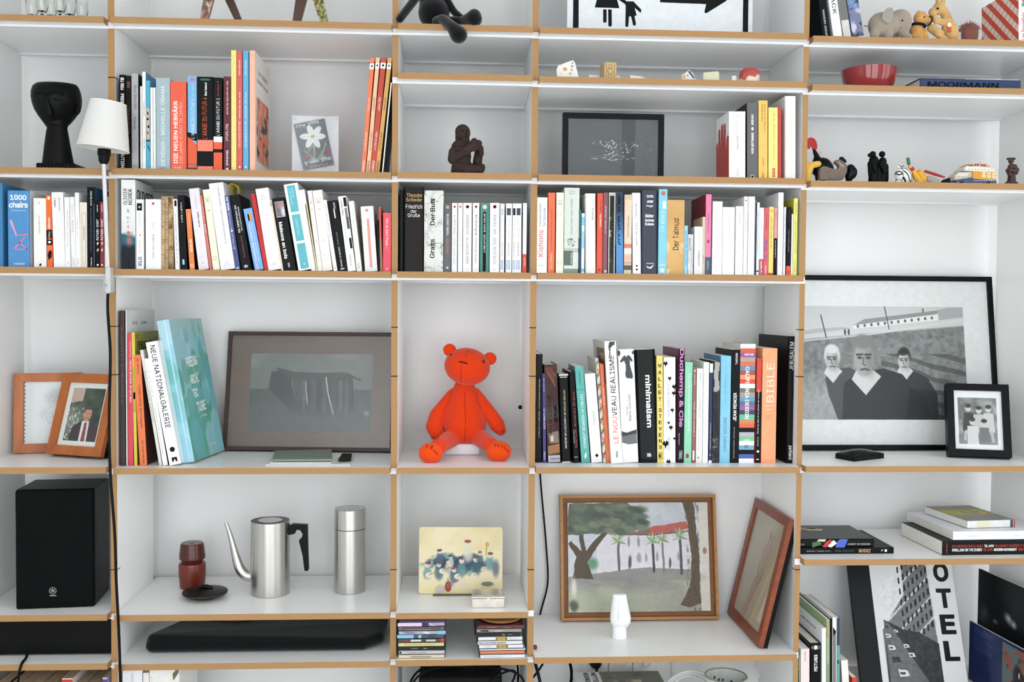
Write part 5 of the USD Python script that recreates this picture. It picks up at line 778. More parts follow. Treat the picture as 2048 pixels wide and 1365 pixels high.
# ------------------------------------------------------------------ helpers for things that lean or stand
def pxs(Y): return F_PX / (Y - CAM[1])                      # pixels per metre at depth Y, near enough
def stand_y(px, py, z): return float(at_z(px, py, z)[1])
def fit_frame(BL, BR, TL, z0, Y=None, rest=.03):
    """A rigid rectangle standing on z0 and leaning back, from three corners in the photograph -> matrix, width, height."""
    if Y is None: P0, P1 = at_z(*BL, z0), at_z(*BR, z0)
    else: P0, P1 = at_y(*BL, Y), at_y(*BR, Y); P0, P1 = np.array([P0[0], Y, z0]), np.array([P1[0], Y, z0])
    w = float(np.linalg.norm(P1 - P0)); ex = (P1 - P0) / w; nb = np.array([-ex[1], ex[0], 0])
    f = lambda q: project(P0 + q[1] * (math.cos(q[0]) * np.array([0, 0, 1]) + math.sin(q[0]) * nb)) - TL
    th, h = least_squares(f, [.15, .2]).x; far = max(P0[1], P1[1])
    if rest and far + h * math.sin(th) + rest * math.cos(th) > .350:       # its back touches the wall, no further
        for _ in range(6):
            th = math.asin(max(0, (.350 - rest - far) / h)); h = least_squares(lambda q: f((th, q[0]))[1:], [h]).x[0]
    ez = math.cos(th) * np.array([0, 0, 1]) + math.sin(th) * nb; ey = np.cross(ez, ex)
    return frame4(P0 + (0, 0, .028 * math.sin(th)), ex, ey, ez), w, float(h)
def frame_bars(p, w, h, b, depth, m, y0=0.0):
    """Four mitred bars; the face lies at y0."""
    for name, poly in (('frame_bar', [(0, 0), (w, 0), (w - b, b), (b, b)]), ('frame_bar', [(w, 0), (w, h), (w - b, h - b), (w - b, b)]), ('frame_bar', [(w, h), (0, h), (b, h - b), (w - b, h - b)]), ('frame_bar', [(0, h), (0, 0), (b, b), (b, h - b)])):
        part(p, name, prism(sg.Polygon(poly).buffer(-.0001), depth, t=(0, y0, 0)), m)
X, Zv = (1, 0, 0), (0, 0, 1)
def picture_frame(label, m, w, h, b, depth, material, cv, inner, mount=None, pane=True, material_print=None, name='framed_picture', cat_='framed picture', recess=.006, side=None):
    """inner: left, right, bottom, top margins of the print inside the frame's outer size."""
    p = thing(name, label, cat_, m=m); frame_bars(p, w, h, b, depth, material)
    part(p, 'backing', box(b * .6, w - b * .6, recess + .002, depth - .001, b * .6, h - b * .6), mat(mount or (120, 100, 80), .8))
    l, r, bt, t = inner
    put_print(p, 'print', cv, (l, recess + .0012, bt), X, Zv, w - l - r, h - bt - t, material_print)
    if pane: part(p, 'pane', box(b * .9, w - b * .9, recess - .0014, recess - .0002, b * .9, h - b * .9), PANE)
    if side is not None: part(p, 'back_board', box(.001, w - .001, depth, depth + side, .001, h - .001), mat((20, 22, 24), .6))
    return p
def nearest(mesh, pts, off=0.0006):
    """Points on the mesh's near side that appear at the given pixels."""
    V = np.asarray(mesh.vertices); q = (V - CAM) @ RM.T; uv = np.stack([1024 + F_PX * q[:, 0] / q[:, 1], 682.5 - F_PX * q[:, 2] / q[:, 1]], 1); out = []
    for p in pts:
        d = np.hypot(*(uv - p).T); k = np.nonzero(d < d.min() + 3)[0]; j = k[np.argmin(q[k, 1])]
        r = ray(*p); out.append(CAM + r * ((q[j, 1] - off) / (RM[1] @ r)))
    return np.array(out)
def marks(parent, name, mesh, lines, r, m, n=6):
    for l in lines: part(parent, name, tube(nearest(mesh, l), r, n), m, smooth=60)
def P(px, py, Y): return at_y(px, py, Y)
WOOD = lambda c, v=.18, s=(3.0, 60.0, 60.0), rough=.4: mat(c, rough, vary=v, scale=1.0, stretch=s)

# ------------------------------------------------------------------ reading lamp clipped to the upright
lamp = thing('reading_lamp', 'reading lamp with a white tapered shade, its thin white pole clipped to the left upright', 'lamp')
YL = -.075
a0, a1 = P(182, 203, YL), P(251.5, 208, YL); b0, b1 = P(156, 291, YL), P(256.5, 304, YL)
ct, cb, rt, rb = (a0 + a1) / 2, (b0 + b1) / 2, np.linalg.norm(a1 - a0) / 2, np.linalg.norm(b1 - b0) / 2
ax = (ct - cb) / np.linalg.norm(ct - cb); H_ = np.linalg.norm(ct - cb); ux = np.cross((0, 1, 0), ax); ux /= np.linalg.norm(ux); uy = np.cross(ax, ux)
SH = special('lamp_shade_cloth', {'d': ('diffuse_bsdf', {'color': (0.90, 0.89, 0.87)}), 't': ('translucent_bsdf', {'color': (0.88, 0.87, 0.84)}), 'm': ('mix_closure', {'fac': 0.3})}, [('d.BSDF', 'm.closure1'), ('t.BSDF', 'm.closure2')], 'm.closure')
sh = lathe([(rb - .0012, 0), (rb, 0), (rt, H_), (rt - .0012, H_), (rb - .0012, 0)], 56)
RL = np.array([ux, uy, ax]).T
part(lamp, 'shade', moved(sh, cb, RL), SH, smooth=40); [part(lamp, 'shade_rim', moved(trimesh.creation.torus(r_, .0011, 40, 8), c_, RL), mat((240, 238, 232), .7), smooth=50) for r_, c_ in ((rt, ct), (rb, cb))]
s0, s1 = P(208.5, 300, YL), P(207.5, 328, YL); sx = (s0 - s1) / np.linalg.norm(s0 - s1); k = 1 / pxs(YL)
part(lamp, 'lamp_socket', tube([s1, s1 + sx * .006, s1 + sx * .019, s1 + sx * .021, s1 + sx * .036], np.array([6.5, 9.4, 10.8, 12.2, 12.2]) * k, 20), BLACK, smooth=30)
e0, e1 = s1, P(215.5, 537, YL + .03)
part(lamp, 'pole', tube([e0, e1], 3.9 * k, 16), mat((214, 214, 218), .35, spec=.5), smooth=40)
c0, c1 = P(208, 534, -.062), P(222.5, 586, -.045)
part(lamp, 'clip', box(c0[0], c1[0] + .001, -.055, -.0302, c1[2], c0[2], .0012), mat((196, 197, 200), .35))
part(lamp, 'clip_arm', box(UX[1][0] - .004, UX[1][1] - .002, -.0302, -.0012, c1[2] + .004, c0[2] - .024), mat((190, 191, 194), .35))
part(lamp, 'screw', moved(lathe([(0, 0), (.0028, 0), (.0028, .003), (0, .0036)], 16), P(212.5, 571, -.0555), rot('x', 90)), mat((150, 150, 150), .3, 1.0), smooth=30)
cab = [P(216, 588, -.045), P(216.5, 640, -.04), P(220, 690, -.04), P(220, 760, -.04), P(218.5, 830, -.04), P(219, 900, -.04), P(221, 950, -.045), P(226, 1020, -.048), P(230, 1080, -.048), P(232, 1150, -.048), P(236, 1230, -.048), P(239, 1300, -.048), P(242, 1400, -.048)]
part(lamp, 'power_cord', tube(spline(cab, 70), .0036, 8), mat((24, 24, 26), .5), smooth=60)

# ------------------------------------------------------------------ top row, cut by the upper edge of the picture
zt = Z[0][0] + .0003
def glass_piece(px, Y, hb, label, s=1.0):
    c = P(px, 25, Y); p = thing('liqueur_glass', label, 'glass', loc=(c[0], Y, zt), group='stemmed glasses on the top left shelf')
    pr = [(0, 0), (.017, 0), (.0175, .0012), (.004, .003), (.0018, .006), (.0018, hb - .004), (.004, hb), (.011, hb + .006), (.0145 * s, hb + .018), (.015 * s, hb + .05), (.014 * s, hb + .05), (.0135 * s, hb + .018), (.010, hb + .0075), (0, hb + .004)]
    part(p, 'foot', lathe(pr[:4] + [(0, .0032)], 28), GLASS, smooth=40); part(p, 'stem', lathe([(0, .0032), (.004, .003)] + pr[4:7] + [(0, hb)], 20), GLASS, smooth=40); part(p, 'bowl', lathe([(0, hb)] + pr[6:], 28), GLASS, smooth=40)
for (px, Y, hb), n_ in zip(((64, .12, .034), (84, .07, .030), (102, .12, .034), (120, .06, .028), (139, .10, .032)), ('first', 'second', 'third', 'fourth', 'fifth')): glass_piece(px, Y, hb, f'clear stemmed glass, {n_} from the left in the cluster on the top left shelf')
glass_piece(164, .05, .013, 'clear stemmed glass with the lowest bowl, rightmost of the cluster', 1.0)
zt = Z[1][0] + .0003
DECO = special('painted_wood', {'g': ('geometry', {}), 'v': ('voronoi_texture', {'scale': 95.0}), 's': ('separate_color', {}), 'n': ('noise_texture', {'scale': 120.0, 'detail': 3.0}), 'r': ('rgb_ramp', {'ramp': [(0.0, (.02, .03, .05)), (.25, (.25, .06, .03)), (.45, (.05, .12, .13)), (.6, (.5, .42, .33)), (.8, (.3, .05, .03)), (1.0, (.1, .16, .06))]}), 'p': ('principled_bsdf', {'roughness': .4})},
    [('g.position', 'v.vector'), ('g.position', 'n.vector'), ('v.color', 's.color'), ('s.r', 'r.fac'), ('r.color', 'p.base_color')], 'p.BSDF')
DECO2 = special('painted_wood_green', {'g': ('geometry', {}), 'n': ('noise_texture', {'scale': 130.0, 'detail': 4.0}), 'r': ('rgb_ramp', {'ramp': [(.3, (.06, .02, .01)), (.42, (.10, .05, .02)), (.5, (.20, .22, .05)), (.6, (.35, .36, .12)), (.75, (.45, .48, .3))]}), 'p': ('principled_bsdf', {'roughness': .4})}, [('g.position', 'n.vector'), ('n.fac', 'r.fac'), ('r.color', 'p.base_color')], 'p.BSDF')
st = thing('painted_stool', 'small painted wooden bench on four splayed tapering legs, top row above the tall comics', 'stool')
def leg(b0, b1, t0, t1, Y, m, dy=.012, up=-95):
    f = lambda q, y: P(q[0] + (q[0] - q[2]) * 0, y, Y)
    def edge(a, b, y): return a[0] + (b[0] - a[0]) * (y - a[1]) / (b[1] - a[1])
    pts = []
    for (a, b) in ((b0, t0), (b1, t1)):
        foot = P(*a, Y); foot[2] = zt if foot[2] > zt else foot[2]; foot[2] = zt
        pts.append((foot[0], zt)); q = P(edge(a, b, up), up, Y); pts.append((q[0], q[2]))
    part(st, 'leg', prism([pts[0], pts[2], pts[3], pts[1]], dy, t=(0, Y, 0)), m)
leg((398, 38), (413, 38), (405, 0), (424, 0), .02, DECO); leg((483, 39.5), (495, 39.5), (460, 0), (476, 0), .11, WOOD((74, 50, 40))); leg((581, 41.5), (593, 41.5), (588, 0), (607, 0), .11, WOOD((84, 58, 42))); leg((643, 43), (659, 43), (628, 0), (648, 0), .02, DECO2)
q0, q1 = P(415, -95, .02), P(640, -95, .02); part(st, 'seat', box(q0[0] - .03, q1[0] + .03, .0, .14, q0[2], q0[2] + .02, .003), DECO)

FUR = lambda c, v=.12: mat(c, .95, vary=v, scale=260.0, spec=.1, bump=.0012, sheen=.35)
zt = Z[2][0] + .0005
pl = thing('plush_doll', 'long-limbed black velvet soft toy sitting on the shelf edge, one foot hanging over', 'soft toy'); BV = FUR((26, 26, 30), .1)
bones = [(P(867, 20, .05), .038, P(862, -40, .05), .025), (P(868, 26, .045), .0415), (P(862, -30, .045), .016, P(862, -75, .045), .036),
         (P(840, -14, .04), .011, P(800, 38, -.016), .0105), (P(884, -14, .04), .011, P(908, 24, .035), .0095), (P(908, 24, .035), .0095, P(928, 41, .02), .009),
         (P(872, 42, .005), .0115, P(886, 38, -.02), .0125), (P(886, 38, -.02), .0125, P(906, 56, -.052), .0155), (P(906, 56, -.052), .0155, P(917, 69, -.055), .0225), (P(892, 41, .02), .011, P(926, 42, .0), .0105), (P(926, 42, .0), .0115, P(945, 36, -.024), .019), (P(948, 32, -.022), .0185, P(948, 38, -.024), .0205)]
blk = blob(bones, .004, 5); k = (blk.vertices[:, 1] > -.031) & (blk.vertices[:, 2] < zt); blk.vertices[k, 2] = zt; part(pl, 'body', blk, BV, smooth=70)

# the road sign
YS, zs = .13, Z[3][0] + .0003
sg_ = thing('road_sign', 'white metal sign with black border bars, walking woman and child and arrow pointing right', 'sign')
def flat(pts, Y, t=.0006, name='pictogram', parent=None, m=None):
    part(parent, name, prism([(P(x, y, Y)[0], P(x, y, Y)[2]) for x, y in pts], t, t=(0, Y - t, 0)), m or ink((24, 30, 34)))
l0, l1 = P(1134.5, 0, YS)[0], P(1506, 0, YS)[0]; part(sg_, 'panel', box(l0, l1, YS, YS + .003, zs, zs + .33, .0008), mat((222, 226, 230), .35))
for a, b in ((1146.3, 1157.2), (1486, 1496.5)): part(sg_, 'border_bar', box(P(a, 20, YS)[0], P(b, 20, YS)[0], YS - .0006, YS, zs + .0005, zs + .33), ink((24, 30, 34)))
S4 = lambda L: [(1110 + .205 * x, .205 * y) for x, y in L]
flat(S4([(388, 72), (628, 80), (560, -160), (450, -160)]), YS, parent=sg_); flat(S4([(470, 92), (502, 92), (502, 212), (494, 222), (478, 222), (470, 212)]), YS, parent=sg_); flat(S4([(518, 92), (553, 94), (554, 248), (544, 260), (528, 260), (520, 248)]), YS, parent=sg_)
flat(S4([(690, 50), (678, 36), (625, 0), (560, -60), (600, -70), (650, -20), (700, 14), (765, 15), (842, 95), (835, 126), (776, 74), (796, 150), (775, 156), (790, 238), (776, 252), (762, 246), (742, 160), (722, 160), (714, 258), (700, 264), (686, 256)]), YS, parent=sg_)
flat(S4([(1025, 22), (1475, 40), (1458, 112), (1464, 128), (1482, 126), (1672, 8), (1672, -6), (1482, -130), (1462, -120), (1475, -40), (1025, -50)]), YS, parent=sg_)

# plush animals
za = Z[4][0] + .0003
def onfloor(mesh, z):           # lets a body reach down to the board it stands on, its upper part staying where it is
    v = mesh.vertices; lo, hi = v[:, 2].min(), v[:, 2].max(); c = lo + .55 * (hi - lo); k = v[:, 2] < c
    mesh.vertices[k, 2] = c - (c - v[k, 2]) * (c - z) / (c - lo); return mesh
el = thing('plush_elephant', 'small grey plush elephant with leathery ears, head lowered, on the top right shelf', 'plush elephant'); Ye = .02
em = onfloor(blob([(P(1762, 50, Ye), .0335), (P(1766, 53, Ye), .032, P(1780, 48, Ye), .028), (P(1800, 41, Ye), .0295), (P(1806, 50, Ye), .022), (P(1803, 55, Ye), .018, P(1808, 68, Ye), .011), (P(1808, 68, Ye), .011, P(1820, 73, Ye - .01), .007),
    (P(1776, 58, Ye - .018), .012, P(1777, 69, Ye - .02), .0125), (P(1788, 60, Ye + .018), .011, P(1790, 69, Ye + .02), .011), (P(1752, 60, Ye - .016), .013, P(1750, 67, Ye - .016), .013), (P(1755, 60, Ye + .02), .012, P(1755, 67, Ye + .02), .012)], .0035, 5), za)
part(el, 'body', em, FUR((156, 144, 130)), smooth=70)
ear = sg.Polygon([(1764, 37), (1767, 25), (1775, 16.5), (1783, 15.5), (1786.5, 20), (1785.5, 33), (1783, 42), (1775, 46.5), (1768, 41)]).buffer(.8)
for yy, dx in ((Ye - .036, 0),): part(el, 'ear', prism([(P(x + dx, y, yy)[0], P(x + dx, y, yy)[2]) for x, y in ear.exterior.coords], .003, t=(0, yy, 0)), mat((150, 146, 138), .7))
part(el, 'eye', ellipsoid(nearest(em, [(1805, 41)])[0], .0022, 2), mat((20, 18, 16), .15), smooth=True); part(el, 'tail', tube([P(1742, 52, Ye), P(1734, 53, Ye), P(1729, 51, Ye)], .0016, 6), mat((150, 126, 100), .9), smooth=60)
dg = thing('plush_dog', 'small tan and orange plush dog with a black collar and black muzzle line', 'plush dog'); Yd = .03
dm = onfloor(blob([(P(1841, 37, Yd), .0185), (P(1850, 40, Yd), .013, P(1859, 41, Yd), .009), (P(1836, 55, Yd), .013), (P(1833, 62, Yd), .019, P(1836, 66, Yd), .019), (P(1848, 60, Yd - .008), .008, P(1851, 70, Yd - .012), .008), (P(1834, 27, Yd + .006), .004, P(1838, 22.5, Yd + .006), .0025), (P(1830, 66, Yd - .01), .012, P(1842, 72, Yd - .018), .007)], .003, 4), za)
part(dg, 'body', dm, mat((196, 146, 84), .95, vary=.4, scale=34.0, spec=.1, bump=.001, sheen=.3), smooth=70)
cc = P(1837, 51.5, Yd); part(dg, 'collar', moved(trimesh.creation.torus(.0165, .0036, 32, 8), cc, rot('y', 12)), mat((40, 46, 50), .6), smooth=60)
part(dg, 'eye', ellipsoid(nearest(dm, [(1849, 34)])[0], .002, 2), mat((30, 20, 14), .15), smooth=True)
marks(dg, 'muzzle_line', dm, [[(1859, 32), (1864.5, 36), (1864, 43), (1859, 49), (1852, 52)]], .0016, mat((26, 26, 28), .5))
kg = thing('plush_kangaroo', 'golden plush kangaroo with white button tag and red ribbon, leaning towards the dog', 'plush kangaroo'); Yk = .03
km = onfloor(blob([(P(1878, 17, Yk), .017), (P(1866, 24, Yk), .012), (P(1888, 22, Yk), .010, P(1897, 48, Yk), .016), (P(1899, 56, Yk), .021), (P(1904, 64, Yk), .018), (P(1872, 38, Yk - .006), .007, P(1893, 44, Yk - .01), .008), (P(1871, 36, Yk - .006), .008, P(1872, 42, Yk - .008), .006), (P(1862, 52, Yk), .010, P(1880, 62, Yk - .01), .011), (P(1872, 60, Yk - .012), .007, P(1893, 72, Yk - .016), .0065), (P(1876, 73, Yk - .018), .005, P(1896, 74, Yk - .016), .005),
    (P(1886, 8, Yk), .006, P(1888, -14, Yk + .004), .004), (P(1876, 5, Yk), .006, P(1874, -14, Yk + .004), .004)], .003, 4), za)
part(kg, 'body', km, mat((200, 160, 104), .95, vary=.25, scale=40.0, spec=.1, bump=.0012, sheen=.35), smooth=70)
part(kg, 'eye', ellipsoid(nearest(km, [(1875.5, 17)])[0], .0028, 2), mat((20, 16, 12), .12), smooth=True)
tg = nearest(km, [(1898, 50), (1898, 60)], .001); part(kg, 'button_tag', moved(lathe([(0, 0), (.0058, 0), (.0058, .0008), (0, .0008)], 20), tg[0] + (0, -.001, 0), rot('x', 90)), mat((236, 220, 200), .4)); part(kg, 'ribbon', box(tg[1][0] - .005, tg[1][0] + .005, tg[1][1] - .0025, tg[1][1], tg[1][2] - .006, tg[1][2] + .006), mat((196, 72, 50), .6))
hg = thing('furry_toy', 'small shaggy reddish brown furry toy between the kangaroo and the checked book', 'soft toy'); hc = P(1938, 61, .06)
part(hg, 'body', onfloor(blob([(hc, .019), (hc + (.008, 0, -.001), .0175), (hc + (-.010, -.004, -.004), .013)], .003, 3), za), FUR((128, 80, 70)), smooth=70)
sp = []
for i in range(240):
    v = nrg.normal(size=3); v[2] = abs(v[2]) * .9; v /= np.linalg.norm(v); b = hc + v * (.022, .018, .017); tip = b + v * .007 + nrg.normal(size=3) * .0025; tip[2] = max(tip[2], za + .001); sp.append(tube([b, (b + tip) / 2 + nrg.normal(size=3) * .0006, tip], [.0007, .0005, .0001], 4, False))
part(hg, 'fur', sp, mat((150, 96, 84), .9), kind='stuff')

# ------------------------------------------------------------------ keepsakes in the shallow compartment, bowl
zk = Z[3][1] + .0003
def shard(name, label, pts, Y, t=.007, tilt=0, canvas=None, lay=None):
    lo = max(y for _, y in pts) - 3; q = [(P(x, y, Y)[0], P(x, y, Y)[2] if y < lo else zk) for x, y in pts]
    p = thing(name, label, 'ceramic shard', group='pottery shards in the shallow compartment'); part(p, 'body', prism(q, t, t=(0, Y, 0)), mat((232, 226, 218), .35)); return p, q
YT = .035
p, q = shard('tile_fragment', 'broken white tile with an orange-centred daisy and black letters, leftmost in the shallow compartment', [(1112.9, 140), (1116, 131.5), (1132, 125), (1146, 120.3), (1150.5, 126), (1160, 153), (1117, 153), (1113.5, 146)], YT)
fc = P(1130, 138.5, YT)
for k in range(11):
    a = k * 2 * math.pi / 11; part(p, 'petal', moved(ellipsoid((0, 0, 0), (.0055, .0004, .0018), 2), fc + np.array([math.cos(a) * .0095, -.0002, math.sin(a) * .0095]), rot('y', -math.degrees(a))), mat((246, 240, 226), .4))
part(p, 'flower_centre', ellipsoid(fc + (0, -.0003, 0), (.0058, .0014, .005), 2), mat((214, 160, 96), .5), smooth=True)
for c_, x, y, r_ in (('A', 1146, 128.5, 20), ('N', 1145.5, 135, 15), ('O', 1144.5, 142, 10), ('Z', 1142, 149.5, 5)):
    g = P(x, y, YT); part(p, 'lettering', lettering(c_, g, rot('y', -70) @ np.array([1, 0, 0]), rot('y', -70) @ np.array([0, 0, 1]), .0042, .005, 1, depth=.0004), ink(INK))
bx0, bx1 = P(1208, 150, .02), P(1233.5, 150, .02); hz = P(1208, 124, .02)[2] - zk
p = thing('carved_box', 'small upright pale wooden block with carved flourishes between the tile shards', 'wooden box', loc=((bx0[0] + bx1[0]) / 2, .02, zk), m=frame4(((bx0[0] + bx1[0]) / 2, .02, zk), *rot('z', 8).T))
wB = (bx1[0] - bx0[0]) / 2; part(p, 'body', box(-wB, wB, 0, .04, 0, hz, .0012), WOOD((192, 168, 124), .1, (60, 60, 12)))
for k, (zz_, rr) in enumerate(((.78, .3), (.55, .42), (.3, .3), (.12, .16))): part(p, 'carving', moved(trimesh.creation.torus(rr * wB, .0011, 20, 6), (0, -.0003, zz_ * hz), rot('x', 90)), mat((182, 146, 92), .5), smooth=60)
for k in (-1, 1): part(p, 'carving', tube([(k * wB * .75, -.0003, .06 * hz), (k * wB * .6, -.0003, .5 * hz), (k * wB * .75, -.0003, .93 * hz)], .001, 6), mat((182, 146, 92), .5), smooth=60)
shard('tile_fragment', 'flat white tile piece lying behind the carved wooden block', [(1177, 156), (1178, 149.5), (1200, 151), (1240, 151.5), (1238, 157)], .07, t=.03)
shard('tile_fragment', 'long flat white tile piece lying in the middle of the shallow compartment', [(1259, 158), (1260, 150), (1285, 153.5), (1316, 157.5), (1312, 160)], .06, t=.035)
p, q = shard('tile_fragment', 'broken white and blue tile corner with an orange patch, left of the soap block', [(1361, 161), (1364, 150), (1372, 145), (1378.5, 139.5), (1386, 147), (1398, 161)], .05)
for pts, c in (([(1376, 144), (1379, 140.5), (1384, 148), (1390, 157), (1386, 157), (1381, 150)], (70, 84, 130)), ([(1364, 153), (1371, 147.5), (1371, 157), (1364, 158)], (222, 172, 120)), ([(1374, 150), (1376, 150), (1376, 152), (1374, 152)], (50, 60, 100))):
    part(p, 'painted_mark', prism([(P(x, y, .05)[0], P(x, y, .05)[2]) for x, y in pts], .0005, t=(0, .0495, 0)), mat(c, .4))
s0_, s1_ = P(1424, 150, .02), P(1442, 150, .02); hs = P(1425, 140.6, .02)[2] - zk
p = single('soap_block', 'pale cream-green block of soap with worn edges', 'soap', moved(rbox(-.028, .014, 0, .03, 0, hs, .004), (s0_[0] + .006, .03, zk), rot('z', -22)), mat((224, 222, 190), .5, vary=.03, scale=30), smooth=40)
ap = thing('apple_ornament', 'red and cream glazed pottery apple with a green leaf, right in the shallow compartment', 'pottery apple'); ac = P(1499, 150, .05); ra = 20.5 / pxs(.05)
prof = [(0, .12), (.25, .02), (.55, .0), (.85, .25), (1.0, .75), (.97, 1.2), (.75, 1.55), (.4, 1.66), (.12, 1.56), (0, 1.45)]
am = lathe([(x * ra, z * ra * .78) for x, z in np.array(spline([(a, 0, b) for a, b in prof], 28))[:, [0, 2]]], 36); am.vertices[:, 2] *= (P(1499, 137.5, .05)[2] - zk) / (ra * .78 * 1.66); am.vertices += (ac[0], .05, zk)
APPLE = special('apple_glaze', {'g': ('geometry', {}), 'n': ('noise_texture', {'scale': 55.0, 'detail': 1.0}), 's': ('separate_xyz', {}), 'h': ('map_range', {'from_min': float(P(1499, 160, .03)[2]), 'from_max': float(P(1499, 145, .03)[2]), 'to_min': -.25, 'to_max': .3, 'clamp': True}), 'a': ('math', {'math_type': 'add'}), 'r': ('rgb_ramp', {'ramp': [(.44, tuple(lin((232, 220, 198)))), (.5, tuple(lin((206, 120, 110)))), (.62, tuple(lin((186, 76, 66))))]}), 'p': ('principled_bsdf', {'roughness': .2})},
    [('g.position', 'n.vector'), ('g.position', 's.vector'), ('s.z', 'h.value'), ('h.result', 'a.value1'), ('n.fac', 'a.value2'), ('a.value', 'r.fac'), ('r.color', 'p.base_color')], 'p.BSDF')
part(ap, 'body', am, APPLE, smooth=60); part(ap, 'leaf', moved(ellipsoid((0, 0, 0), (.009, .004, .0022), 2), (ac[0] + .002, .045, P(1499, 138, .05)[2]), rot('y', -30)), mat((140, 150, 120), .4), smooth=True); part(ap, 'stem', tube([P(1499, 142, .05), P(1497, 136, .05)], .0016, 6), mat((90, 80, 50), .5))
shard('pottery_chip', 'small white and dark green pottery chip touching the apple', [(1463, 161), (1464, 152), (1472, 151), (1475, 160)], .04, t=.012); shard('pottery_chip', 'tiny white pottery chip right of the soap block', [(1447, 161), (1450, 157), (1454, 161)], .05, t=.008)
zb_ = Z[4][1] + .0003; Yb = .085; bc = P(1738.5, 140, Yb); rb_ = 54.5 / pxs(Yb); hb_ = P(1738, 116.6, Yb - rb_)[2] - zb_; hb_ = .066
bo = thing('bowl', 'glossy dark red lacquered bowl beside the navy book', 'bowl', loc=(bc[0], Yb, zb_)); op = [(0, 0), (.50, 0), (.66, .03), (.80, .22), (.92, .52), (.985, .85), (1.0, 1.0)]
sp_ = np.array(spline([(a, 0, b) for a, b in op[1:]], 22))[:, [0, 2]]
part(bo, 'outside', lathe([(0, 0)] + [(a * rb_, max(b, 0) * hb_) for a, b in sp_], 64), mat((142, 20, 26), .12, vary=.1, scale=20, spec=.6, coat=.5), smooth=50)
part(bo, 'inside', lathe([(rb_, hb_), (rb_ * .975, hb_)] + [(max(a * rb_ - .004, 0), max(b * hb_, .004)) for a, b in sp_[::-1]] + [(0, .004)], 64), mat((110, 14, 18), .2, spec=.6), smooth=50)

# ------------------------------------------------------------------ sculptures and toys
zh = Z[0][1] + .0003; Yh = .07
hd = thing('head_sculpture', 'black carved wooden head with a flat crown on a tapering neck, behind the lamp shade', 'sculpture')
lev = [(167.4, 78, 142, .62), (168.5, 70, 151, .7), (174, 65, 155, .8), (184, 62.6, 158, .9), (196, 62.6, 159.6, .95), (208, 65, 159, .98), (220, 69, 155, .98), (232, 76, 148, .95), (243, 84, 140, .9), (251, 91, 135.5, .82), (256, 94.6, 134.2, .75), (263, 93, 135.4, .75), (290, 89.4, 140, .75), (338, 84, 149, .75)]
rings, nS = [], 48
for y, xl_, xr_, kd in lev:
    A_, B_ = P(xl_, y, Yh), P(xr_, y, Yh); c = (A_ + B_) / 2; a = (B_[0] - A_[0]) / 2; th = np.arange(nS) * 2 * np.pi / nS
    rings.append(np.stack([c[0] + a * np.cos(th), Yh + .006 * (y < 250) + a * kd * np.sin(th), np.full(nS, c[2])], 1))
V = np.vstack(rings + [[rings[0].mean(0)], [rings[-1].mean(0)]]); Fc = []
for k in range(len(rings) - 1):
    for j in range(nS): a, b = k * nS + j, k * nS + (j + 1) % nS; Fc += [[a, a + nS, b + nS], [a, b + nS, b]]
for j in range(nS): Fc += [[len(V) - 2, j, (j + 1) % nS], [len(V) - 1, (len(rings) - 1) * nS + (j + 1) % nS, (len(rings) - 1) * nS + j]]
hm = trimesh.Trimesh(V, Fc, process=False); hm.fix_normals(); hm = hm.subdivide().subdivide()
CARV = mat((20, 21, 23), .42, vary=.2, scale=80, bump=.0006)
part(hd, 'head_and_neck', hm, CARV, smooth=60)
marks(hd, 'brow', hm, [[(70, 186), (84, 184), (95, 190)], [(95, 190), (108, 183), (128, 190)]], .0016, CARV); marks(hd, 'eye', hm, [[(76, 199), (88, 200)], [(106, 199), (122, 200)]], .0015, CARV)
nz = nearest(hm, [(95, 192), (97, 208), (104, 228)], -.002); part(hd, 'nose', blob([(nz[0], .003, nz[1] - (0, .004, 0), .0042), (nz[1] - (0, .004, 0), .0042, nz[2] - (0, .007, 0), .0066)], .0025, 2), CARV, smooth=60); marks(hd, 'mouth', hm, [[(98, 236), (106, 234), (113, 236)], [(100, 241), (110, 241)]], .0014, CARV)
e_ = P(157, 218, Yh); part(hd, 'ear', ellipsoid(e_, (.005, .012, .016), 3, rot('y', 14)), CARV, smooth=True)
b0_, b1_ = P(78, 330, Yh - .03), P(155.5, 330, Yh - .03); part(hd, 'base', box(b0_[0], b1_[0], Yh - .05, Yh + .055, zh, P(78, 325.5, Yh - .05)[2], .003), CARV)
for k in range(11): xk = b0_[0] + (b1_[0] - b0_[0]) * (k + .5) / 11; part(hd, 'base_flute', tube([(xk, Yh - .0495, zh + .002), (xk, Yh - .0495, P(78, 326.5, Yh - .05)[2])], .0022, 6), CARV, smooth=60)

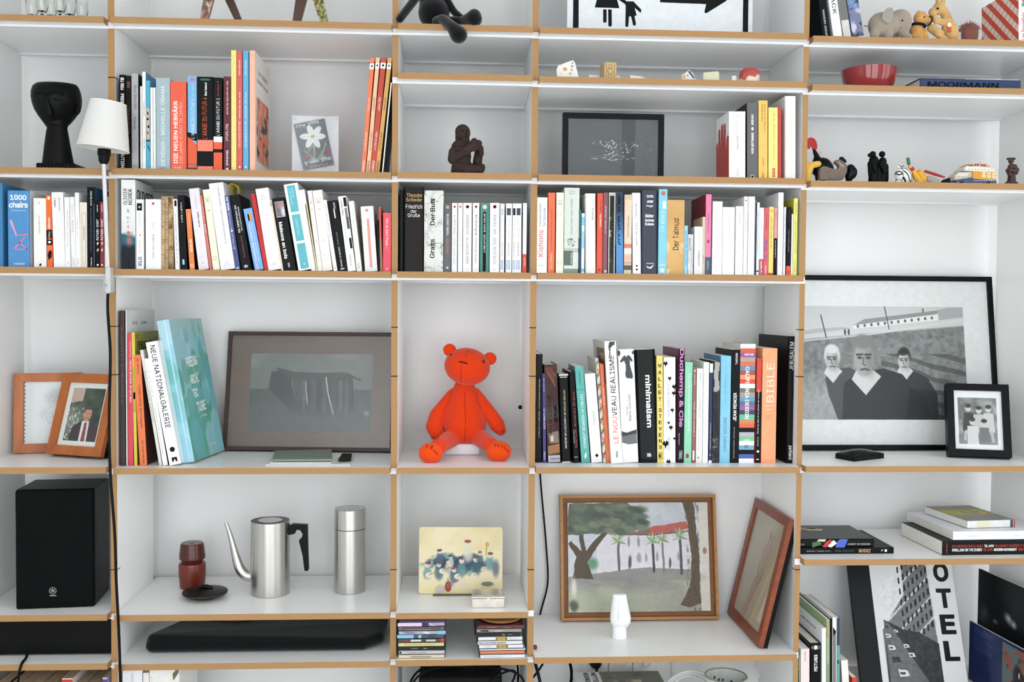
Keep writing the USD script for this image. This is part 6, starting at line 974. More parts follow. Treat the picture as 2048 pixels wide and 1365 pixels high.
zc = Z[2][2] + .0003; Yc = .06
cl = thing('clay_figure', 'dark brown clay figurine of a veiled person sitting cross-legged, hands raised to the mouth', 'figurine'); Q = lambda x, y, d=0: P(880 + x * .0806, 240 + y * .0806, Yc + d)
cb_ = [(Q(560, 900, 0), .018, Q(520, 680, 0), .0165), (Q(480, 700, .004), .017, Q(620, 720, .004), .013), (Q(575, 330, 0), .0150), (Q(560, 300, .003), .0158), (Q(520, 480, .012), .0118, Q(560, 330, .008), .0150), (Q(640, 560, 0), .008, Q(600, 400, 0), .011),
       (Q(340, 800, -.008), .0105, Q(310, 960, -.014), .0098), (Q(310, 960, -.014), .0098, Q(620, 790, -.026), .0088), (Q(640, 770, -.028), .0092, Q(790, 650, -.032), .0085), (Q(790, 640, -.030), .009, Q(850, 530, -.026), .0068), (Q(880, 650, -.02), .0105, Q(950, 590, -.012), .008), (Q(1000, 700, -.006), .0066, Q(1010, 830, -.008), .0066), (Q(960, 820, .004), .0088, Q(930, 1020, .006), .0098),
       (Q(430, 1160, -.012), .0125, Q(640, 1200, -.03), .0112), (Q(640, 1210, -.03), .0112, Q(1010, 1190, -.02), .0086), (Q(1030, 1150, -.014), .0078), (Q(500, 1200, .014), .015, Q(800, 1210, .012), .013), (Q(560, 1060, 0), .018), (Q(400, 1240, 0), .011, Q(860, 1250, 0), .0115)]
for i, (x, y) in enumerate(((770, 640), (790, 680), (810, 720), (830, 755))): cb_.append((Q(x, y, -.037), .0024, Q(x + 95, y - 50, -.038), .0021))
cb_ = [tuple(q * 1.28 if isinstance(q, float) else q for q in b) for b in cb_]
CLAY = mat((52, 36, 32), .8, vary=.3, scale=120, bump=.0006); cm = onfloor(blob(cb_, .0022, 2), zc); part(cl, 'body', cm, CLAY, smooth=60)
marks(cl, 'face_relief', cm, [[(922, 262), (928, 261.5)], [(933, 261.5), (937, 262)], [(931, 262), (932.5, 269)], [(928.5, 273), (935, 273)]], .0009, mat((38, 26, 24), .8)); marks(cl, 'veil_edge', cm, [[(918, 258), (916.5, 272), (916, 286)], [(910, 290), (918, 292), (926, 290)]], .0011, CLAY)

zt4 = Z[4][2] + .0003; T6 = lambda x, y, Y: P(1600 + x * .0977, 260 + y * .0977, Y); Yt = .05
ro = thing('rooster_figure', 'black rooster figure with a big red comb, beside the upright among the toys', 'rooster figure')
rm = onfloor(blob([(T6(460, 760, .10), .026), (T6(520, 800, .10), .023), (T6(360, 760, .10), .019, T6(350, 560, .10), .0075), (T6(350, 560, .10), .0075, T6(290, 420, .10), .0045), (T6(420, 900, .10), .015, T6(420, 990, .10), .012)], .003, 3), zt4); part(ro, 'body', rm, mat((24, 24, 26), .35), smooth=60)
comb = sg.Polygon([(262, 395), (258, 360), (240, 335), (205, 335), (198, 385), (150, 368), (130, 260), (160, 180), (225, 155), (290, 180), (330, 240), (348, 310), (345, 385), (300, 400)]).buffer(6)
part(ro, 'comb', prism([(T6(x, y, .098)[0], T6(x, y, .098)[2]) for x, y in comb.exterior.coords], .004, t=(0, .098, 0)), mat((176, 24, 22), .35)); part(ro, 'wattle', moved(ellipsoid((0, 0, 0), (.003, .002, .004), 2), T6(405, 465, .097)), mat((226, 176, 160), .5), smooth=True)
yp = thing('yellow_plush', 'yellow fluffy toy with a turquoise foot, half hidden by the upright', 'soft toy'); ym = onfloor(blob([(T6(370, 700, .03), .0085, T6(250, 720, .03), .0085), (T6(250, 720, .03), .0085, T6(170, 850, .03), .008), (T6(170, 850, .03), .008, T6(165, 980, .03), .0085), (T6(120, 800, .045), .02)], .0025, 3), zt4); ym.vertices[:, 0] = np.maximum(ym.vertices[:, 0], UX[4][1] + .0005); part(yp, 'body', ym, FUR((222, 180, 76), .15), smooth=70)
f_ = T6(380, 975, .03); part(yp, 'foot', ellipsoid((f_[0], .028, zt4 + .0052), (.0052, .006, .005), 2), mat((110, 200, 214), .5), smooth=True)
dk = thing('wooden_hen', 'grey-brown flat carved wooden hen with a small crest, before the black rooster', 'wooden bird')
hen = sg.Polygon([(415, 1015), (412, 900), (425, 790), (470, 750), (540, 752), (640, 790), (730, 810), (790, 790), (812, 740), (760, 690), (722, 660), (760, 612), (830, 615), (890, 660), (960, 720), (962, 830), (930, 920), (880, 1015)]).buffer(-12).buffer(16)
part(dk, 'body', moved(prism([(T6(x, y, .01)[0], min(9, T6(x, y, .01)[2])) for x, y in hen.exterior.coords], .016, t=(0, .01, 0)), (0, 0, 0)), WOOD((112, 98, 88), .2, (40, 40, 90), .7))
for k in range(4): a = T6(790 + 25 * k, 640 + 22 * k, .01); b = T6(830 + 25 * k, 745 + 10 * k, .01); part(dk, 'carved_line', tube([a - (0, .0004, 0), b - (0, .0004, 0)], .0006, 5), mat((196, 172, 156), .7))
g_ = T6(792, 888, .0096); part(dk, 'eye', ellipsoid(g_, .0009, 1), ink(INK))
cr = sg.Polygon([(812, 590), (830, 558), (880, 556), (905, 590), (930, 605), (952, 660), (900, 672), (850, 630)]).buffer(5); part(dk, 'crest', prism([(T6(x, y, .014)[0], T6(x, y, .014)[2]) for x, y in cr.exterior.coords], .006, t=(0, .014, 0)), mat((26, 28, 30), .5))
eb = thing('black_bird', 'glossy black egg-shaped wooden bird with tiny white feet', 'wooden bird'); bm = blob([(T6(1035, 800, .04), .0125), (T6(1060, 860, .04), .0145), (T6(1010, 920, .04), .0115), (T6(985, 985, .04), .006)], .0025, 5); part(eb, 'body', onfloor(bm, zt4 + .003), mat((20, 24, 28), .2), smooth=70)
for x in (935, 1020): g_ = T6(x, 1000, .028); part(eb, 'foot', ellipsoid((g_[0], .028, zt4 + .0032), (.0048, .005, .0032), 2), mat((226, 222, 214), .5), smooth=True)
cp = thing('carved_couple', 'black carved wooden figure of two people standing close together', 'wood carving'); Kc = lambda x, y, d=0: T6(x, y, .05 + d)
cbn = [(Kc(1490, 500, 0), .0085), (Kc(1425, 520, -.002), .0055), (Kc(1680, 500, .002), .0085), (Kc(1510, 620), .0125, Kc(1500, 1010), .0125), (Kc(1440, 690), .0075, Kc(1450, 900), .007), (Kc(1690, 640), .0105, Kc(1700, 1010), .0105), (Kc(1760, 740), .0065, Kc(1770, 990), .0055), (Kc(1600, 720, .004), .012, Kc(1600, 1010, .004), .013), (Kc(1650, 700, -.012), .005, Kc(1730, 840, -.012), .005), (Kc(1480, 640, -.012), .005, Kc(1540, 840, -.014), .0045), (Kc(1440, 1020), .006, Kc(1760, 1020), .006)]
part(cp, 'body', onfloor(blob(cbn, .0025, 2), zt4), mat((18, 18, 20), .55, vary=.2, scale=90, bump=.0006), smooth=50)
T7 = lambda x, y, Y: P(1780 + x * .1309, 290 + y * .1309, Y)
ZEB = special('zebra_glaze', {'g': ('geometry', {}), 'w': ('wave_texture', {'scale': 38.0, 'distortion': 4.0, 'detail': 0.0, 'detail_scale': 0.6, 'bands_direction': 'diagonal'}), 'r': ('rgb_ramp', {'ramp': [(.0, (.015, .015, .015)), (.16, (.02, .02, .02)), (.24, (.8, .79, .76)), (1.0, (.84, .83, .8))]}), 'p': ('principled_bsdf', {'roughness': .2})}, [('g.position', 'w.vector'), ('w.fac', 'r.fac'), ('r.color', 'p.base_color')], 'p.BSDF')
ze = thing('zebra_ornament', 'round white ceramic zebra with black stripes', 'zebra ornament'); zm = onfloor(blob([(T7(215, 455, .05), .0205), (T7(255, 470, .06), .0195), (T7(140, 440, .03), .012), (T7(135, 520, .04), .009), (T7(130, 350, .045), .0035, T7(128, 310, .045), .0022), (T7(165, 340, .045), .004, T7(172, 305, .045), .0022), (T7(190, 345, .05), .0035, T7(200, 310, .05), .002), (T7(150, 400, .04), .009)], .0022, 2), zt4); part(ze, 'body', zm, ZEB, smooth=60); marks(ze, 'mouth', zm, [[(1792, 348), (1799, 350), (1806, 347)]], .0017, ink(INK))
yb = thing('painted_bird', 'yellow painted bird toy with green head, red collar and red wing', 'toy bird'); part(yb, 'body', onfloor(blob([(T7(300, 330, .04), .0042, T7(350, 400, .04), .0055), (T7(370, 420, .04), .006, T7(450, 560, .04), .011), (T7(450, 430, .05), .010, T7(500, 520, .05), .0115)], .0022, 2), zt4), mat((226, 166, 52), .35), smooth=60)
part(yb, 'head', blob([(T7(275, 215, .04), .0042, T7(288, 285, .04), .0045)], .002, 1), mat((34, 110, 66), .35), smooth=60); part(yb, 'collar', tube([T7(318, 352, .04), T7(345, 395, .04)], .0068, 14), mat((168, 34, 26), .4), smooth=40); part(yb, 'wing', tube([T7(530, 400, .045), T7(690, 450, .045), T7(835, 495, .045)], [.0036, .0042, .0022], 8), mat((176, 32, 40), .4), smooth=50)
TAIL = special('striped_tail', {'g': ('geometry', {}), 'w': ('wave_texture', {'scale': 90.0, 'bands_direction': 'x'}), 'r': ('rgb_ramp', {'ramp': [(.1, tuple(lin((60, 140, 100)))), (.4, tuple(lin((230, 230, 224)))), (.6, tuple(lin((70, 90, 150)))), (.8, tuple(lin((236, 200, 150)))), (1, tuple(lin((150, 40, 90))))]}), 'p': ('principled_bsdf', {'roughness': .4})}, [('g.position', 'w.vector'), ('w.fac', 'r.fac'), ('r.color', 'p.base_color')], 'p.BSDF')
part(yb, 'tail', onfloor(blob([(T7(590, 510, .045), .007, T7(690, 540, .045), .006), (T7(690, 540, .045), .006, T7(750, 560, .045), .004)], .0025, 1), zt4), TAIL, smooth=60)
single('woven_mat', 'small dark woven cloth lying between the yellow bird and the bus', 'cloth', onfloor(blob([(T7(800, 560, .05), .004, T7(930, 535, .06), .008), (T7(930, 535, .06), .008, T7(1060, 540, .05), .0075), (T7(1060, 545, .04), .006, T7(1180, 560, .03), .005)], .0022, 1), zt4), FUR((36, 36, 42), .3), smooth=50)
bus = thing('toy_bus', 'yellow pottery bus with loaded white roof and blue base', 'toy bus'); oB = T7(1010, 585, .02); wB = T7(1620, 585, .02)[0] - oB[0]; sc_ = wB / 610
def bp(x, y): q = T7(x, y, .02); return q[0], (q[2] if y < 560 else zt4)
def bpr(name, pts, y0, dep, m, c=None): part(bus, name, prism([bp(*q) for q in pts], dep, t=(0, y0, 0)), m)
YEL = mat((214, 164, 70), .4, vary=.1); BLU = mat((66, 80, 120), .45, vary=.3, scale=200)
bpr('bonnet', [(1010, 540), (1005, 470), (1060, 415), (1240, 405), (1290, 400), (1290, 560), (1010, 560)], .026, .04, mat((206, 196, 180), .4, vary=.15, scale=300)); bpr('cabin', [(1255, 565), (1275, 395), (1600, 415), (1622, 450), (1618, 565)], .02, .052, YEL); bpr('base', [(1010, 585), (1008, 535), (1240, 500), (1290, 520), (1620, 545), (1620, 585)], .018, .056, BLU)
bpr('roof', [(1125, 395), (1130, 360), (1170, 325), (1570, 350), (1588, 400), (1590, 415)], .018, .056, mat((226, 220, 208), .45)); bpr('roof_load', [(1170, 328), (1230, 282), (1370, 268), (1500, 290), (1570, 350)], .024, .044, mat((196, 170, 150), .6, vary=.6, scale=240))
for i in range(3): bpr('window', [(1405 + 76 * i, 445 + 9 * i), (1462 + 76 * i, 448 + 9 * i), (1462 + 76 * i, 498 + 9 * i), (1405 + 76 * i, 496 + 9 * i)], .0192, .001, mat((222, 206, 170), .4)); bpr('upper_window', [(1405 + 76 * i, 410 + 9 * i), (1462 + 76 * i, 412 + 9 * i), (1462 + 76 * i, 438 + 9 * i), (1405 + 76 * i, 436 + 9 * i)], .0192, .001, mat((230, 216, 180), .4))
bpr('door', [(1280, 470), (1300, 415), (1385, 415), (1385, 490), (1300, 500)], .0192, .001, mat((226, 150, 40), .4)); bpr('windscreen', [(1030, 470), (1065, 425), (1230, 420), (1200, 470)], .0252, .001, mat((226, 218, 206), .35))
for i in range(9): g_ = bp(1150 + 50 * i, 375 - 1 * i + (8 if i > 4 else 0)); part(bus, 'roof_dot', ellipsoid((g_[0], .0178, g_[1]), (.0011, .0006, .0011), 1), ink(INK)); g_ = bp(1215 + 34 * i, 300 + (i - 4) ** 2 * 1.2); part(bus, 'roof_bundle', ellipsoid((g_[0], .026, g_[1]), .0034, 2), mat([(150, 40, 34), (60, 40, 40), (206, 120, 90)][i % 3], .5), smooth=True); g_ = bp(1290 + 36 * i, 545); part(bus, 'side_bead', ellipsoid((g_[0], .0178, g_[1]), (.0022, .0008, .0012), 1), mat((224, 218, 214), .4))
for x in (1090, 1500): g_ = bp(x, 570); part(bus, 'wheel', moved(trimesh.creation.cylinder(.005, .006), (g_[0], .020, zt4 + .0052), rot('x', 90)), mat((36, 34, 36), .6), smooth=30)
mk = thing('monk_figure', 'small reddish brown wooden figure in a robe with hands at its face, far right', 'figurine'); mb = [(T7(1855, 570, .05), .0115, T7(1860, 420, .05), .0085), (T7(1800, 390, .045), .0058, T7(1830, 450, .04), .0055), (T7(1935, 380, .05), .0065, T7(1925, 420, .05), .006), (T7(1850, 340, .05), .009, T7(1900, 340, .05), .008), (T7(1850, 250, .05), .0075), (T7(1800, 215, .05), .0035, T7(1900, 215, .05), .0035), (T7(1830, 400, .036), .0042, T7(1850, 290, .038), .0036), (T7(1920, 400, .038), .0044, T7(1870, 390, .034), .004), (T7(1790, 580, .05), .006, T7(1920, 580, .05), .006)]
part(mk, 'body', onfloor(blob(mb, .002, 2), zt4), mat((66, 42, 38), .5, vary=.2, scale=90, bump=.0004), smooth=50)

# ------------------------------------------------------------------ flower card in its clear holder
Yf = .13; zf = Z[1][1] + .0003
q = [P(584.3, 231.5, Yf), P(677.2, 234, Yf)]
fh = thing('card_holder', 'clear holder with a white sheet and a slanted picture card of a white lily', 'picture card')
part(fh, 'sheet', box(q[0][0], q[1][0], Yf, Yf + .002, zf, q[0][2], .0003), mat((226, 226, 230), .5))
part(fh, 'holder', box(q[0][0] - .001, q[1][0] + .001, Yf - .005, Yf - .004, zf, q[0][2] + .002), CLEARPLASTIC)
for x in (589.5, 671.5): part(fh, 'stud', moved(lathe([(0, 0), (.003, 0), (.003, .001), (0, .0014)], 16), P(x, 238, Yf - .0052), rot('x', 90)), mat((206, 206, 210), .3))
def lily(cv):
    a = cv.asp; cv.c[:] = (98, 100, 104); cv.grain(22, 26, 3); cv.mix((np.minimum(np.minimum(cv.u, a - cv.u), np.minimum(cv.v, 1 - cv.v)) < .012) * 1.0, (196, 196, 198))
    for x0, y0, x1, y1 in ((.36, .5, .30, .86), (.36, .5, .20, .62), (.36, .85, .62, .55), (.36, .85, .12, .58), (.62, .52, .46, .8)): cv.line([(x0 * a / .72, y0), (x1 * a / .72, y1)], .018, (150, 168, 136), w2=.008)
    for x, y in ((.16, .72), (.62, .70)): cv.ell(x * a / .72, y, .055, .06, (156, 70, 104), 1, .3)
    for x, y in ((.28, .8), (.5, .8)): cv.ell(x * a / .72, y, .06, .045, (150, 176, 172), 1, .3)
    for an, l in ((-100, .17), (-40, .19), (10, .2), (70, .2), (130, .2), (190, .2)):
        t = math.radians(an); cv.ell(.37 * a / .72 + math.cos(t) * .13, .33 + math.sin(t) * .13, l * .68, .062, (238, 240, 240), 1, .1, rotd=an); cv.line([(.37 * a / .72, .33), (.37 * a / .72 + math.cos(t) * .22, .33 + math.sin(t) * .22)], .004, (206, 214, 212))
    cv.ell(.37 * a / .72, .33, .045, .035, (190, 190, 120)); 
    cv.text(HEB('\u05de\u05dc\u05d5\u05df'), .44 * a, .02, .34 * a, .075, (232, 232, 232), 1, font='NotoSansHebrew-Regular'); cv.text(HEB('\u05d0\u05d9\u05dc\u05ea'), .06 * a, .03, .3 * a, .07, (226, 226, 226), 1, font='NotoSansHebrew-Regular'); cv.text(HEB('\u05de\u05dc\u05d5\u05df \u05d4\u05e9\u05e8\u05d5\u05df'), .1 * a, .80, .82 * a, .09, (236, 236, 236), 1, font='NotoSansHebrew-Regular'); cv.text(HEB('\u05d4\u05e8\u05e6\u05dc\u05d9\u05d4'), .2 * a, .91, .6 * a, .05, (206, 150, 160), 1, font='NotoSansHebrew-Regular')
A_, B_, C_ = P(585.6, 248, Yf - .002), P(649.8, 235.5, Yf - .002), P(608, 343, Yf - .002)
wx, hx = np.linalg.norm(B_ - A_), np.linalg.norm(C_ - A_); ex = (B_ - A_) / wx; ez = np.cross(ex, (0, 1, 0)); ez /= np.linalg.norm(ez); C2 = A_ - ez * hx
if C2[2] < zf: hx -= (zf - C2[2]) / max(ez[2], .5); C2 = A_ - ez * hx
cv = Canvas(wx / hx, 170); lily(cv); put_print(fh, 'picture_card', cv, C2, ex, ez, wx, hx)

# ------------------------------------------------------------------ framed pictures
zr3 = Z[3][2] + .0003; Yp = .11
def darkprint(cv):
    a = cv.asp; cv.c[:] = (78, 82, 84); cv.grain(3, 6, 2); cx, cy = .52 * a, .52
    r_ = np.random.default_rng(3)
    for k in range(90):
        x, y = r_.normal(cx, .12 * a), r_.uniform(.36, .74); w = r_.uniform(.004, .012)
        if y > .6: cv.ell(x, y, .03 * r_.uniform(.5, 1.2), .005, (196, 198, 200), .8, .3)
        else: cv.ell(x, y, w, w * 1.4, (206, 208, 208), .9, .4)
    cv.ell(.36 * a, .40, .015, .03, (200, 200, 200), .7, .4)
TLd, TRd = P(1126.4, 224.7, Yp), P(1328.8, 231, Yp); hd_ = TLd[2] - zr3; wd_ = TRd[0] - TLd[0]
cv = Canvas((wd_ - .026) / (hd_ - .026), 150); darkprint(cv)
picture_frame('black framed dark grey print with scattered white marks, upper right compartment', frame4((TLd[0], Yp, zr3)), wd_, hd_, .0145, .024, mat((30, 36, 42), .45), cv, (.0145, .0145, .0145, .0145), None)

z3 = Z[0][3] + .0003; ORW = WOOD((176, 100, 48), .16, (40.0, 40.0, 4.0), .4)
def sketch(cv):
    a = cv.asp; cv.c[:] = (228, 230, 231); cv.grain(6, 4, 2); cv.mix((cv.u < .045 * a) * (((cv.v * 16) % 1) < .42), (120, 124, 122)); cv.mix((cv.u < .02 * a) * 1.0, (140, 146, 140))
    for pts in ([(.62, .16), (.5, .3), (.55, .42), (.42, .5), (.5, .66), (.62, .7)], [(.9, .2), (.75, .25), (.7, .4), (.8, .55)], [(.55, .55), (.7, .6), (.74, .8), (.6, .95)], [(.45, .42), (.36, .5), (.4, .62)], [(.6, .5), (.62, .8)]): cv.line([(x * a, y) for x, y in pts], .004, (176, 178, 180), .8, wob=.02, seed=3)
    cv.ell(.8 * a, .26, .16, .1, (150, 152, 154), .55, .9); cv.ell(.62 * a, .24, .09, .09, (186, 188, 190), .5, .9); cv.ell(.52 * a, .52, .1, .12, (206, 208, 210), .5, .9)
m, w, h = fit_frame((26, 909.5), (163, 905), (27.7, 749), z3)
cv = Canvas((w - .046) / (h - .046), 170); sketch(cv)
picture_frame('orange-brown wooden frame holding a faint pencil sketch, behind the other wooden frame', m, w, h, .0245, .014, ORW, cv, (.023, .023, .023, .023), side=.004)
def gentleman(cv):
    a = cv.asp; cv.c[:] = (232, 233, 230); b = .085; inside = ((cv.u > b * 1.05) & (cv.u < a - b * .6) & (cv.v > b) & (cv.v < 1 - b)) * 1.0; base = cv.c.copy()
    cv.c[:] = (70, 84, 72); cv.grain(9, 40, 4); cv.poly([(0, 0), (a * .45, 0), (a * .4, .28), (0, .34)], (196, 172, 160), wob=.06); cv.ell(a * .25, .62, .2, .25, (150, 156, 146), .7, .6); cv.mix(np.clip((cv.noise(30, 5) - .56) * 10, 0, 1) * (cv.u < a * .5) * (cv.v > .35), (214, 218, 212))
    cv.poly([(a * .22, 1), (a * .28, .70), (a * .48, .60), (a * .72, .60), (a * .92, .70), (a, 1)], (72, 62, 70)); cv.poly([(a * .5, .6), (a * .68, .6), (a * .7, 1), (a * .5, 1)], (228, 226, 224)); cv.poly([(a * .57, .62), (a * .63, .62), (a * .66, 1), (a * .55, 1)], (146, 76, 78))
    cv.ell(a * .60, .485, .078, .115, (196, 150, 126), 1, .12); cv.poly([(a * .46, .47), (a * .5, .38), (a * .62, .35), (a * .74, .40), (a * .74, .48), (a * .69, .42), (a * .55, .42), (a * .5, .47)], (88, 76, 68)); cv.ell(a * .565, .475, .009, .006, (60, 44, 38)); cv.ell(a * .645, .478, .009, .006, (60, 44, 38)); cv.line([(a * .56, .545), (a * .6, .555), (a * .65, .545)], .006, (150, 80, 74)); cv.line([(a * .605, .48), (a * .612, .515)], .005, (170, 120, 100)); cv.ell(a * .33, .96, .03, .03, (206, 150, 130))
    c = cv.c.copy(); cv.c = base; cv.c = cv.c * (1 - inside[..., None]) + c * inside[..., None]
m, w, h = fit_frame((90.8, 913.5), (200.5, 921.3), (127.7, 752), z3)
cv = Canvas((w - .05) / (h - .05), 200); gentleman(cv)
pf = picture_frame('orange-brown wooden frame with a photograph of a smiling man in suit and tie', m, w, h, .0255, .014, ORW, cv, (.025, .025, .025, .025), side=.016)
part(pf, 'strut', moved(box(-.02, .02, 0, .004, -.0, h * .55), (w * .5, .030, .004), rot('x', -22)), mat((24, 24, 26), .6))

z13 = Z[1][3] + .0003; DKW = WOOD((58, 42, 36), .25, (3.0, 60.0, 60.0), .45)
def barn(cv):
    a = cv.asp; v = cv.v; cv.c[:] = (112, 116, 114); cv.mix(np.clip((cv.noise(4, 2, sx=.6) - .5) * 4, 0, 1) * np.clip((.42 - v) * 5, 0, 1), (146, 148, 144)); cv.mix((v > .455) * 1.0, (78, 82, 82)); cv.c += ((cv.noise(40, 5) - .5) * 40)[..., None] * (v > .46)[..., None]
    cv.poly([(.15 * a, .46), (.17 * a, .24), (.23 * a, .215), (.34 * a, .29), (.36 * a, .78), (.22 * a, .55)], (54, 58, 60), wob=.01); cv.poly([(.23 * a, .22), (.2 * a, .175), (.36 * a, .235), (.56 * a, .245), (.74 * a, .235), (.8 * a, .24), (.92 * a, .335), (.9 * a, .35), (.82 * a, .29), (.6 * a, .35), (.42 * a, .38)], (66, 70, 72), wob=.008); cv.poly([(.35 * a, .33), (.42 * a, .37), (.6 * a, .33), (.84 * a, .28), (.86 * a, .74), (.7 * a, .8), (.5 * a, .78), (.36 * a, .74)], (58, 62, 64), wob=.01)
    for x, w_, c in ((.44, .02, (96, 98, 98)), (.47, .012, (44, 46, 48)), (.52, .03, (84, 86, 86)), (.56, .02, (40, 44, 46)), (.61, .025, (96, 98, 98)), (.68, .03, (76, 78, 78)), (.74, .03, (100, 102, 100)), (.79, .03, (92, 94, 92)), (.83, .015, (46, 50, 52))): cv.line([(x * a, .36), ((x + .01) * a, .55), (x * a, .73)], w_ * .9, c, .75, wob=.02)
    cv.line([(.62 * a, .3), (.64 * a, .5), (.69 * a, .78)], .006, (206, 206, 200), wob=.01); cv.line([(.455 * a, .36), (.475 * a, .64)], .007, (170, 172, 170), wob=.01)
    for i in range(5): cv.line([((.34 + .02 * i) * a, .36), ((.39 + .02 * i) * a, .6)], .003, (120, 122, 120), wob=.01, seed=i)
    cv.mix(np.clip((v - .6) * 3, 0, .35), (104, 112, 112)); cv.ell(.96 * a, .76, .03, .03, (190, 192, 190), .5, .8)
m, w, h = fit_frame((444.3, 903.5), (786, 907.5), (463, 666.3), z13, None)
p = thing('framed_picture', 'large dark brown wooden frame holding a grey photograph of a ruined barn', 'framed picture', m=m); frame_bars(p, w, h, .0105, .03, DKW)
part(p, 'mount', box(.009, w - .009, .008, .012, .009, h - .009), WOOD((112, 92, 84), .14, (2.5, 80.0, 90.0), .7))
fx = lambda px, py: (lambda d: (np.linalg.inv(m[:3, :3].T) @ (CAM + d * ((np.dot(m[3, :3] - CAM, m[1, :3])) / np.dot(d, m[1, :3])) - m[3, :3])))(ray(px, py))
bl, tr = fx(494, 862.5), fx(745.5, 708.6); cv = Canvas((tr[0] - bl[0]) / (tr[2] - bl[2]), 230); barn(cv); put_print(p, 'print', cv, (bl[0], .0076, bl[2]), X, Zv, tr[0] - bl[0], tr[2] - bl[2])
HAZE = pane('matt_picture_glass', (.97, .98, .97), .3, .04)
part(p, 'pane', box(.010, w - .010, .0055, .0065, .010, h - .010), HAZE)

# leaflets in front of it
zl = z13; GLf = 'leaflets in front of the dark wooden picture'
for pts, c, t, lab in (([(531, 932), (700, 932), (712, 912), (548, 911)], (226, 224, 220), .003, 'white leaflet at the bottom of the small pile'), ([(540, 928), (662, 928), (690, 909), (556, 909)], (232, 230, 224), .003, 'white folded leaflet in the middle of the small pile'), ([(676, 923), (702, 922), (704, 908), (684, 908)], (40, 46, 44), .001, 'small dark card at the right of the leaflet pile'), ([(545, 924), (664, 923), (663, 903), (549, 906)], (128, 138, 126), .006, 'grey-green booklet on top of the small pile of leaflets')):
    W_ = np.array([at_z(x, y, zl)[:2] for x, y in pts]); 
    W_[:, 1] = np.minimum(W_[:, 1], .26)
    single('leaflet', lab, 'leaflet', moved(trimesh.creation.extrude_polygon(sg.Polygon(W_).convex_hull, t), (0, 0, zl)), mat(c, .5), group=GLf); zl += t + .0004

# ------------------------------------------------------------------ the bear on its white block
zb2 = Z[2][4] + .0003; Yx = stand_y(925, 911.2, zb2)
wbx0, wbx1 = P(888.6, 905, Yx)[0], P(960, 905, Yx)[0]; hbx = P(925, 888.4, Yx)[2] - zb2
single('white_block', 'white rounded block under the orange bear', 'block', moved(rbox(wbx0, wbx1, Yx, Yx + .07, 0, hbx, .006), (0, 0, zb2)), mat((236, 236, 240), .4), smooth=40)
Yb = Yx + .03; KB = 1 / pxs(Yb); T = lambda x, y, d=0.0: P(780 + x * .2857, 560 + y * .2857, Yb + d)
RB = lambda v: v * .2857 * KB
bear = thing('plush_bear', 'orange cloth bear with tilted head sitting on a white block, legs stretched forward', 'soft toy')
OR_ = mat((224, 62, 18), .92, vary=.10, scale=220.0, spec=.1, bump=.0008, sheen=.25)
yl = stand_y(864, 927.5, zb2) + RB(62) * .8 - Yb; yr = stand_y(1000, 924.5, zb2) + RB(62) * .8 - Yb
body = [(T(518, 770, .012), RB(78), T(520, 870, .004), RB(122)), (T(520, 870, .004), RB(122), T(518, 1000, 0), RB(158)), (T(518, 1000, 0), RB(158), T(518, 1050, .004), RB(118)),
        (T(535, 680, .008), RB(60), T(520, 780, .010), RB(72)), (T(440, 800, .006), RB(40), T(330, 950, -.010), RB(54)), (T(330, 950, -.010), RB(54), T(308, 1030, -.020), RB(58)), (T(308, 1030, -.020), RB(58), T(330, 1085, -.030), RB(46)),
        (T(600, 795, .006), RB(38), T(690, 920, -.008), RB(46)), (T(690, 920, -.008), RB(46), T(745, 1010, -.016), RB(56)), (T(745, 1010, -.016), RB(56), T(775, 1055, -.020), RB(38)),
        (T(450, 1100, -.01), RB(62), T(340, 1165, (yl - .02) * .75), RB(56)), (T(600, 1090, -.01), RB(62), T(705, 1160, (yr - .02) * .75), RB(54)), (T(340, 1165, (yl - .02) * .75), RB(56), T(305, 1200, yl + .012), RB(58)), (T(705, 1160, (yr - .02) * .75), RB(54), T(745, 1195, yr + .012), RB(58))]
bm = blob(body, .004, 4); 
bm.vertices[:, 2] = np.maximum(bm.vertices[:, 2], zb2 + .0005); part(bear, 'body', bm, OR_, smooth=70)
hc_ = T(541, 608, -.012); hm2 = ellipsoid(hc_, (RB(160), RB(135), RB(130)), 4, rot('y', 9)); part(bear, 'head', hm2, OR_, smooth=True)
for x, y in ((418, 492), (700, 552)): part(bear, 'ear', ellipsoid(T(x, y, -.004), (RB(46), RB(22), RB(44)), 3, rot('y', 9)), OR_, smooth=True)
for x, y, rx, ry, yo, a in ((284, 1216, 80, 70, yl, 10), (762, 1204, 84, 73, yr, -4)):
    c = T(x, y, yo); fm = ellipsoid(c, (RB(rx), RB(52), RB(ry)), 3, rot('y', a)); fm.vertices[:, 2] = np.maximum(fm.vertices[:, 2], zb2 + .0003); part(bear, 'foot', fm, mat((232, 76, 18), .92, vary=.08, scale=220.0, spec=.1, sheen=.25), smooth=True)
    s = 1 if a > 0 else 1
    off = ((-30, -62), (0, -48), (22, -26), (40, -8), (8, -60)) if a > 0 else ((-30, -58), (-6, -54), (20, -48), (40, -34), (58, -16))
    for u, v in off: marks(bear, 'claw_stitch', fm, [[(780 + (x + u) * .2857, 560 + (y + v) * .2857), (780 + (x + u + (8 if a > 0 else 6)) * .2857, 560 + (y + v + 20) * .2857)]], .0011, mat((120, 26, 14), .8))
PX = lambda x, y: (780 + x * .2857, 560 + y * .2857)
DST = mat((60, 20, 14), .8)
marks(bear, 'mouth', hm2, [[PX(484, 574), PX(512, 578), PX(543, 588)]], .0022, mat((90, 16, 14), .8)); marks(bear, 'eye_stitch', hm2, [[PX(650, 562), PX(662, 582)], [PX(650, 580), PX(662, 564)], [PX(420, 520), PX(430, 528)], [PX(421, 528), PX(430, 519)]], .0010, DST)
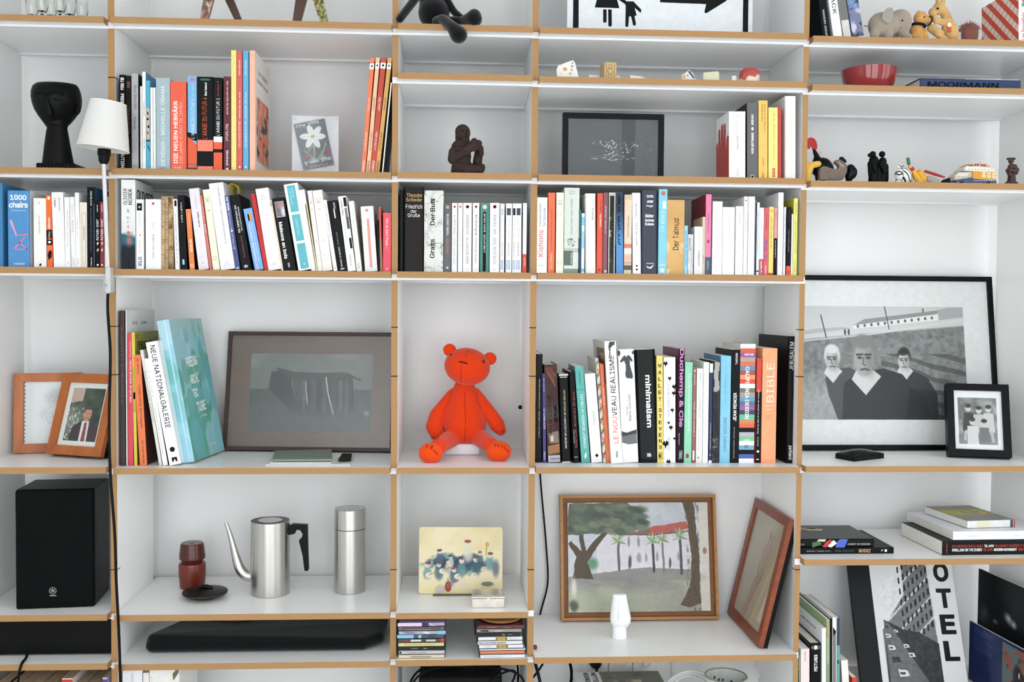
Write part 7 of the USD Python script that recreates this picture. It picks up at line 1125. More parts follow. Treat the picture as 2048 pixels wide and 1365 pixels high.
marks(bear, 'seam', hm2, [[PX(548, 486), PX(524, 540)], [PX(498, 600), PX(496, 660), PX(497, 725)]], .0006, mat((150, 34, 14), .9)); marks(bear, 'seam', bm, [[PX(522, 790), PX(524, 880), PX(528, 980), PX(526, 1060), PX(524, 1130)], [PX(600, 790), PX(610, 850), PX(640, 900)], [PX(432, 785), PX(415, 850), PX(372, 920)]], .0006, mat((150, 34, 14), .9))
marks(bear, 'claw_stitch', bm, [[PX(288, 1100), PX(294, 1115)], [PX(304, 1102), PX(308, 1120)], [PX(320, 1100), PX(324, 1118)], [PX(336, 1095), PX(340, 1110)], [PX(778, 1060), PX(790, 1050)], [PX(784, 1072), PX(797, 1060)]], .0010, mat((120, 26, 14), .8))
k0 = P(1041, 813, D_); hk = thing('wall_hook', 'small black round knob on the right side wall behind the bear', 'hook', loc=(UX[3][0], k0[1] - .03, k0[2]))
part(hk, 'knob', ellipsoid((-.006, 0, 0), (.006, .006, .006), 2), mat((30, 30, 32), .3), smooth=True); part(hk, 'plate', moved(trimesh.creation.cylinder(.004, .003), (-.0016, 0, 0), rot('y', 90)), mat((150, 150, 150), .4, 1.0))

# ------------------------------------------------------------------ big framed photograph, small frame, black case
z43 = Z[4][3] + .0003; BLK = mat((20, 24, 27), .4)
def field(cv):
    a = cv.asp; v, u = cv.v, cv.u / cv.asp; cv.c[:] = (206, 208, 208); cv.mix(np.clip((v - .0) * 1.2, 0, .35), (226, 228, 228))
    hz = .31 - .15 * (u - .0) ; g = np.clip((v - hz) * 60, 0, 1); cv.mix(g, (132, 134, 134)); cv.c += ((cv.noise(26, 4) - .5) * 70)[..., None] * g[..., None]; cv.mix(np.clip((v - .55) * 2.2, 0, .55) * g * np.clip(1.2 - u, 0, 1), (196, 198, 198)); cv.c += ((cv.noise(60, 9) - .5) * 40)[..., None] * g[..., None]
    rows = (np.abs(((v * 9 - u * 4.2 + cv.noise(5, 3) * .5) % 1) - .5) < .2) * (u > .55) * (v > .42); cv.mix(rows * .6, (70, 72, 72)); cv.line([(0, .335), (a * .5, .25), (a, .115)], .006, (222, 224, 224), .8)
    cv.poly([(.41 * a, .17), (.47 * a, .115), (.86 * a, .035), (.87 * a, .075), (.86 * a, .12), (.41 * a, .20)], (236, 236, 236)); cv.poly([(.41 * a, .17), (.47 * a, .115), (.87 * a, .03), (.86 * a, .065)], (150, 152, 152)); cv.poly([(.86 * a, .03), (.92 * a, .005), (a, .0), (a, .09), (.87 * a, .12)], (176, 178, 178)); cv.poly([(.15 * a, .22), (.22 * a, .20), (.36 * a, .185), (.4 * a, .2), (.15 * a, .255)], (186, 188, 188))
    for i in range(12): cv.ell((.435 + i * .036) * a, .178 - i * .0072, .011, .014, (96, 98, 98), 1, .2)
    cv.line([(.24 * a, .08), (.265 * a, .28)], .005, (70, 72, 72)); cv.line([(.58 * a, .0), (.6 * a, .2)], .005, (90, 92, 92)); cv.poly([(.78 * a, .015), (.79 * a, .015), (.79 * a, .05), (.78 * a, .05)], (120, 120, 120))
    for x in (.365, .385): cv.ell(x * a, .23, .009, .028, (70, 70, 72))
    def man(x, y, s, hair, skin, coat, body):
        cv.poly([(p * a, q) for p, q in body], coat, wob=.012); cv.poly([((x - .45 * s) * a, y + 1.25 * s), (x * a, y + 2.1 * s), ((x + .5 * s) * a, y + 1.1 * s), ((x + .3 * s) * a, y + .8 * s), ((x - .3 * s) * a, y + .8 * s)], (222, 222, 222), .95, wob=.012)
        cv.ell(x * a, y - .22 * s, .66 * s, .92 * s, hair, 1, .12, wob=.03); cv.ell(x * a - .04 * s, y + .2 * s, .55 * s, .92 * s, skin, 1, .12); cv.ell(x * a + .3 * s, y + .25 * s, .25 * s, .7 * s, tuple(.72 * c for c in skin), .6, .7); cv.ell(x * a, y - .72 * s, .55 * s, .36 * s, hair, 1, .25, wob=.03)
        for d in (-.26, .2): cv.ell((x + 0) * a + d * s, y + .1 * s, .13 * s, .07 * s, (60, 60, 60), .9, .5); cv.line([(x * a + (d - .16) * s, y - .06 * s), (x * a + (d + .16) * s, y - .08 * s)], .05 * s, (74, 74, 74))
        cv.line([(x * a - .05 * s, y + .1 * s), (x * a - .1 * s, y + .45 * s), (x * a + .03 * s, y + .5 * s)], .04 * s, (112, 112, 112)); cv.line([(x * a - .22 * s, y + .74 * s), (x * a, y + .7 * s), (x * a + .2 * s, y + .75 * s)], .05 * s, (84, 84, 84))
    man(.292, .46, .105, (222, 222, 222), (188, 188, 188), (84, 84, 86), [(.25, .64), (.29, .56), (.38, .54), (.44, .6), (.44, 1), (.31, 1), (.27, .8)])
    man(.672, .47, .092, (52, 52, 54), (202, 202, 202), (64, 64, 68), [(.61, .66), (.65, .59), (.72, .57), (.79, .63), (.84, .78), (.84, 1), (.62, 1)])
    man(.463, .44, .165, (136, 136, 136), (172, 172, 172), (56, 56, 60), [(.35, .68), (.40, .61), (.56, .55), (.66, .60), (.71, .72), (.78, .80), (.80, 1), (.33, 1)])
    cv.ell(.93 * a, .93, .12, .16, (40, 42, 42), .8, .5)
xl5 = UX[4][1] + .004
P1 = at_z(2003.5, 902.6, z43); Y5 = P1[1]; wv = P1[0] - xl5
f = lambda q: project(np.array([P1[0], Y5 + q[1] * math.sin(q[0]), z43 + q[1] * math.cos(q[0])])) - (1981.5, 556.5)
th, h = least_squares(f, [.1, .4]).x; th = min(th, math.asin((.322 - Y5) / h)); h = least_squares(lambda q: f((th, q[0]))[1:], [h]).x[0]; ez = np.array([0, math.sin(th), math.cos(th)]); m = frame4((xl5, Y5, z43 + .026 * math.sin(th)), (1, 0, 0), np.cross(ez, (1, 0, 0)), ez)
p = thing('framed_picture', 'large black frame, white mount and grey photograph of three men in a field', 'framed picture', m=m); frame_bars(p, wv, h, .0145, .026, BLK)
part(p, 'mount', box(.012, wv - .012, .008, .011, .012, h - .012), mat((232, 233, 233), .8))
ins = lambda px, py: (lambda d: m[:3, :3] @ (CAM + d * (np.dot(m[3, :3] - CAM, m[1, :3]) / np.dot(d, m[1, :3])) - m[3, :3]))(ray(px, py))
b_, t_ = ins(1607, 839.5), ins(1928, 614); x0_ = .02; cv = Canvas((t_[0] - x0_) / (t_[2] - b_[2]), 300); field(cv); put_print(p, 'print', cv, (x0_, .0076, b_[2]), X, Zv, t_[0] - x0_, t_[2] - b_[2])
part(p, 'pane', box(.013, wv - .013, .0052, .0066, .013, h - .013), PANE)
def family(cv):
    a = cv.asp; cv.c[:] = (236, 237, 238); base = cv.c.copy(); cv.c[:] = (150, 152, 152); cv.grain(9, 60, 3); cv.mix((cv.v > .8) * .7, (130, 132, 132)); cv.mix(np.clip((cv.noise(6, 7) - .5) * 5, 0, 1) * (cv.v < .5), (96, 98, 98))
    for x, y, c in ((.3, .27, (70, 70, 72)), (.52, .3, (196, 196, 196)), (.72, .28, (206, 206, 206)), (.38, .5, (214, 214, 214)), (.62, .52, (120, 120, 122))):
        cv.poly([((x - .1) * a, y + .1), ((x + .1) * a, y + .1), ((x + .12) * a, y + .42), ((x - .12) * a, y + .42)], c, wob=.02); cv.ell(x * a, y + .03, .045, .06, (206, 204, 202), 1, .15); cv.ell(x * a, y - .01, .046, .035, (60, 60, 62), 1, .2)
        for s in (-.05, .05): cv.line([((x + s) * a, y + .42), ((x + s * 1.6) * a, min(.93, y + .56))], .022, (190, 190, 188))
    c = cv.c.copy(); ins_ = ((cv.u > .09 * a) & (cv.u < .89 * a) & (cv.v > .12) & (cv.v < .91))[..., None] * 1.0; cv.c = base * (1 - ins_) + c * ins_
m, w, h = fit_frame((1897, 916.5), (2024.5, 921.5), (1892, 772), z43); cv = Canvas((w - .038) / (h - .038), 190); family(cv)
picture_frame('small deep black frame with a grey photograph of a family group, before the large frame', m, w, h, .0195, .034, BLK, cv, (.019, .019, .019, .019))
ec = [at_z(1670.5, 917, z43), at_z(1708.6, 924, z43), at_z(1768, 917, z43)]; ec = [c[:2] for c in ec]; ec.append(ec[0] + ec[2] - ec[1]); ec = np.array(ec); hq = .0125
bse = sg.Polygon(ec).buffer(-.001).buffer(.001); q = thing('black_case', 'small black leather case with a domed lid, in front of the large framed photograph', 'case'); part(q, 'body', moved(trimesh.creation.extrude_polygon(bse, hq), (0, 0, z43)), mat((26, 27, 29), .35))
gx = np.linspace(0, 1, 15); U_, V_ = np.meshgrid(gx, gx); pt = ec[1] + U_[..., None] * (ec[2] - ec[1]) + V_[..., None] * (ec[0] - ec[1]); zt_ = z43 + hq + .0006 + .0125 * np.clip(np.sin(np.pi * U_) ** .7 * (.55 + .45 * np.sin(np.pi * V_)), 0, 1)
LV = np.concatenate([np.dstack([pt, zt_]).reshape(-1, 3), np.dstack([pt, np.full_like(zt_, z43 + hq + .0004)]).reshape(-1, 3)]); part(q, 'lid', trimesh.convex.convex_hull(LV), mat((30, 31, 32), .28), smooth=50)

# ------------------------------------------------------------------ loudspeaker and amplifier at the lower left
z04 = Z[0][4] + .0003
A_, B_ = at_z(31.2, 1220.7, z04), at_z(188, 1214.7, z04); ex = (B_ - A_) / np.linalg.norm(B_ - A_); w = np.linalg.norm(B_ - A_); h = P(30, 982, A_[1])[2] - z04; ey = np.cross((0, 0, 1), ex); K_ = at_z(222, 1178.7, z04); d = min(float(np.dot(K_ - B_, ey)), .27)
sp = thing('loudspeaker', 'big black loudspeaker with a round emblem low on its front cloth', 'loudspeaker', m=frame4(A_, ex, ey, (0, 0, 1)))
part(sp, 'cabinet', box(0, w, .012, d, 0, h, .002), mat((24, 27, 29), .35)); part(sp, 'front_grille', box(.001, w - .001, 0, .0119, .001, h - .001, .003), mat((12, 16, 18), .8, vary=.2, scale=900))
u_, v_ = .473 * w, .125 * h; SIL = mat((200, 202, 202), .3, .5); part(sp, 'emblem', moved(trimesh.creation.torus(.0085, .0006, 36, 6), (u_, -.0004, v_ + .008), rot('x', 90)), SIL)
for k in range(3):
    a = math.radians(90 + 120 * k); part(sp, 'emblem', tube([(u_, -.0004, v_ + .008), (u_ + math.cos(a) * .0072, -.0004, v_ + .008 + math.sin(a) * .0072)], .0006, 6), SIL); b = a + math.pi; 
    for s in (-.24, .24): part(sp, 'emblem', tube([(u_ + math.cos(b + s * 2) * .0016, -.0004, v_ + .008 + math.sin(b + s * 2) * .0016), (u_ + math.cos(b + s) * .0064, -.0004, v_ + .008 + math.sin(b + s) * .0064)], .00045, 6), SIL)
part(sp, 'lettering', lettering('YAMAHA', (u_ - .0085, -.0001, v_ - .0065), X, Zv, .017, .0034, 1), SIL)
z05 = Z[0][5] + .0003; Ya = stand_y(120, 1312, z05); xa = UX[0][1] + .012; xb_ = P(223.5, 1300, Ya)[0]
av = thing('amplifier', 'wide black hi-fi unit filling the low compartment under the loudspeaker', 'amplifier'); ha = min(P(120, 1241, Ya)[2], Z[0][4] - TH - .006) - z05
part(av, 'body', box(xa, min(xb_, UX[1][0] - .001), Ya + .006, Ya + .22, z05 + .006, z05 + ha, .002), mat((18, 20, 23), .5)); part(av, 'front_panel', box(xa, min(xb_, UX[1][0] - .001), Ya, Ya + .0058, z05 + .004, z05 + ha, .0015), mat((14, 16, 19), .4))
for x in (xa + .03, xb_ - .03): part(av, 'foot', moved(trimesh.creation.cylinder(.012, .006), (x, Ya + .04, z05 + .003)), BLACK)
single('hanging_cable', 'thin black cable hanging from the black hi-fi unit over the shelf edge', 'cable', tube(spline([P(54, 1308, Ya - .004), P(48, 1322, -.01), P(42, 1332, -.034), P(38, 1350, -.036), P(36, 1385, -.036)], 24), .0032, 8), mat((22, 22, 24), .5), smooth=60)
# books whose tops show below
zlow = Z[0][6] + .0003; GB = 'books on the lowest shelf at the far left'
Lw = Row(0, 6, GB, Y=.012)
for i, (x, w_, yt_, col, lab) in enumerate([(-12, 26, 1372, (40, 42, 44), 'black book with white flecks, seen from above at the far left of the lowest shelf'), (15, 22, 1374, (96, 70, 58), 'dark tan book seen from above, second on the lowest shelf at left'), (38, 20, 1373, (196, 170, 140), 'light tan book seen from above, just right of the hanging cord'), (59, 22, 1372, (170, 142, 112), 'brown-edged book in the middle of the lowest shelf at left'), (82, 22, 1374, (186, 160, 130), 'tan book just left of the white and red one, lowest shelf'), (125, 22, 1358, (232, 226, 222), 'white book with a red label, tallest on the lowest shelf at left'), (148, 20, 1372, (188, 176, 160), 'pale tan book right of the white and red one, lowest shelf'), (169, 30, 1374, (150, 132, 108), 'thick brown book on the lowest shelf at left'), (206, 10, 1356, (190, 186, 204), 'narrow violet and white book at the right end of the lowest shelf, far left')]):
    bk(Lw, x, x, w_, yt_, col, lab, [('b', .01, .06, RED)] if i == 5 else [('b', .02, .2, (90, 70, 130))] if i == 8 else [], d=.2, page=mat((176, 150, 122), .85, vary=.15, scale=500, stretch=(6.0, .2, .2)))
Lw1 = Row(1, 6, 'white books on the lowest shelf below the black cushion', Y=.012)
bk(Lw1, 246, 246, 40, 1336, (226, 226, 232), 'thick white book on the lowest shelf, faint grey type, cut by the lower edge', [('d', 'Roman', .45, .55, .06, .2, FAINT)], d=.16)
bk(Lw1, 287, 287, 12, 1347, (232, 220, 220), 'narrow pinkish white book between two thick white ones on the lowest shelf', d=.14)
bk(Lw1, 299.6, 299.6, 60, 1336, (226, 226, 220), 'widest white book on the lowest shelf, gold corner mark', [('s', [(.78, .06), (.97, .0), (.99, .05), (.8, .13)], (110, 96, 66)), ('d', 'Atlas', .05, .09, .08, .2, FAINT)], d=.18)

# ------------------------------------------------------------------ kitchen things and the black cushion
z14 = Z[1][4] + .0003; R1 = lambda x, y: (225 + x * .3187, 930 + y * .3187)
def turned(px, yb, half_px, z0): Yc_ = stand_y(px, yb, z0); r = half_px / pxs(Yc_); return np.array([P(px, yb, Yc_ + r)[0], Yc_ + r, z0]), r
c, r = turned(384.8, 1181, 21, z14); s_ = 1 / pxs(c[1]); hh = lambda y: P(385, y, c[1])[2] - z14
pm = thing('pepper_mill', 'turned dark reddish wooden pepper mill', 'pepper mill', loc=c); RW = mat((104, 36, 24), .3, vary=.35, scale=1.0, stretch=(50.0, 50.0, 8.0), coat=.2); RW2 = mat((76, 28, 20), .3, vary=.3, scale=1.0, stretch=(10.0, 10.0, 160.0), coat=.2)
F_ = lambda L: [(a * s_, max(hh(y) - (0), 0)) for a, y in L]
part(pm, 'base', lathe([(0, 0)] + [(a * s_, b) for a, b in ((22.5, 0), (24, .004), (26, hh(1150)), (26, hh(1131)), (25, hh(1126)), (21, hh(1123.5)))] + [(0, hh(1123.5))], 40), RW, smooth=35)
part(pm, 'head', lathe([(0, hh(1123))] + [(a * s_, hh(y)) for a, y in ((20, 1123), (20.3, 1121), (24.5, 1117.5), (25, 1113), (22.5, 1089), (20.5, 1086))] + [(0, hh(1086.5))], 40), RW2, smooth=35); part(pm, 'knob', moved(trimesh.creation.cylinder(.004, .0025), (0, 0, hh(1086))), mat((150, 120, 80), .35, 1.0))
c, r = turned(410, 1209, 45, z14); dl = thing('lidded_dish', 'flat round dark bronze lid with a pinched ridge, before the pepper mill', 'lid', loc=c); DB = mat((38, 34, 30), .35, vary=.3, scale=60); part(dl, 'lid', lathe([(0, 0), (r * .5, 0), (r * .97, .012), (r, .0155), (r * .98, .018), (r * .6, .0235), (r * .2, .026), (0, .026)], 48), DB, smooth=40)
part(dl, 'ridge', blob([((-.016, 0, .026), .004, (-.004, 0, .0305), .0055), ((.004, 0, .0305), .0055, (.018, 0, .0265), .004)], .002, 2), DB, smooth=60); part(dl, 'rim', moved(trimesh.creation.torus(r * .985, .0011, 48, 6), (0, 0, .0155)), mat((86, 76, 58), .4, .6), smooth=60)
c, r = turned(540.6, 1197.7, 39, z14); hp = P(540, 1041, c[1])[2] - z14; lx = lambda px, py: P(px, py, c[1]) - c
cf = thing('coffee_pot', 'tall cylindrical steel coffee pot with a long thin spout and black handle', 'coffee pot', loc=c)
part(cf, 'body', lathe([(0, 0), (r - .001, 0), (r, .001), (r, hp - .0006), (r - .0006, hp), (r - .0016, hp), (r - .0018, hp - .004), (0, hp - .004)], 96), STEEL, smooth=30)
part(cf, 'lid_ring', lathe([(r * .62, hp - .003), (r - .002, hp - .003), (r - .0022, hp - .0006), (r * .62, hp - .0004)], 64), mat((20, 20, 22), .3), smooth=30); part(cf, 'lid', lathe([(0, hp - .0035), (r * .62, hp - .0035), (r * .62, hp + .0004), (r * .6, hp + .001), (0, hp + .001)], 64), mat((200, 198, 194), .3, .8), smooth=30)
sp_pts = np.array([lx(*q) for q in ((508, 1151), (495, 1152), (483, 1143), (474.5, 1124), (467, 1096), (459.5, 1068), (452, 1047))]); ss = spline(sp_pts, 40); rr = np.interp(np.linspace(0, 1, 40), [0, .12, .3, .5, .75, 1], [11.5, 11, 9.6, 7.2, 5, 3.4]) * (1 / pxs(c[1]))
part(cf, 'spout', tube(ss, rr, 24), STEEL, smooth=60)
hpoly = sg.Polygon([R1(*q) for q in ((1112, 380), (1135, 370), (1225, 375), (1227, 480), (1232, 655), (1228, 663), (1207, 662), (1196, 570), (1172, 472), (1190, 455), (1196, 432), (1181, 408), (1158, 405), (1146, 430), (1112, 438))]).buffer(-.8).buffer(.8)
part(cf, 'handle', prism([(lx(x, y)[0], lx(x, y)[2]) for x, y in hpoly.exterior.coords], .016, t=(0, -.008, 0)), mat((20, 24, 26), .4)); part(cf, 'handle_bolt', tube([lx(577, 1057), lx(583, 1057)], .005, 14), STEEL, smooth=40)
c, r = turned(699.6, 1190.4, 31.5, z14); hp = P(699, 1016.5, c[1])[2] - z14; hj = P(699, 1057, c[1])[2] - z14
fk = thing('steel_flask', 'plain cylindrical brushed steel cocktail shaker with a lid', 'shaker', loc=c); part(fk, 'body', lathe([(0, 0), (r - .001, 0), (r, .001), (r, hj), (r - .002, hj + .001), (0, hj + .001)], 96), STEEL, smooth=30); part(fk, 'cap', lathe([(0, hj + .0014), (r - .001, hj + .0014), (r + .0002, hj + .0018), (r + .0002, hp - .001), (r - .001, hp), (0, hp)], 96), STEEL, smooth=30)
z15 = Z[1][5] + .0003; Yq = stand_y(530, 1307, z15); q0, q1 = P(298, 1290, Yq + .05), P(771, 1290, Yq + .05)
cu = thing('black_cushion', 'long flat black padded bag lying in the low compartment under the coffee pot', 'bag'); CB = mat((24, 25, 28), .9, vary=.15, scale=300, bump=.0006, sheen=.2); hq = .048
part(cu, 'body', moved(m3.Manifold.batch_hull([m3.Manifold.sphere(.018, 24).translate([x, y, z]) for x, y, z in [(q0[0] + .02, Yq + .018, .018), (q1[0] - .06, Yq + .018, .018), (q1[0] - .02, Yq + .05, .022), (q0[0] + .02, Yq + .03, .028), (q0[0] + .07, Yq + .12, hq - .018), (q1[0] - .02, Yq + .10, hq - .016), (q0[0] + .1, Yq + .2, .03), (q1[0] - .02, Yq + .2, .03)]]), (0, 0, z15)), CB, smooth=60)
part(cu, 'piping', tube(spline([(q0[0] + .008, Yq + .012, z15 + .017), ((q0[0] + q1[0]) / 2, Yq + .0005, z15 + .020), (q1[0] - .05, Yq + .0005, z15 + .019)], 30), .0016, 6), mat((34, 36, 40), .8), smooth=60)
lb = P(474, 1246, Yq + .1); ln = thing('round_wooden_thing', 'round dark brown wooden dish lying on the black bag, just below the shelf', 'dish', loc=(lb[0], Yq + .13, z15 + hq + .001)); part(ln, 'body', lathe([(0, 0), (.03, 0), (.056, .008), (.06, .012), (.056, .0125), (.03, .006), (0, .005)], 40), mat((58, 40, 26), .5, vary=.4, scale=60), smooth=40)

# ------------------------------------------------------------------ painted card, silver box
z25 = Z[2][5] + .0003
def musicians(cv):
    a = cv.asp; cv.c[:] = (226, 212, 176); cv.mix(np.clip((cv.noise(3, 2) - .4) * 2, 0, 1) * (cv.v < .35), (206, 186, 128)); cv.mix(np.clip((cv.v - .78) * 6, 0, 1), (226, 214, 164)); tone = np.clip(1 - np.abs(cv.v - .55) / .34, 0, 1) * np.clip(1.3 - np.abs(cv.u / a - .45) * 1.8, 0, 1); cv.mix(np.clip((cv.noise(7, 5) + tone - 1.0) * 5, 0, 1), (110, 146, 146)); cv.mix(np.clip((cv.noise(10, 8) + tone - 1.12) * 7, 0, 1), (44, 84, 96)); cv.mix(np.clip((cv.noise(13, 4) + tone - 1.22) * 9, 0, 1), (40, 48, 72))
    figs = [(.1, .57, .9), (.24, .56, 1), (.35, .52, .8), (.42, .64, 1), (.51, .5, 1.1), (.68, .48, 1.1), (.58, .25, 1.2), (.25, .37, .8), (.85, .42, 1.0), (.73, .4, .7), (.38, .45, .7)]
    for i, (x, y, s) in enumerate(figs):
        cv.ell(x * a, y + .12 * s, .065 * s, .11 * s, [(96, 140, 146), (52, 92, 104), (206, 206, 190), (70, 84, 112)][i % 4], .8, .3, wob=.03, seed=i); cv.ell(x * a, y, .035 * s, .042 * s, (222, 210, 190), 1, .15); cv.ell(x * a, y - .03 * s, .042 * s, .022 * s, [(120, 50, 44), (50, 44, 50), (96, 60, 50)][i % 3], .9, .3, wob=.03); cv.ell(x * a - .012, y, .004, .004, (40, 40, 50)); cv.ell(x * a + .012, y, .004, .004, (40, 40, 50)); cv.line([(x * a - .006, y + .02), (x * a + .006, y + .02)], .003, (150, 70, 60))
    for x, y in ((.28, .66), (.12, .72), (.66, .72), (.46, .74)): cv.ell(x * a, y, .05, .04, (222, 212, 188), 1, .15); cv.line([(x * a, y), ((x + .1) * a, y - .06)], .006, (150, 120, 80))
    cv.ell(.5 * a, .86, .11, .04, (222, 206, 186), 1, .2); cv.ell(.82 * a, .85, .09, .035, (90, 130, 120), 1, .2); cv.ell(.82 * a, .845, .05, .018, (176, 96, 76)); cv.line([(.8 * a, .42), (.81 * a, .28)], .005, (120, 90, 60)); cv.ell(.815 * a, .26, .03, .035, (190, 160, 80)); cv.ell(.92 * a, .62, .05, .12, (80, 90, 110), .8, .4)
m, w, h = fit_frame((837.4, 1189.2), (1004.6, 1189.5), (838.4, 1055.4), z25)
pc = thing('painted_card', 'rounded painted panel of musicians in teal and cream leaning on a small stand', 'painting', m=m); cv = Canvas(w / h, 230); musicians(cv)
mm, cc_ = cv.mesh((0, -.0002, 0), X, Zv, w, h); part(pc, 'panel', moved(prism(shapely.box(.0, 0, w, h).buffer(-.008).buffer(.008), .004), (0, 0, 0)), mat((222, 206, 166), .6))
keep = shapely.contains_xy(shapely.box(0, 0, w, h).buffer(-.0085).buffer(.0083), mm.vertices[:, 0], mm.vertices[:, 2]); fk_ = mm.faces[keep[mm.faces].all(1)]; us, iv = np.unique(fk_, return_inverse=True); part(pc, 'painting', trimesh.Trimesh(mm.vertices[us], iv.reshape(-1, 3), process=False), CANVASPRINT, color=cc_[us])
b0_, b1_ = at_z(866, 1190.5, z25), at_z(944, 1190.5, z25)
sd = thing('picture_stand', 'thin dark bar stand in front of the painted panel', 'stand'); part(sd, 'ledge', box(b0_[0], b1_[0], b0_[1] - .012, b0_[1] - .006, z25, z25 + .004, .001), mat((96, 84, 72), .5))
def lean(px, py, dy=.004):
    r = ray(px, py); o, n = m[3, :3], m[1, :3]; return CAM + r * (np.dot(o - n * dy - CAM, n) / np.dot(r, n))
mc = thing('round_magnet', 'small round beige disc resting on the foot of the painted panel', 'disc', m=frame4(lean(879.5, 1180.2), m[0, :3], m[1, :3], m[2, :3])); part(mc, 'disc', moved(lathe([(0, 0), (.0115, 0), (.0122, .0008), (.0115, .002), (0, .002)], 32), (0, 0.002, 0), rot('x', 90)), mat((196, 186, 176), .5)); 
pd = thing('red_pendant', 'small red leaf-shaped pendant with a beaded edge on the painted panel', 'pendant', m=frame4(lean(896.4, 1174), m[0, :3], m[1, :3], m[2, :3])); part(pd, 'leaf', ellipsoid((0, 0, 0), (.0075, .0016, .0125), 3), mat((158, 74, 64), .4, vary=.3, scale=300), smooth=True); part(pd, 'rim', moved(trimesh.creation.torus(1, .1, 32, 6), (0, -.0004, 0), rot('x', 90) , s=(.0078, .0130, .006)), mat((110, 60, 52), .4), smooth=60); part(pd, 'loop', tube([(0, 0, .0125), (-.001, 0, .024)], .0008, 6), mat((90, 60, 50), .4))
A_, B_ = at_z(943.8, 1217, z25), at_z(1008.6, 1216.6, z25); ex = (B_ - A_) / np.linalg.norm(B_ - A_); wB = float(np.linalg.norm(B_ - A_)); hB = P(944, 1197.5, A_[1])[2] - z25; dB = .07
SILV = mat((214, 208, 200), .28, .85, vary=.15, scale=60); bx_ = thing('silver_box', 'small rectangular silver box with a hinged lid, at the foot of the painted panel', 'box', m=frame4(A_, ex, np.cross((0, 0, 1), ex), (0, 0, 1)))
part(bx_, 'body', box(0, wB, 0, dB, 0, hB - .001, .001), SILV); part(bx_, 'lid', moved(trimesh.convex.convex_hull(np.array([(x, y, hB + z) for x, y, z in ((-.001, -.001, 0), (wB + .001, -.001, 0), (wB + .001, dB + .001, 0), (-.001, dB + .001, 0), (-.001, -.001, .004), (wB + .001, -.001, .004), (wB + .001, dB + .001, .004), (-.001, dB + .001, .004), (.006, .008, .0065), (wB - .006, .008, .0065), (wB - .006, dB - .008, .0065), (.006, dB - .008, .0065))])), (0, 0, 0)), SILV); part(bx_, 'gap', box(.001, wB - .001, .0005, dB - .0005, hB - .001, hB), mat((40, 38, 36), .6)); part(bx_, 'clasp', box(wB * .45, wB * .55, -.0022, -.0011, hB - .003, hB + .003, .0005), SILV)

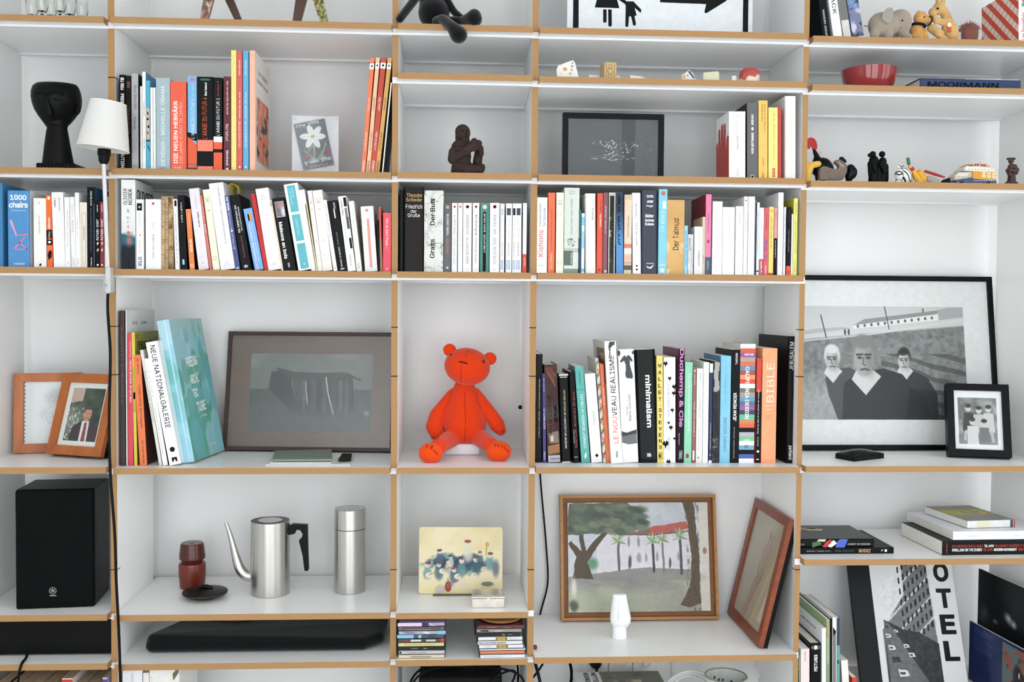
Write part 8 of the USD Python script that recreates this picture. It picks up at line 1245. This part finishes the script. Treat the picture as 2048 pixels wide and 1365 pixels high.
# ------------------------------------------------------------------ oil painting, drawing, white face
z34 = Z[3][5] + .0003; R4 = lambda x, y: (1060 + x * .3187, 930 + y * .3187)
def villa(cv):
    a = cv.asp; u = cv.u / a; v = cv.v; cv.c[:] = (184, 188, 194); cv.mix(np.clip((cv.noise(5, 3) - .45) * 3, 0, 1), (212, 216, 218)); cv.poly([(.2 * a, .30), (.9 * a, .25), (.9 * a, .66), (.2 * a, .66)], (206, 202, 208)); cv.c += ((cv.noise(14, 4, sx=.6) - .5) * 26)[..., None]
    cv.poly([(.56 * a, .25), (.6 * a, .22), (.84 * a, .18), (.86 * a, .25), (.6 * a, .30), (.4 * a, .29)], (172, 82, 72), wob=.03); cv.line([(.35 * a, .29), (.6 * a, .30), (.85 * a, .265)], .008, (96, 84, 88), wob=.02)
    cv.poly([(0, .68), (.25 * a, .64), (.5 * a, .60), (.88 * a, .62), (a, .7), (a, 1), (0, 1)], (134, 132, 128), wob=.03); cv.mix(np.clip((v - .68 - .06 * np.sin(u * 7)) * 7, 0, 1) * np.clip(1.1 - u * .9, 0, 1), (166, 170, 146)); cv.mix(np.clip((cv.noise(5, 7, sx=.5) - .5) * 4, 0, 1) * (v > .72), (186, 188, 164)); cv.ell(.5 * a, .74, .3, .07, (124, 122, 120), .6, .6)
    for x, y, w_, h_, c in ((.36, .36, .012, .05, (120, 120, 128)), (.43, .36, .012, .05, (120, 120, 128)), (.5, .36, .012, .05, (130, 130, 138)), (.435, .55, .016, .06, (54, 58, 66)), (.5, .51, .022, .045, (140, 140, 148)), (.55, .51, .012, .04, (140, 140, 148)), (.63, .5, .012, .04, (130, 130, 138)), (.72, .56, .012, .05, (60, 66, 74)), (.78, .5, .012, .04, (150, 150, 156))): cv.ell(x * a, y, w_, h_, c, .9, .3, wob=.015)
    for x, y, b_, s, c in ((.355, .34, .62, 1.0, (78, 78, 84)), (.6, .34, .64, 1.0, (40, 42, 52)), (.67, .33, .64, .9, (110, 108, 114)), (.795, .30, .66, 1.1, (66, 66, 74))):
        for k in range(9): t_ = math.radians(-200 + k * 27); cv.line([(x * a, y + .02), (x * a + math.cos(t_) * .065 * s, y + .02 + math.sin(t_) * .075 * s)], .012, [(150, 168, 130), (176, 190, 160), (112, 134, 96)][k % 3], .9, w2=.005, wob=.012, seed=k)
        cv.line([(x * a, y + .05), ((x + .005) * a, b_)], .011 * s, c, .95, wob=.012)
    cv.ell(.17 * a, .56, .05, .05, (70, 128, 90), .9, .4); TR = (70, 56, 36)
    cv.poly([(.03 * a, .70), (.06 * a, .5), (.0, .38), (.02 * a, .35), (.09 * a, .45), (.08 * a, .2), (.11 * a, .2), (.12 * a, .44), (.25 * a, .26), (.28 * a, .28), (.17 * a, .46), (.14 * a, .55), (.18 * a, .70)], TR, wob=.03)
    cv.poly([(0, 0), (.42 * a, 0), (.5 * a, .12), (.54 * a, .24), (.3 * a, .27), (0, .3)], (76, 88, 74), wob=.06)
    for k in range(90):
        x, y = np.random.default_rng(k).uniform(0, .5), np.random.default_rng(k + 99).uniform(0, .24); x2 = x + (.06 if y < .2 else 0)
        if y < .28 - max(0, x - .42) * 1.6: cv.ell(x2 * a, y + x * .12, .055, .028, [(70, 84, 70), (92, 104, 84), (54, 66, 56), (112, 120, 98)][k % 4], .85, .35, rotd=12, wob=.03, seed=k)
    cv.poly([(.815 * a, 0), (.9 * a, 0), (.905 * a, .15), (.925 * a, .4), (.93 * a, .75), (.94 * a, .93), (.86 * a, .97), (.78 * a, .94), (.86 * a, .78), (.875 * a, .5), (.85 * a, .2)], (84, 68, 44), wob=.03); cv.mix(np.clip((cv.noise(20, 5, sx=3) - .5) * 5, 0, 1) * (np.abs(u - .885) < .05) * .6, (60, 46, 28)); cv.mix((u > .935) * np.clip((cv.noise(4, 5) + .4), 0, 1), (206, 200, 190)); cv.ell(.97 * a, .45, .02, .03, (150, 110, 96)); cv.ell(.04 * a, .78, .03, .08, (214, 206, 196), .9, .5, wob=.04); cv.ell(.04 * a, .95, .04, .05, (60, 66, 60), .9, .4, wob=.04)
    cv.grain(40, 8, 6)
m, w, h = fit_frame((1122.8, 1246.5), (1439, 1242.3), (1118, 994.4), z34); OAK = WOOD((168, 118, 72), .14, (3.0, 60.0, 60.0), .5)
p = thing('framed_picture', 'light oak tray frame with an oil painting of a white villa between trees', 'framed picture', m=m); frame_bars(p, w, h, .0085, .032, OAK); part(p, 'tray', box(.0083, w - .0083, .020, .024, .0083, h - .0083), WOOD((134, 92, 56), .14, (3.0, 60.0, 60.0), .6))
g = .0225; part(p, 'canvas_board', box(g, w - g, .0085, .0199, g, h - g, .001), mat((206, 198, 184), .8)); cv = Canvas((w - 2 * g - .001) / (h - 2 * g - .001), 320); villa(cv); put_print(p, 'painting', cv, (g + .0005, .0082, g + .0005), X, Zv, w - 2 * g - .001, h - 2 * g - .001, CANVASPRINT)
def figure(cv):
    a = cv.asp; cv.c[:] = (196, 184, 162); cv.grain(5, 6, 2); R0 = (168, 116, 100)
    cv.ell(.62 * a, .16, .028, .035, (150, 120, 106), .8, .5)
    for pts, w_, al in (([(.60, .22), (.52, .32), (.5, .42), (.46, .5), (.5, .56), (.44, .64), (.4, .76), (.34, .88), (.3, .96)], .010, .7), ([(.7, .22), (.68, .32), (.62, .40), (.62, .5), (.64, .56), (.56, .66), (.5, .78), (.42, .9), (.36, .97)], .008, .7), ([(.62, .2), (.74, .14), (.7, .2), (.66, .26)], .007, .6), ([(.55, .5), (.54, .6), (.47, .72), (.4, .86)], .006, .5), ([(.52, .55), (.58, .58), (.63, .55)], .006, .5)): cv.line([(x * a, y) for x, y in pts], w_, R0, al, wob=.012)
    cv.poly([(.58 * a, .24), (.68 * a, .25), (.62 * a, .42), (.63 * a, .55), (.5 * a, .78), (.36 * a, .92), (.46 * a, .66), (.48 * a, .5), (.52 * a, .36)], (190, 152, 132), .45, wob=.02); cv.line([(.3 * a, .9), (.6 * a, .95)], .004, (180, 166, 140), .5)
m, w, h = fit_frame((1453.6, 1229.6), (1516.4, 1299.7), (1510, 999.5), z34, rest=0)
cv = Canvas((w - .05) / (h - .05), 220); figure(cv)
picture_frame('reddish brown frame with a sepia figure drawing, leaning at an angle against the right side', m, w, h, .0255, .014, WOOD((130, 62, 34), .16, (3.0, 60.0, 60.0), .3), cv, (.025, .025, .025, .025), side=.012)
c, r = turned(1239, 1282, 15, z34); Yw = c[1]; fo = thing('face_sculpture', 'small white stylised face on a neck, before the oil painting', 'sculpture'); WH = mat((240, 241, 243), .45, vary=.01)
lev = [(1188.8, 1228, 1250.5, .5), (1190, 1226, 1252.6, .6), (1200, 1224.6, 1254.4, .7), (1215, 1222.5, 1257.4, .75), (1230, 1220.6, 1260.8, .75), (1238, 1220.2, 1262, .72), (1246, 1221.6, 1260.6, .68), (1253, 1225.5, 1256, .62), (1258, 1231, 1250.5, .5), (1259.5, 1236, 1246, .4)]
def loft(lev, Y, n=40, dep=None):
    rg = []
    for y, a_, b_, kd in lev:
        A_, B_ = P(a_, y, Y), P(b_, y, Y); c_ = (A_ + B_) / 2; ra_ = (B_[0] - A_[0]) / 2; th_ = np.arange(n) * 2 * np.pi / n; rg.append(np.stack([c_[0] + ra_ * np.cos(th_), Y + ra_ * kd * np.sin(th_), np.full(n, c_[2])], 1))
    V_ = np.vstack(rg + [[rg[0].mean(0)], [rg[-1].mean(0)]]); F_ = []
    for k in range(len(rg) - 1):
        for j in range(n): a, b = k * n + j, k * n + (j + 1) % n; F_ += [[a, a + n, b + n], [a, b + n, b]]
    for j in range(n): F_ += [[len(V_) - 2, j, (j + 1) % n], [len(V_) - 1, (len(rg) - 1) * n + (j + 1) % n, (len(rg) - 1) * n + j]]
    t = trimesh.Trimesh(V_, F_, process=False); t.fix_normals(); return t.subdivide().subdivide()
fm = loft(lev, Yw); part(fo, 'face', fm, WH, smooth=60); nb = loft([(1252, 1226, 1253, .8), (1262, 1225.4, 1253, .8), (1272, 1224.6, 1253.6, .8), (1280, 1224.2, 1254.2, .8)], Yw + .002); nb.vertices[nb.vertices[:, 2] < nb.vertices[:, 2].min() + .003, 2] = z34; part(fo, 'neck', nb, WH, smooth=40)
nn = nearest(fm, [(1238, 1200), (1238.5, 1228), (1239, 1238)], -.002); part(fo, 'nose', blob([(nn[0], .0022, nn[1] - (0, .002, 0), .0036), (nn[1] - (0, .002, 0), .0036, nn[2] - (0, .003, 0), .0048)], .0015, 2), WH, smooth=60)
# cable on the back wall and the little hook with a red bead
single('wall_cable', 'thin black cable hanging down the back wall, left of the oil painting', 'cable', tube(spline([P(1080, 945, .335), P(1083, 985, .335), P(1088, 1040, .335), P(1095, 1130, .335), P(1095, 1170, .335), P(1084, 1215, .335), P(1080, 1231, .335)], 40), .0026, 8), mat((26, 26, 28), .5), smooth=60)
o_ = P(1072, 1219, .02); o_[0] = UX[3][1] + .007; bd = thing('bead_trinket', 'tiny dark red bead with white shells on the shelf beside the cable', 'trinket'); part(bd, 'bead', ellipsoid((o_[0], .03, z34 + .007), (.006, .006, .0065), 2), mat((110, 40, 38), .4), smooth=True)
for k, (dx, dy) in enumerate(((.012, -.004), (.018, .004))): part(bd, 'shell', moved(ellipsoid((0, 0, 0), (.007, .003, .002), 2), (o_[0] + dx, .03 + dy, z34 + .0025), rot('z', 30 - 50 * k)), mat((222, 216, 210), .4), smooth=True)

# ------------------------------------------------------------------ below: device, sockets, book, bowl
zlow2 = Z[2][7] + .0003; Yv = .06; a0, a1 = P(838, 1346, Yv), P(1004, 1346, Yv); zv = P(900, 1347, Yv)[2] - .012
dv = thing('media_box', 'matt black box with a slotted top on the lowest shelf, surrounded by cables', 'electronic device'); part(dv, 'body', box(a0[0], a1[0], Yv, Yv + .2, zlow2, zv, .004), mat((30, 32, 34), .6))
for k in range(9): part(dv, 'vent_slot', box(a0[0] + .02 + k * .011, a0[0] + .026 + k * .011, Yv + .03, Yv + .15, zv - .001, zv + .0006), mat((16, 17, 18), .7))
def cord(name, label, pts, r_=.003, c=(24, 24, 26)): single(name, label, 'cable', tube(spline(pts, 36), r_, 8), mat(c, .5), smooth=60, group='cables on the lowest shelves')
cord('cable', 'black cable arching over the left of the black box', [P(815, 1400, .03), P(830, 1350, .05), P(850, 1336, .08), P(900, 1334, .12), P(930, 1334, .2)])
cord('cable', 'second black cable arching at the left of the black box', [P(822, 1400, .02), P(838, 1352, .03), P(860, 1340, .05), P(960, 1338, .1), P(1000, 1335, .2)])
cord('cable', 'black cable curling from the right of the black box', [P(950, 1342, .1), P(975, 1337, .08), P(1010, 1340, .06), P(1034, 1348, .05), P(1040, 1400, .04)])
cord('cable', 'black cable hanging straight down beside the right side wall below the discs', [P(1034, 1328, .2), P(1036, 1345, .15), P(1034, 1400, .12)])
cord('cable', 'black cable looping low between the box and the right side wall', [P(980, 1365, .03), P(1000, 1350, .04), P(1030, 1345, .05), P(1028, 1358, .05), P(1010, 1380, .04)])
cord('cable', 'thick black cable just right of the upright, crossing another', [P(1070, 1326, .05), P(1074, 1340, .04), P(1080, 1365, .03), P(1084, 1400, .03)], .0045)
cord('cable', 'black cable crossing behind the thick one right of the upright', [P(1086, 1328, .1), P(1074, 1346, .07), P(1066, 1356, .05)])
cord('cable', 'black cable hanging left of the wall sockets', [P(1140, 1328, .3), P(1143, 1345, .28), P(1138, 1380, .25)], .0045)
YW = ROOM['y1'] - .0015
for i, (xa_, xb2, lab) in enumerate(((1163, 1216, 'white wall socket with a black plug in it, left of three'), (1217, 1264, 'empty white wall socket, middle of three'), (1265, 1312, 'white wall outlet with a white plug, right of three'))):
    A_, B_ = P(xa_, 1345, YW), P(xb2, 1345, YW); wS = B_[0] - A_[0] - .001; zt_ = P(xa_, 1322, YW)[2]; s = thing('wall_socket', lab, 'wall socket', m=frame4((A_[0], YW, zt_ - wS * .5), X, (0, 1, 0), Zv), group='wall sockets')
    part(s, 'plate', box(0, wS, -.006, 0, 0, wS, .001), mat((232, 232, 230), .35)); part(s, 'insert', moved(lathe([(.0, 0), (.021, 0), (.021, .002), (.0195, .002), (.019, -.001), (0, -.001)], 32), (wS / 2, -.0062, wS / 2), rot('x', 90)), mat((222, 222, 220), .35), smooth=40)
    if i == 0: part(s, 'plug', cat(moved(lathe([(0, 0), (.0175, 0), (.0185, .004), (.017, .022), (.009, .036), (0, .037)], 24), (wS / 2, -.0075, wS / 2), rot('x', 90)), tube([(wS / 2, -.04, wS / 2), (wS / 2, -.045, wS / 2 - .03), (wS / 2 - .005, -.04, wS / 2 - .09)], .004, 8)), mat((22, 22, 24), .45), smooth=40)
    if i == 1:
        for dx in (-.0095, .0095): part(s, 'hole', moved(trimesh.creation.cylinder(.0026, .001), (wS / 2 + dx, -.0066, wS / 2), rot('x', 90)), ink(INK))
    if i == 2: part(s, 'plug', box(wS / 2 - .006, wS / 2 + .006, -.03, -.007, wS / 2 - .01, wS / 2 + .008, .002), mat((226, 226, 226), .4))
zl3 = Z[3][6] + .0003
def netlit(cv):
    a = cv.asp; cv.c[:] = (120, 118, 108); cv.mix((cv.u < .30 * a) * 1.0, (232, 232, 230)); cv.mix(np.clip((cv.noise(6, 3) - .5) * 9, 0, 1) * (cv.u > .3 * a) * (cv.u < .75 * a), (190, 178, 144)); cv.mix(np.clip((cv.noise(9, 6) - .55) * 9, 0, 1) * (cv.u > .33 * a), (96, 96, 86))
pb = thing('book', 'white and grey-green picture book lying flat with black condensed capitals, lowest shelf under the oil painting', 'book', group='books on the lowest shelf under the oil painting'); yb0 = .06; A_, B_ = P(1155, 1352, .15)[0], P(1332, 1352, .15)[0]
zbt = at_y(1240, 1344, .26)[2]; pb0 = box(A_, B_, .03, .26, zbt - .02, zbt)
keys(pb, label='white and grey-green picture book with black condensed capitals, lying below the oil painting')
part(pb, 'cover', [box(A_, B_, .03, .26, zbt - .002, zbt), box(A_, B_, .03, .26, zbt - .022, zbt - .02), box(A_, A_ + .002, .03, .26, zbt - .0199, zbt - .0021)], mat((206, 206, 202), .5)); part(pb, 'page_block', box(A_ + .0022, B_ - .002, .034, .257, zbt - .0198, zbt - .0022), WHITEPAPER)
cv = Canvas((B_ - A_) / .23, 150); netlit(cv); put_print(pb, 'printed_picture', cv, (A_, .03, zbt + .0003), X, (0, 1, 0), B_ - A_, .23)
for i, t_ in enumerate(('KEGNUNGEN', 'NETTESTEN')): part(pb, 'lettering', lettering(t_, (A_ + .028 + i * .022, .252, zbt + .0005), (0, -1, 0), X, .13, .015, 1), ink(INK))
single('book_support', 'white cardboard box under the lying picture book, lowest shelf', 'box', box(A_ + .01, B_ - .01, .05, .25, zl3, zbt - .0223, .002), mat((226, 224, 218), .6))
for i, (r_, dy) in enumerate(((.115, .0), (.10, .012), (.085, .02))):
    cx_ = P(1385, 1400, .2); cord('white_cable', ['outermost loop of coiled white cable behind the lying book', 'middle loop of coiled white cable behind the lying book', 'innermost loop of coiled white cable behind the lying book'][i], [(cx_[0] + r_ * math.cos(t_), .22 + dy, zl3 + .004 + (P(1385, 1343 + 7 * i, .22)[2] - zl3 - .004) * math.sin(t_)) for t_ in np.linspace(0, math.pi, 9)], .004, (226, 226, 224))
cord('white_cable', 'white cable running straight down the wall right of the sockets', [P(1343, 1328, .34), P(1345, 1350, .338), P(1346, 1400, .33)], .003, (222, 222, 220))
Ybw = .10; bL, bR = P(1411, 1352, Ybw), P(1493, 1352, Ybw); rB = (bR[0] - bL[0]) / 2; zrim = P(1452, 1352, Ybw)[2]; bw = thing('china_bowl', 'white china bowl with blue leaf painting inside its rim, lowest shelf', 'bowl', loc=((bL[0] + bR[0]) / 2, Ybw, zl3)); hz = min(zrim - zl3, .08); st_h = zrim - zl3 - hz
part(bw, 'bowl', lathe([(0, 0), (rB * .45, 0), (rB * .5, .004), (rB * .8, (zrim - zl3) * .6), (rB, zrim - zl3), (rB * .97, zrim - zl3 + .001), (rB * .75, (zrim - zl3) * .62), (rB * .3, (zrim - zl3) * .4), (0, (zrim - zl3) * .38)], 56), mat((216, 222, 214), .2, spec=.6), smooth=40)
part(bw, 'rim_band', moved(trimesh.creation.torus(rB * .985, .002, 56, 8), (0, 0, zrim - zl3)), mat((150, 144, 132), .4), smooth=60)
for k in range(26):
    a = k * 2 * math.pi / 26 + rng.uniform(-.06, .06); rr_ = rB * rng.uniform(.84, .93); zz_ = (zrim - zl3) * (.62 + .38 * (rr_ / rB - .75) / .22) + .0012; part(bw, 'painted_leaf', moved(ellipsoid((0, 0, 0), (.006, .0035, .0005), 1), (rr_ * math.cos(a), rr_ * math.sin(a), zz_), rot('z', math.degrees(a) + rng.uniform(-60, 60)) @ rot('y', -52)), mat((44, 56, 100), .3))

# ------------------------------------------------------------------ lower right: street picture and albums
z45 = Z[4][5] + .0003
def street(cv):
    a = cv.asp; cv.c[:] = (222, 223, 224); u = cv.u / a; v = cv.v
    cv.poly([(.26 * a, .62), (.5 * a, .38), (.52 * a, .0), (.74 * a, 0), (.78 * a, 1), (.26 * a, 1)], (120, 120, 122)); cv.mix((np.abs((v + u * .7) * 7 % 1 - .5) < .06) * (u < .78) * (v > .8 - u * 1.2) * (v < .66) * .8, (226, 226, 226))
    for i in range(7):
        for j in range(9):
            x = .46 + .045 * i; y = .04 + .075 * j + (.6 - x) * .55
            if x < .74 and y < .66: cv.poly([(x * a, y), ((x + .018) * a, y - .008), ((x + .018) * a, y + .034), (x * a, y + .042)], (36, 38, 40))
    cv.poly([(.5 * a, .10), (.75 * a, -.05), (.75 * a, .0), (.5 * a, .16)], (206, 206, 206), .8); cv.poly([(.28 * a, .55), (.46 * a, .62), (.60 * a, .64), (.78 * a, .72), (.78 * a, 1), (.26 * a, 1)], (58, 60, 62)); cv.poly([(.28 * a, .56), (.33 * a, .58), (.66 * a, 1), (.28 * a, 1)], (106, 108, 108)); 
    for k, (x, y, s) in enumerate(((.295, .60, .5), (.30, .66, .7), (.32, .74, .9), (.345, .82, 1.1), (.40, .91, 1.3), (.38, .63, .5), (.42, .67, .6), (.46, .73, .7), (.5, .79, .8))): cv.poly([((x - .03 * s) * a, y - .018 * s), ((x + .035 * s) * a, y - .014 * s), ((x + .05 * s) * a, y + .016 * s), ((x - .02 * s) * a, y + .02 * s)], (226, 226, 226) if k % 3 else (60, 60, 62)); cv.poly([((x - .02 * s) * a, y - .006 * s), ((x + .02 * s) * a, y - .004 * s), ((x + .02 * s) * a, y + .008 * s), ((x - .015 * s) * a, y + .01 * s)], (70, 72, 74))
    cv.c += ((cv.noise(50, 3) - .5) * 36)[..., None] * ((u > .27) & (u < .78) & (v > .62 - u))[..., None]
    cv.mix((u < .20) * 1.0, (20, 23, 25)); cv.mix((u > .775) * 1.0, (228, 229, 230))
    for c_, y in (('H', -.02), ('O', .16), ('T', .34), ('E', .52), ('L', .70)): cv.text(c_, .815 * a, max(y, .0), .145 * a, .135, (22, 25, 28), 3)
Ysp = .15; BLs, BRs = (1722, 1428), (1936, 1428)
x0s, x1s = P(*BLs, Ysp)[0], P(*BRs, Ysp)[0]; ws = x1s - x0s; zs5 = z45
f = lambda q: np.r_[project((x0s, Ysp + q[1] * math.sin(q[0]), zs5 + q[1] * math.cos(q[0]))) - (1690, 1085)]
th, h = least_squares(f, [.15, .5]).x; h = float(h); ez = np.array([0, math.sin(th), math.cos(th)])
yt_lim = Z[4][4] - TH - .008 - zs5; h = min(h, yt_lim / math.cos(th))
m = frame4((x0s, Ysp, zs5 + .013 * math.sin(th)), X, np.cross(ez, X), ez); po = thing('street_album', 'large album with a grey Paris-like street photograph and black capitals stacked on a white strip', 'album', m=m); keys(po, label='large leaning album with a grey street photograph and black capitals stacked on a white strip')
part(po, 'cover', box(0, ws, 0, .012, 0, h, .001), mat((34, 36, 38), .4)); cv = Canvas((ws - .001) / (h - .001), 340); street(cv); put_print(po, 'printed_picture', cv, (.0005, -.0004, .0005), X, Zv, ws - .001, h - .001, GLOSSPRINT)
def album(label, back, front, Yb_, t, fn, rows, ext=1.0):
    A_ = P(*back, Yb_); B_ = at_z(*front, A_[2]); d_ = A_ - B_; d_[2] = 0; L = np.linalg.norm(d_); u_ = -d_ / L; L2 = L * ext; nrm = np.cross(u_, (0, 0, 1)); h_ = A_[2] - z45
    nrm = nrm if nrm[0] < 0 else -nrm
    p = thing('record_album', label, 'album', m=frame4((A_[0], A_[1], z45), u_, -nrm, (0, 0, 1)), group='albums leaning at the lower right'); part(p, 'cover', box(0, L2, 0, t, 0, h_, .0006), mat((206, 204, 198), .6)); cv = Canvas(L2 / h_, rows); fn(cv); put_print(p, 'printed_picture', cv, (0, -.0003, 0), X, Zv, L2, h_, GLOSSPRINT)
def darkalb(cv): a = cv.asp; cv.c[:] = (18, 21, 24); cv.ell(.46 * a, .34, .05, .035, (190, 190, 186), .9, .7, rotd=35, wob=.03); cv.ell(.54 * a, .37, .03, .03, (206, 206, 200), .8, .7, wob=.03); cv.ell(.27 * a, .42, .03, .02, (140, 140, 138), .7, .6, wob=.03); cv.ell(.1 * a, .4, .05, .06, (70, 72, 74), .8, .8, wob=.04)
def bluealb(cv):
    a = cv.asp; cv.c[:] = (24, 40, 84); cv.grain(4, 6, 2)
    for i in range(22): cv.line([(.06 * a, .05 + i * .018), ((.30 if i % 8 < 6 else .2) * a, .05 + i * .018)], .0035, (70, 84, 126), .7) if i not in (7, 8, 13) else None
    cv.poly([(.42 * a, .05), (a, .05), (a, 1), (.42 * a, 1)], (96, 110, 110)); cv.mix(np.clip((cv.noise(8, 3) - .5) * 9, 0, 1) * (cv.u > .42 * a) * (cv.v > .05), (150, 84, 70)); cv.mix(np.clip((cv.noise(9, 6) - .52) * 9, 0, 1) * (cv.u > .42 * a) * (cv.v > .05), (40, 44, 50)); cv.ell(.6 * a, .5, .1, .2, (30, 32, 38), .9, .3, wob=.05); cv.ell(.62 * a, .45, .02, .05, (206, 196, 190))
album('black record album with a dim white shape, leaning at the far lower right', (1957.7, 1137.7), (2048, 1176.7), .255, .006, darkalb, 150, 1.5); album('dark blue record album with lines of small text, leaning before the black one', (1939.7, 1242), (2048, 1301), .215, .006, bluealb, 170, 1.5)
# crumpled yellow ribbon lying on the paperbacks
yy = []
for k in range(7): a = k * .5; yy.append(tube(spline([P(456 + k * 2.5, 392, .06 + .008 * k), P(454 + 2 * k, 378, .05 + .008 * k), P(462 + 2.2 * k, 368 + k * .4, .06 + .008 * k), P(472 + 1.2 * k, 372, .07 + .008 * k), P(476 + k, 388, .08 + .008 * k)], 18), .0022, 6))
single('yellow_ribbon', 'crumpled yellow paper ribbon lying on top of the paperbacks', 'ribbon', [None] and cat(*yy), mat((206, 188, 76), .7, vary=.15), smooth=60, kind='stuff')
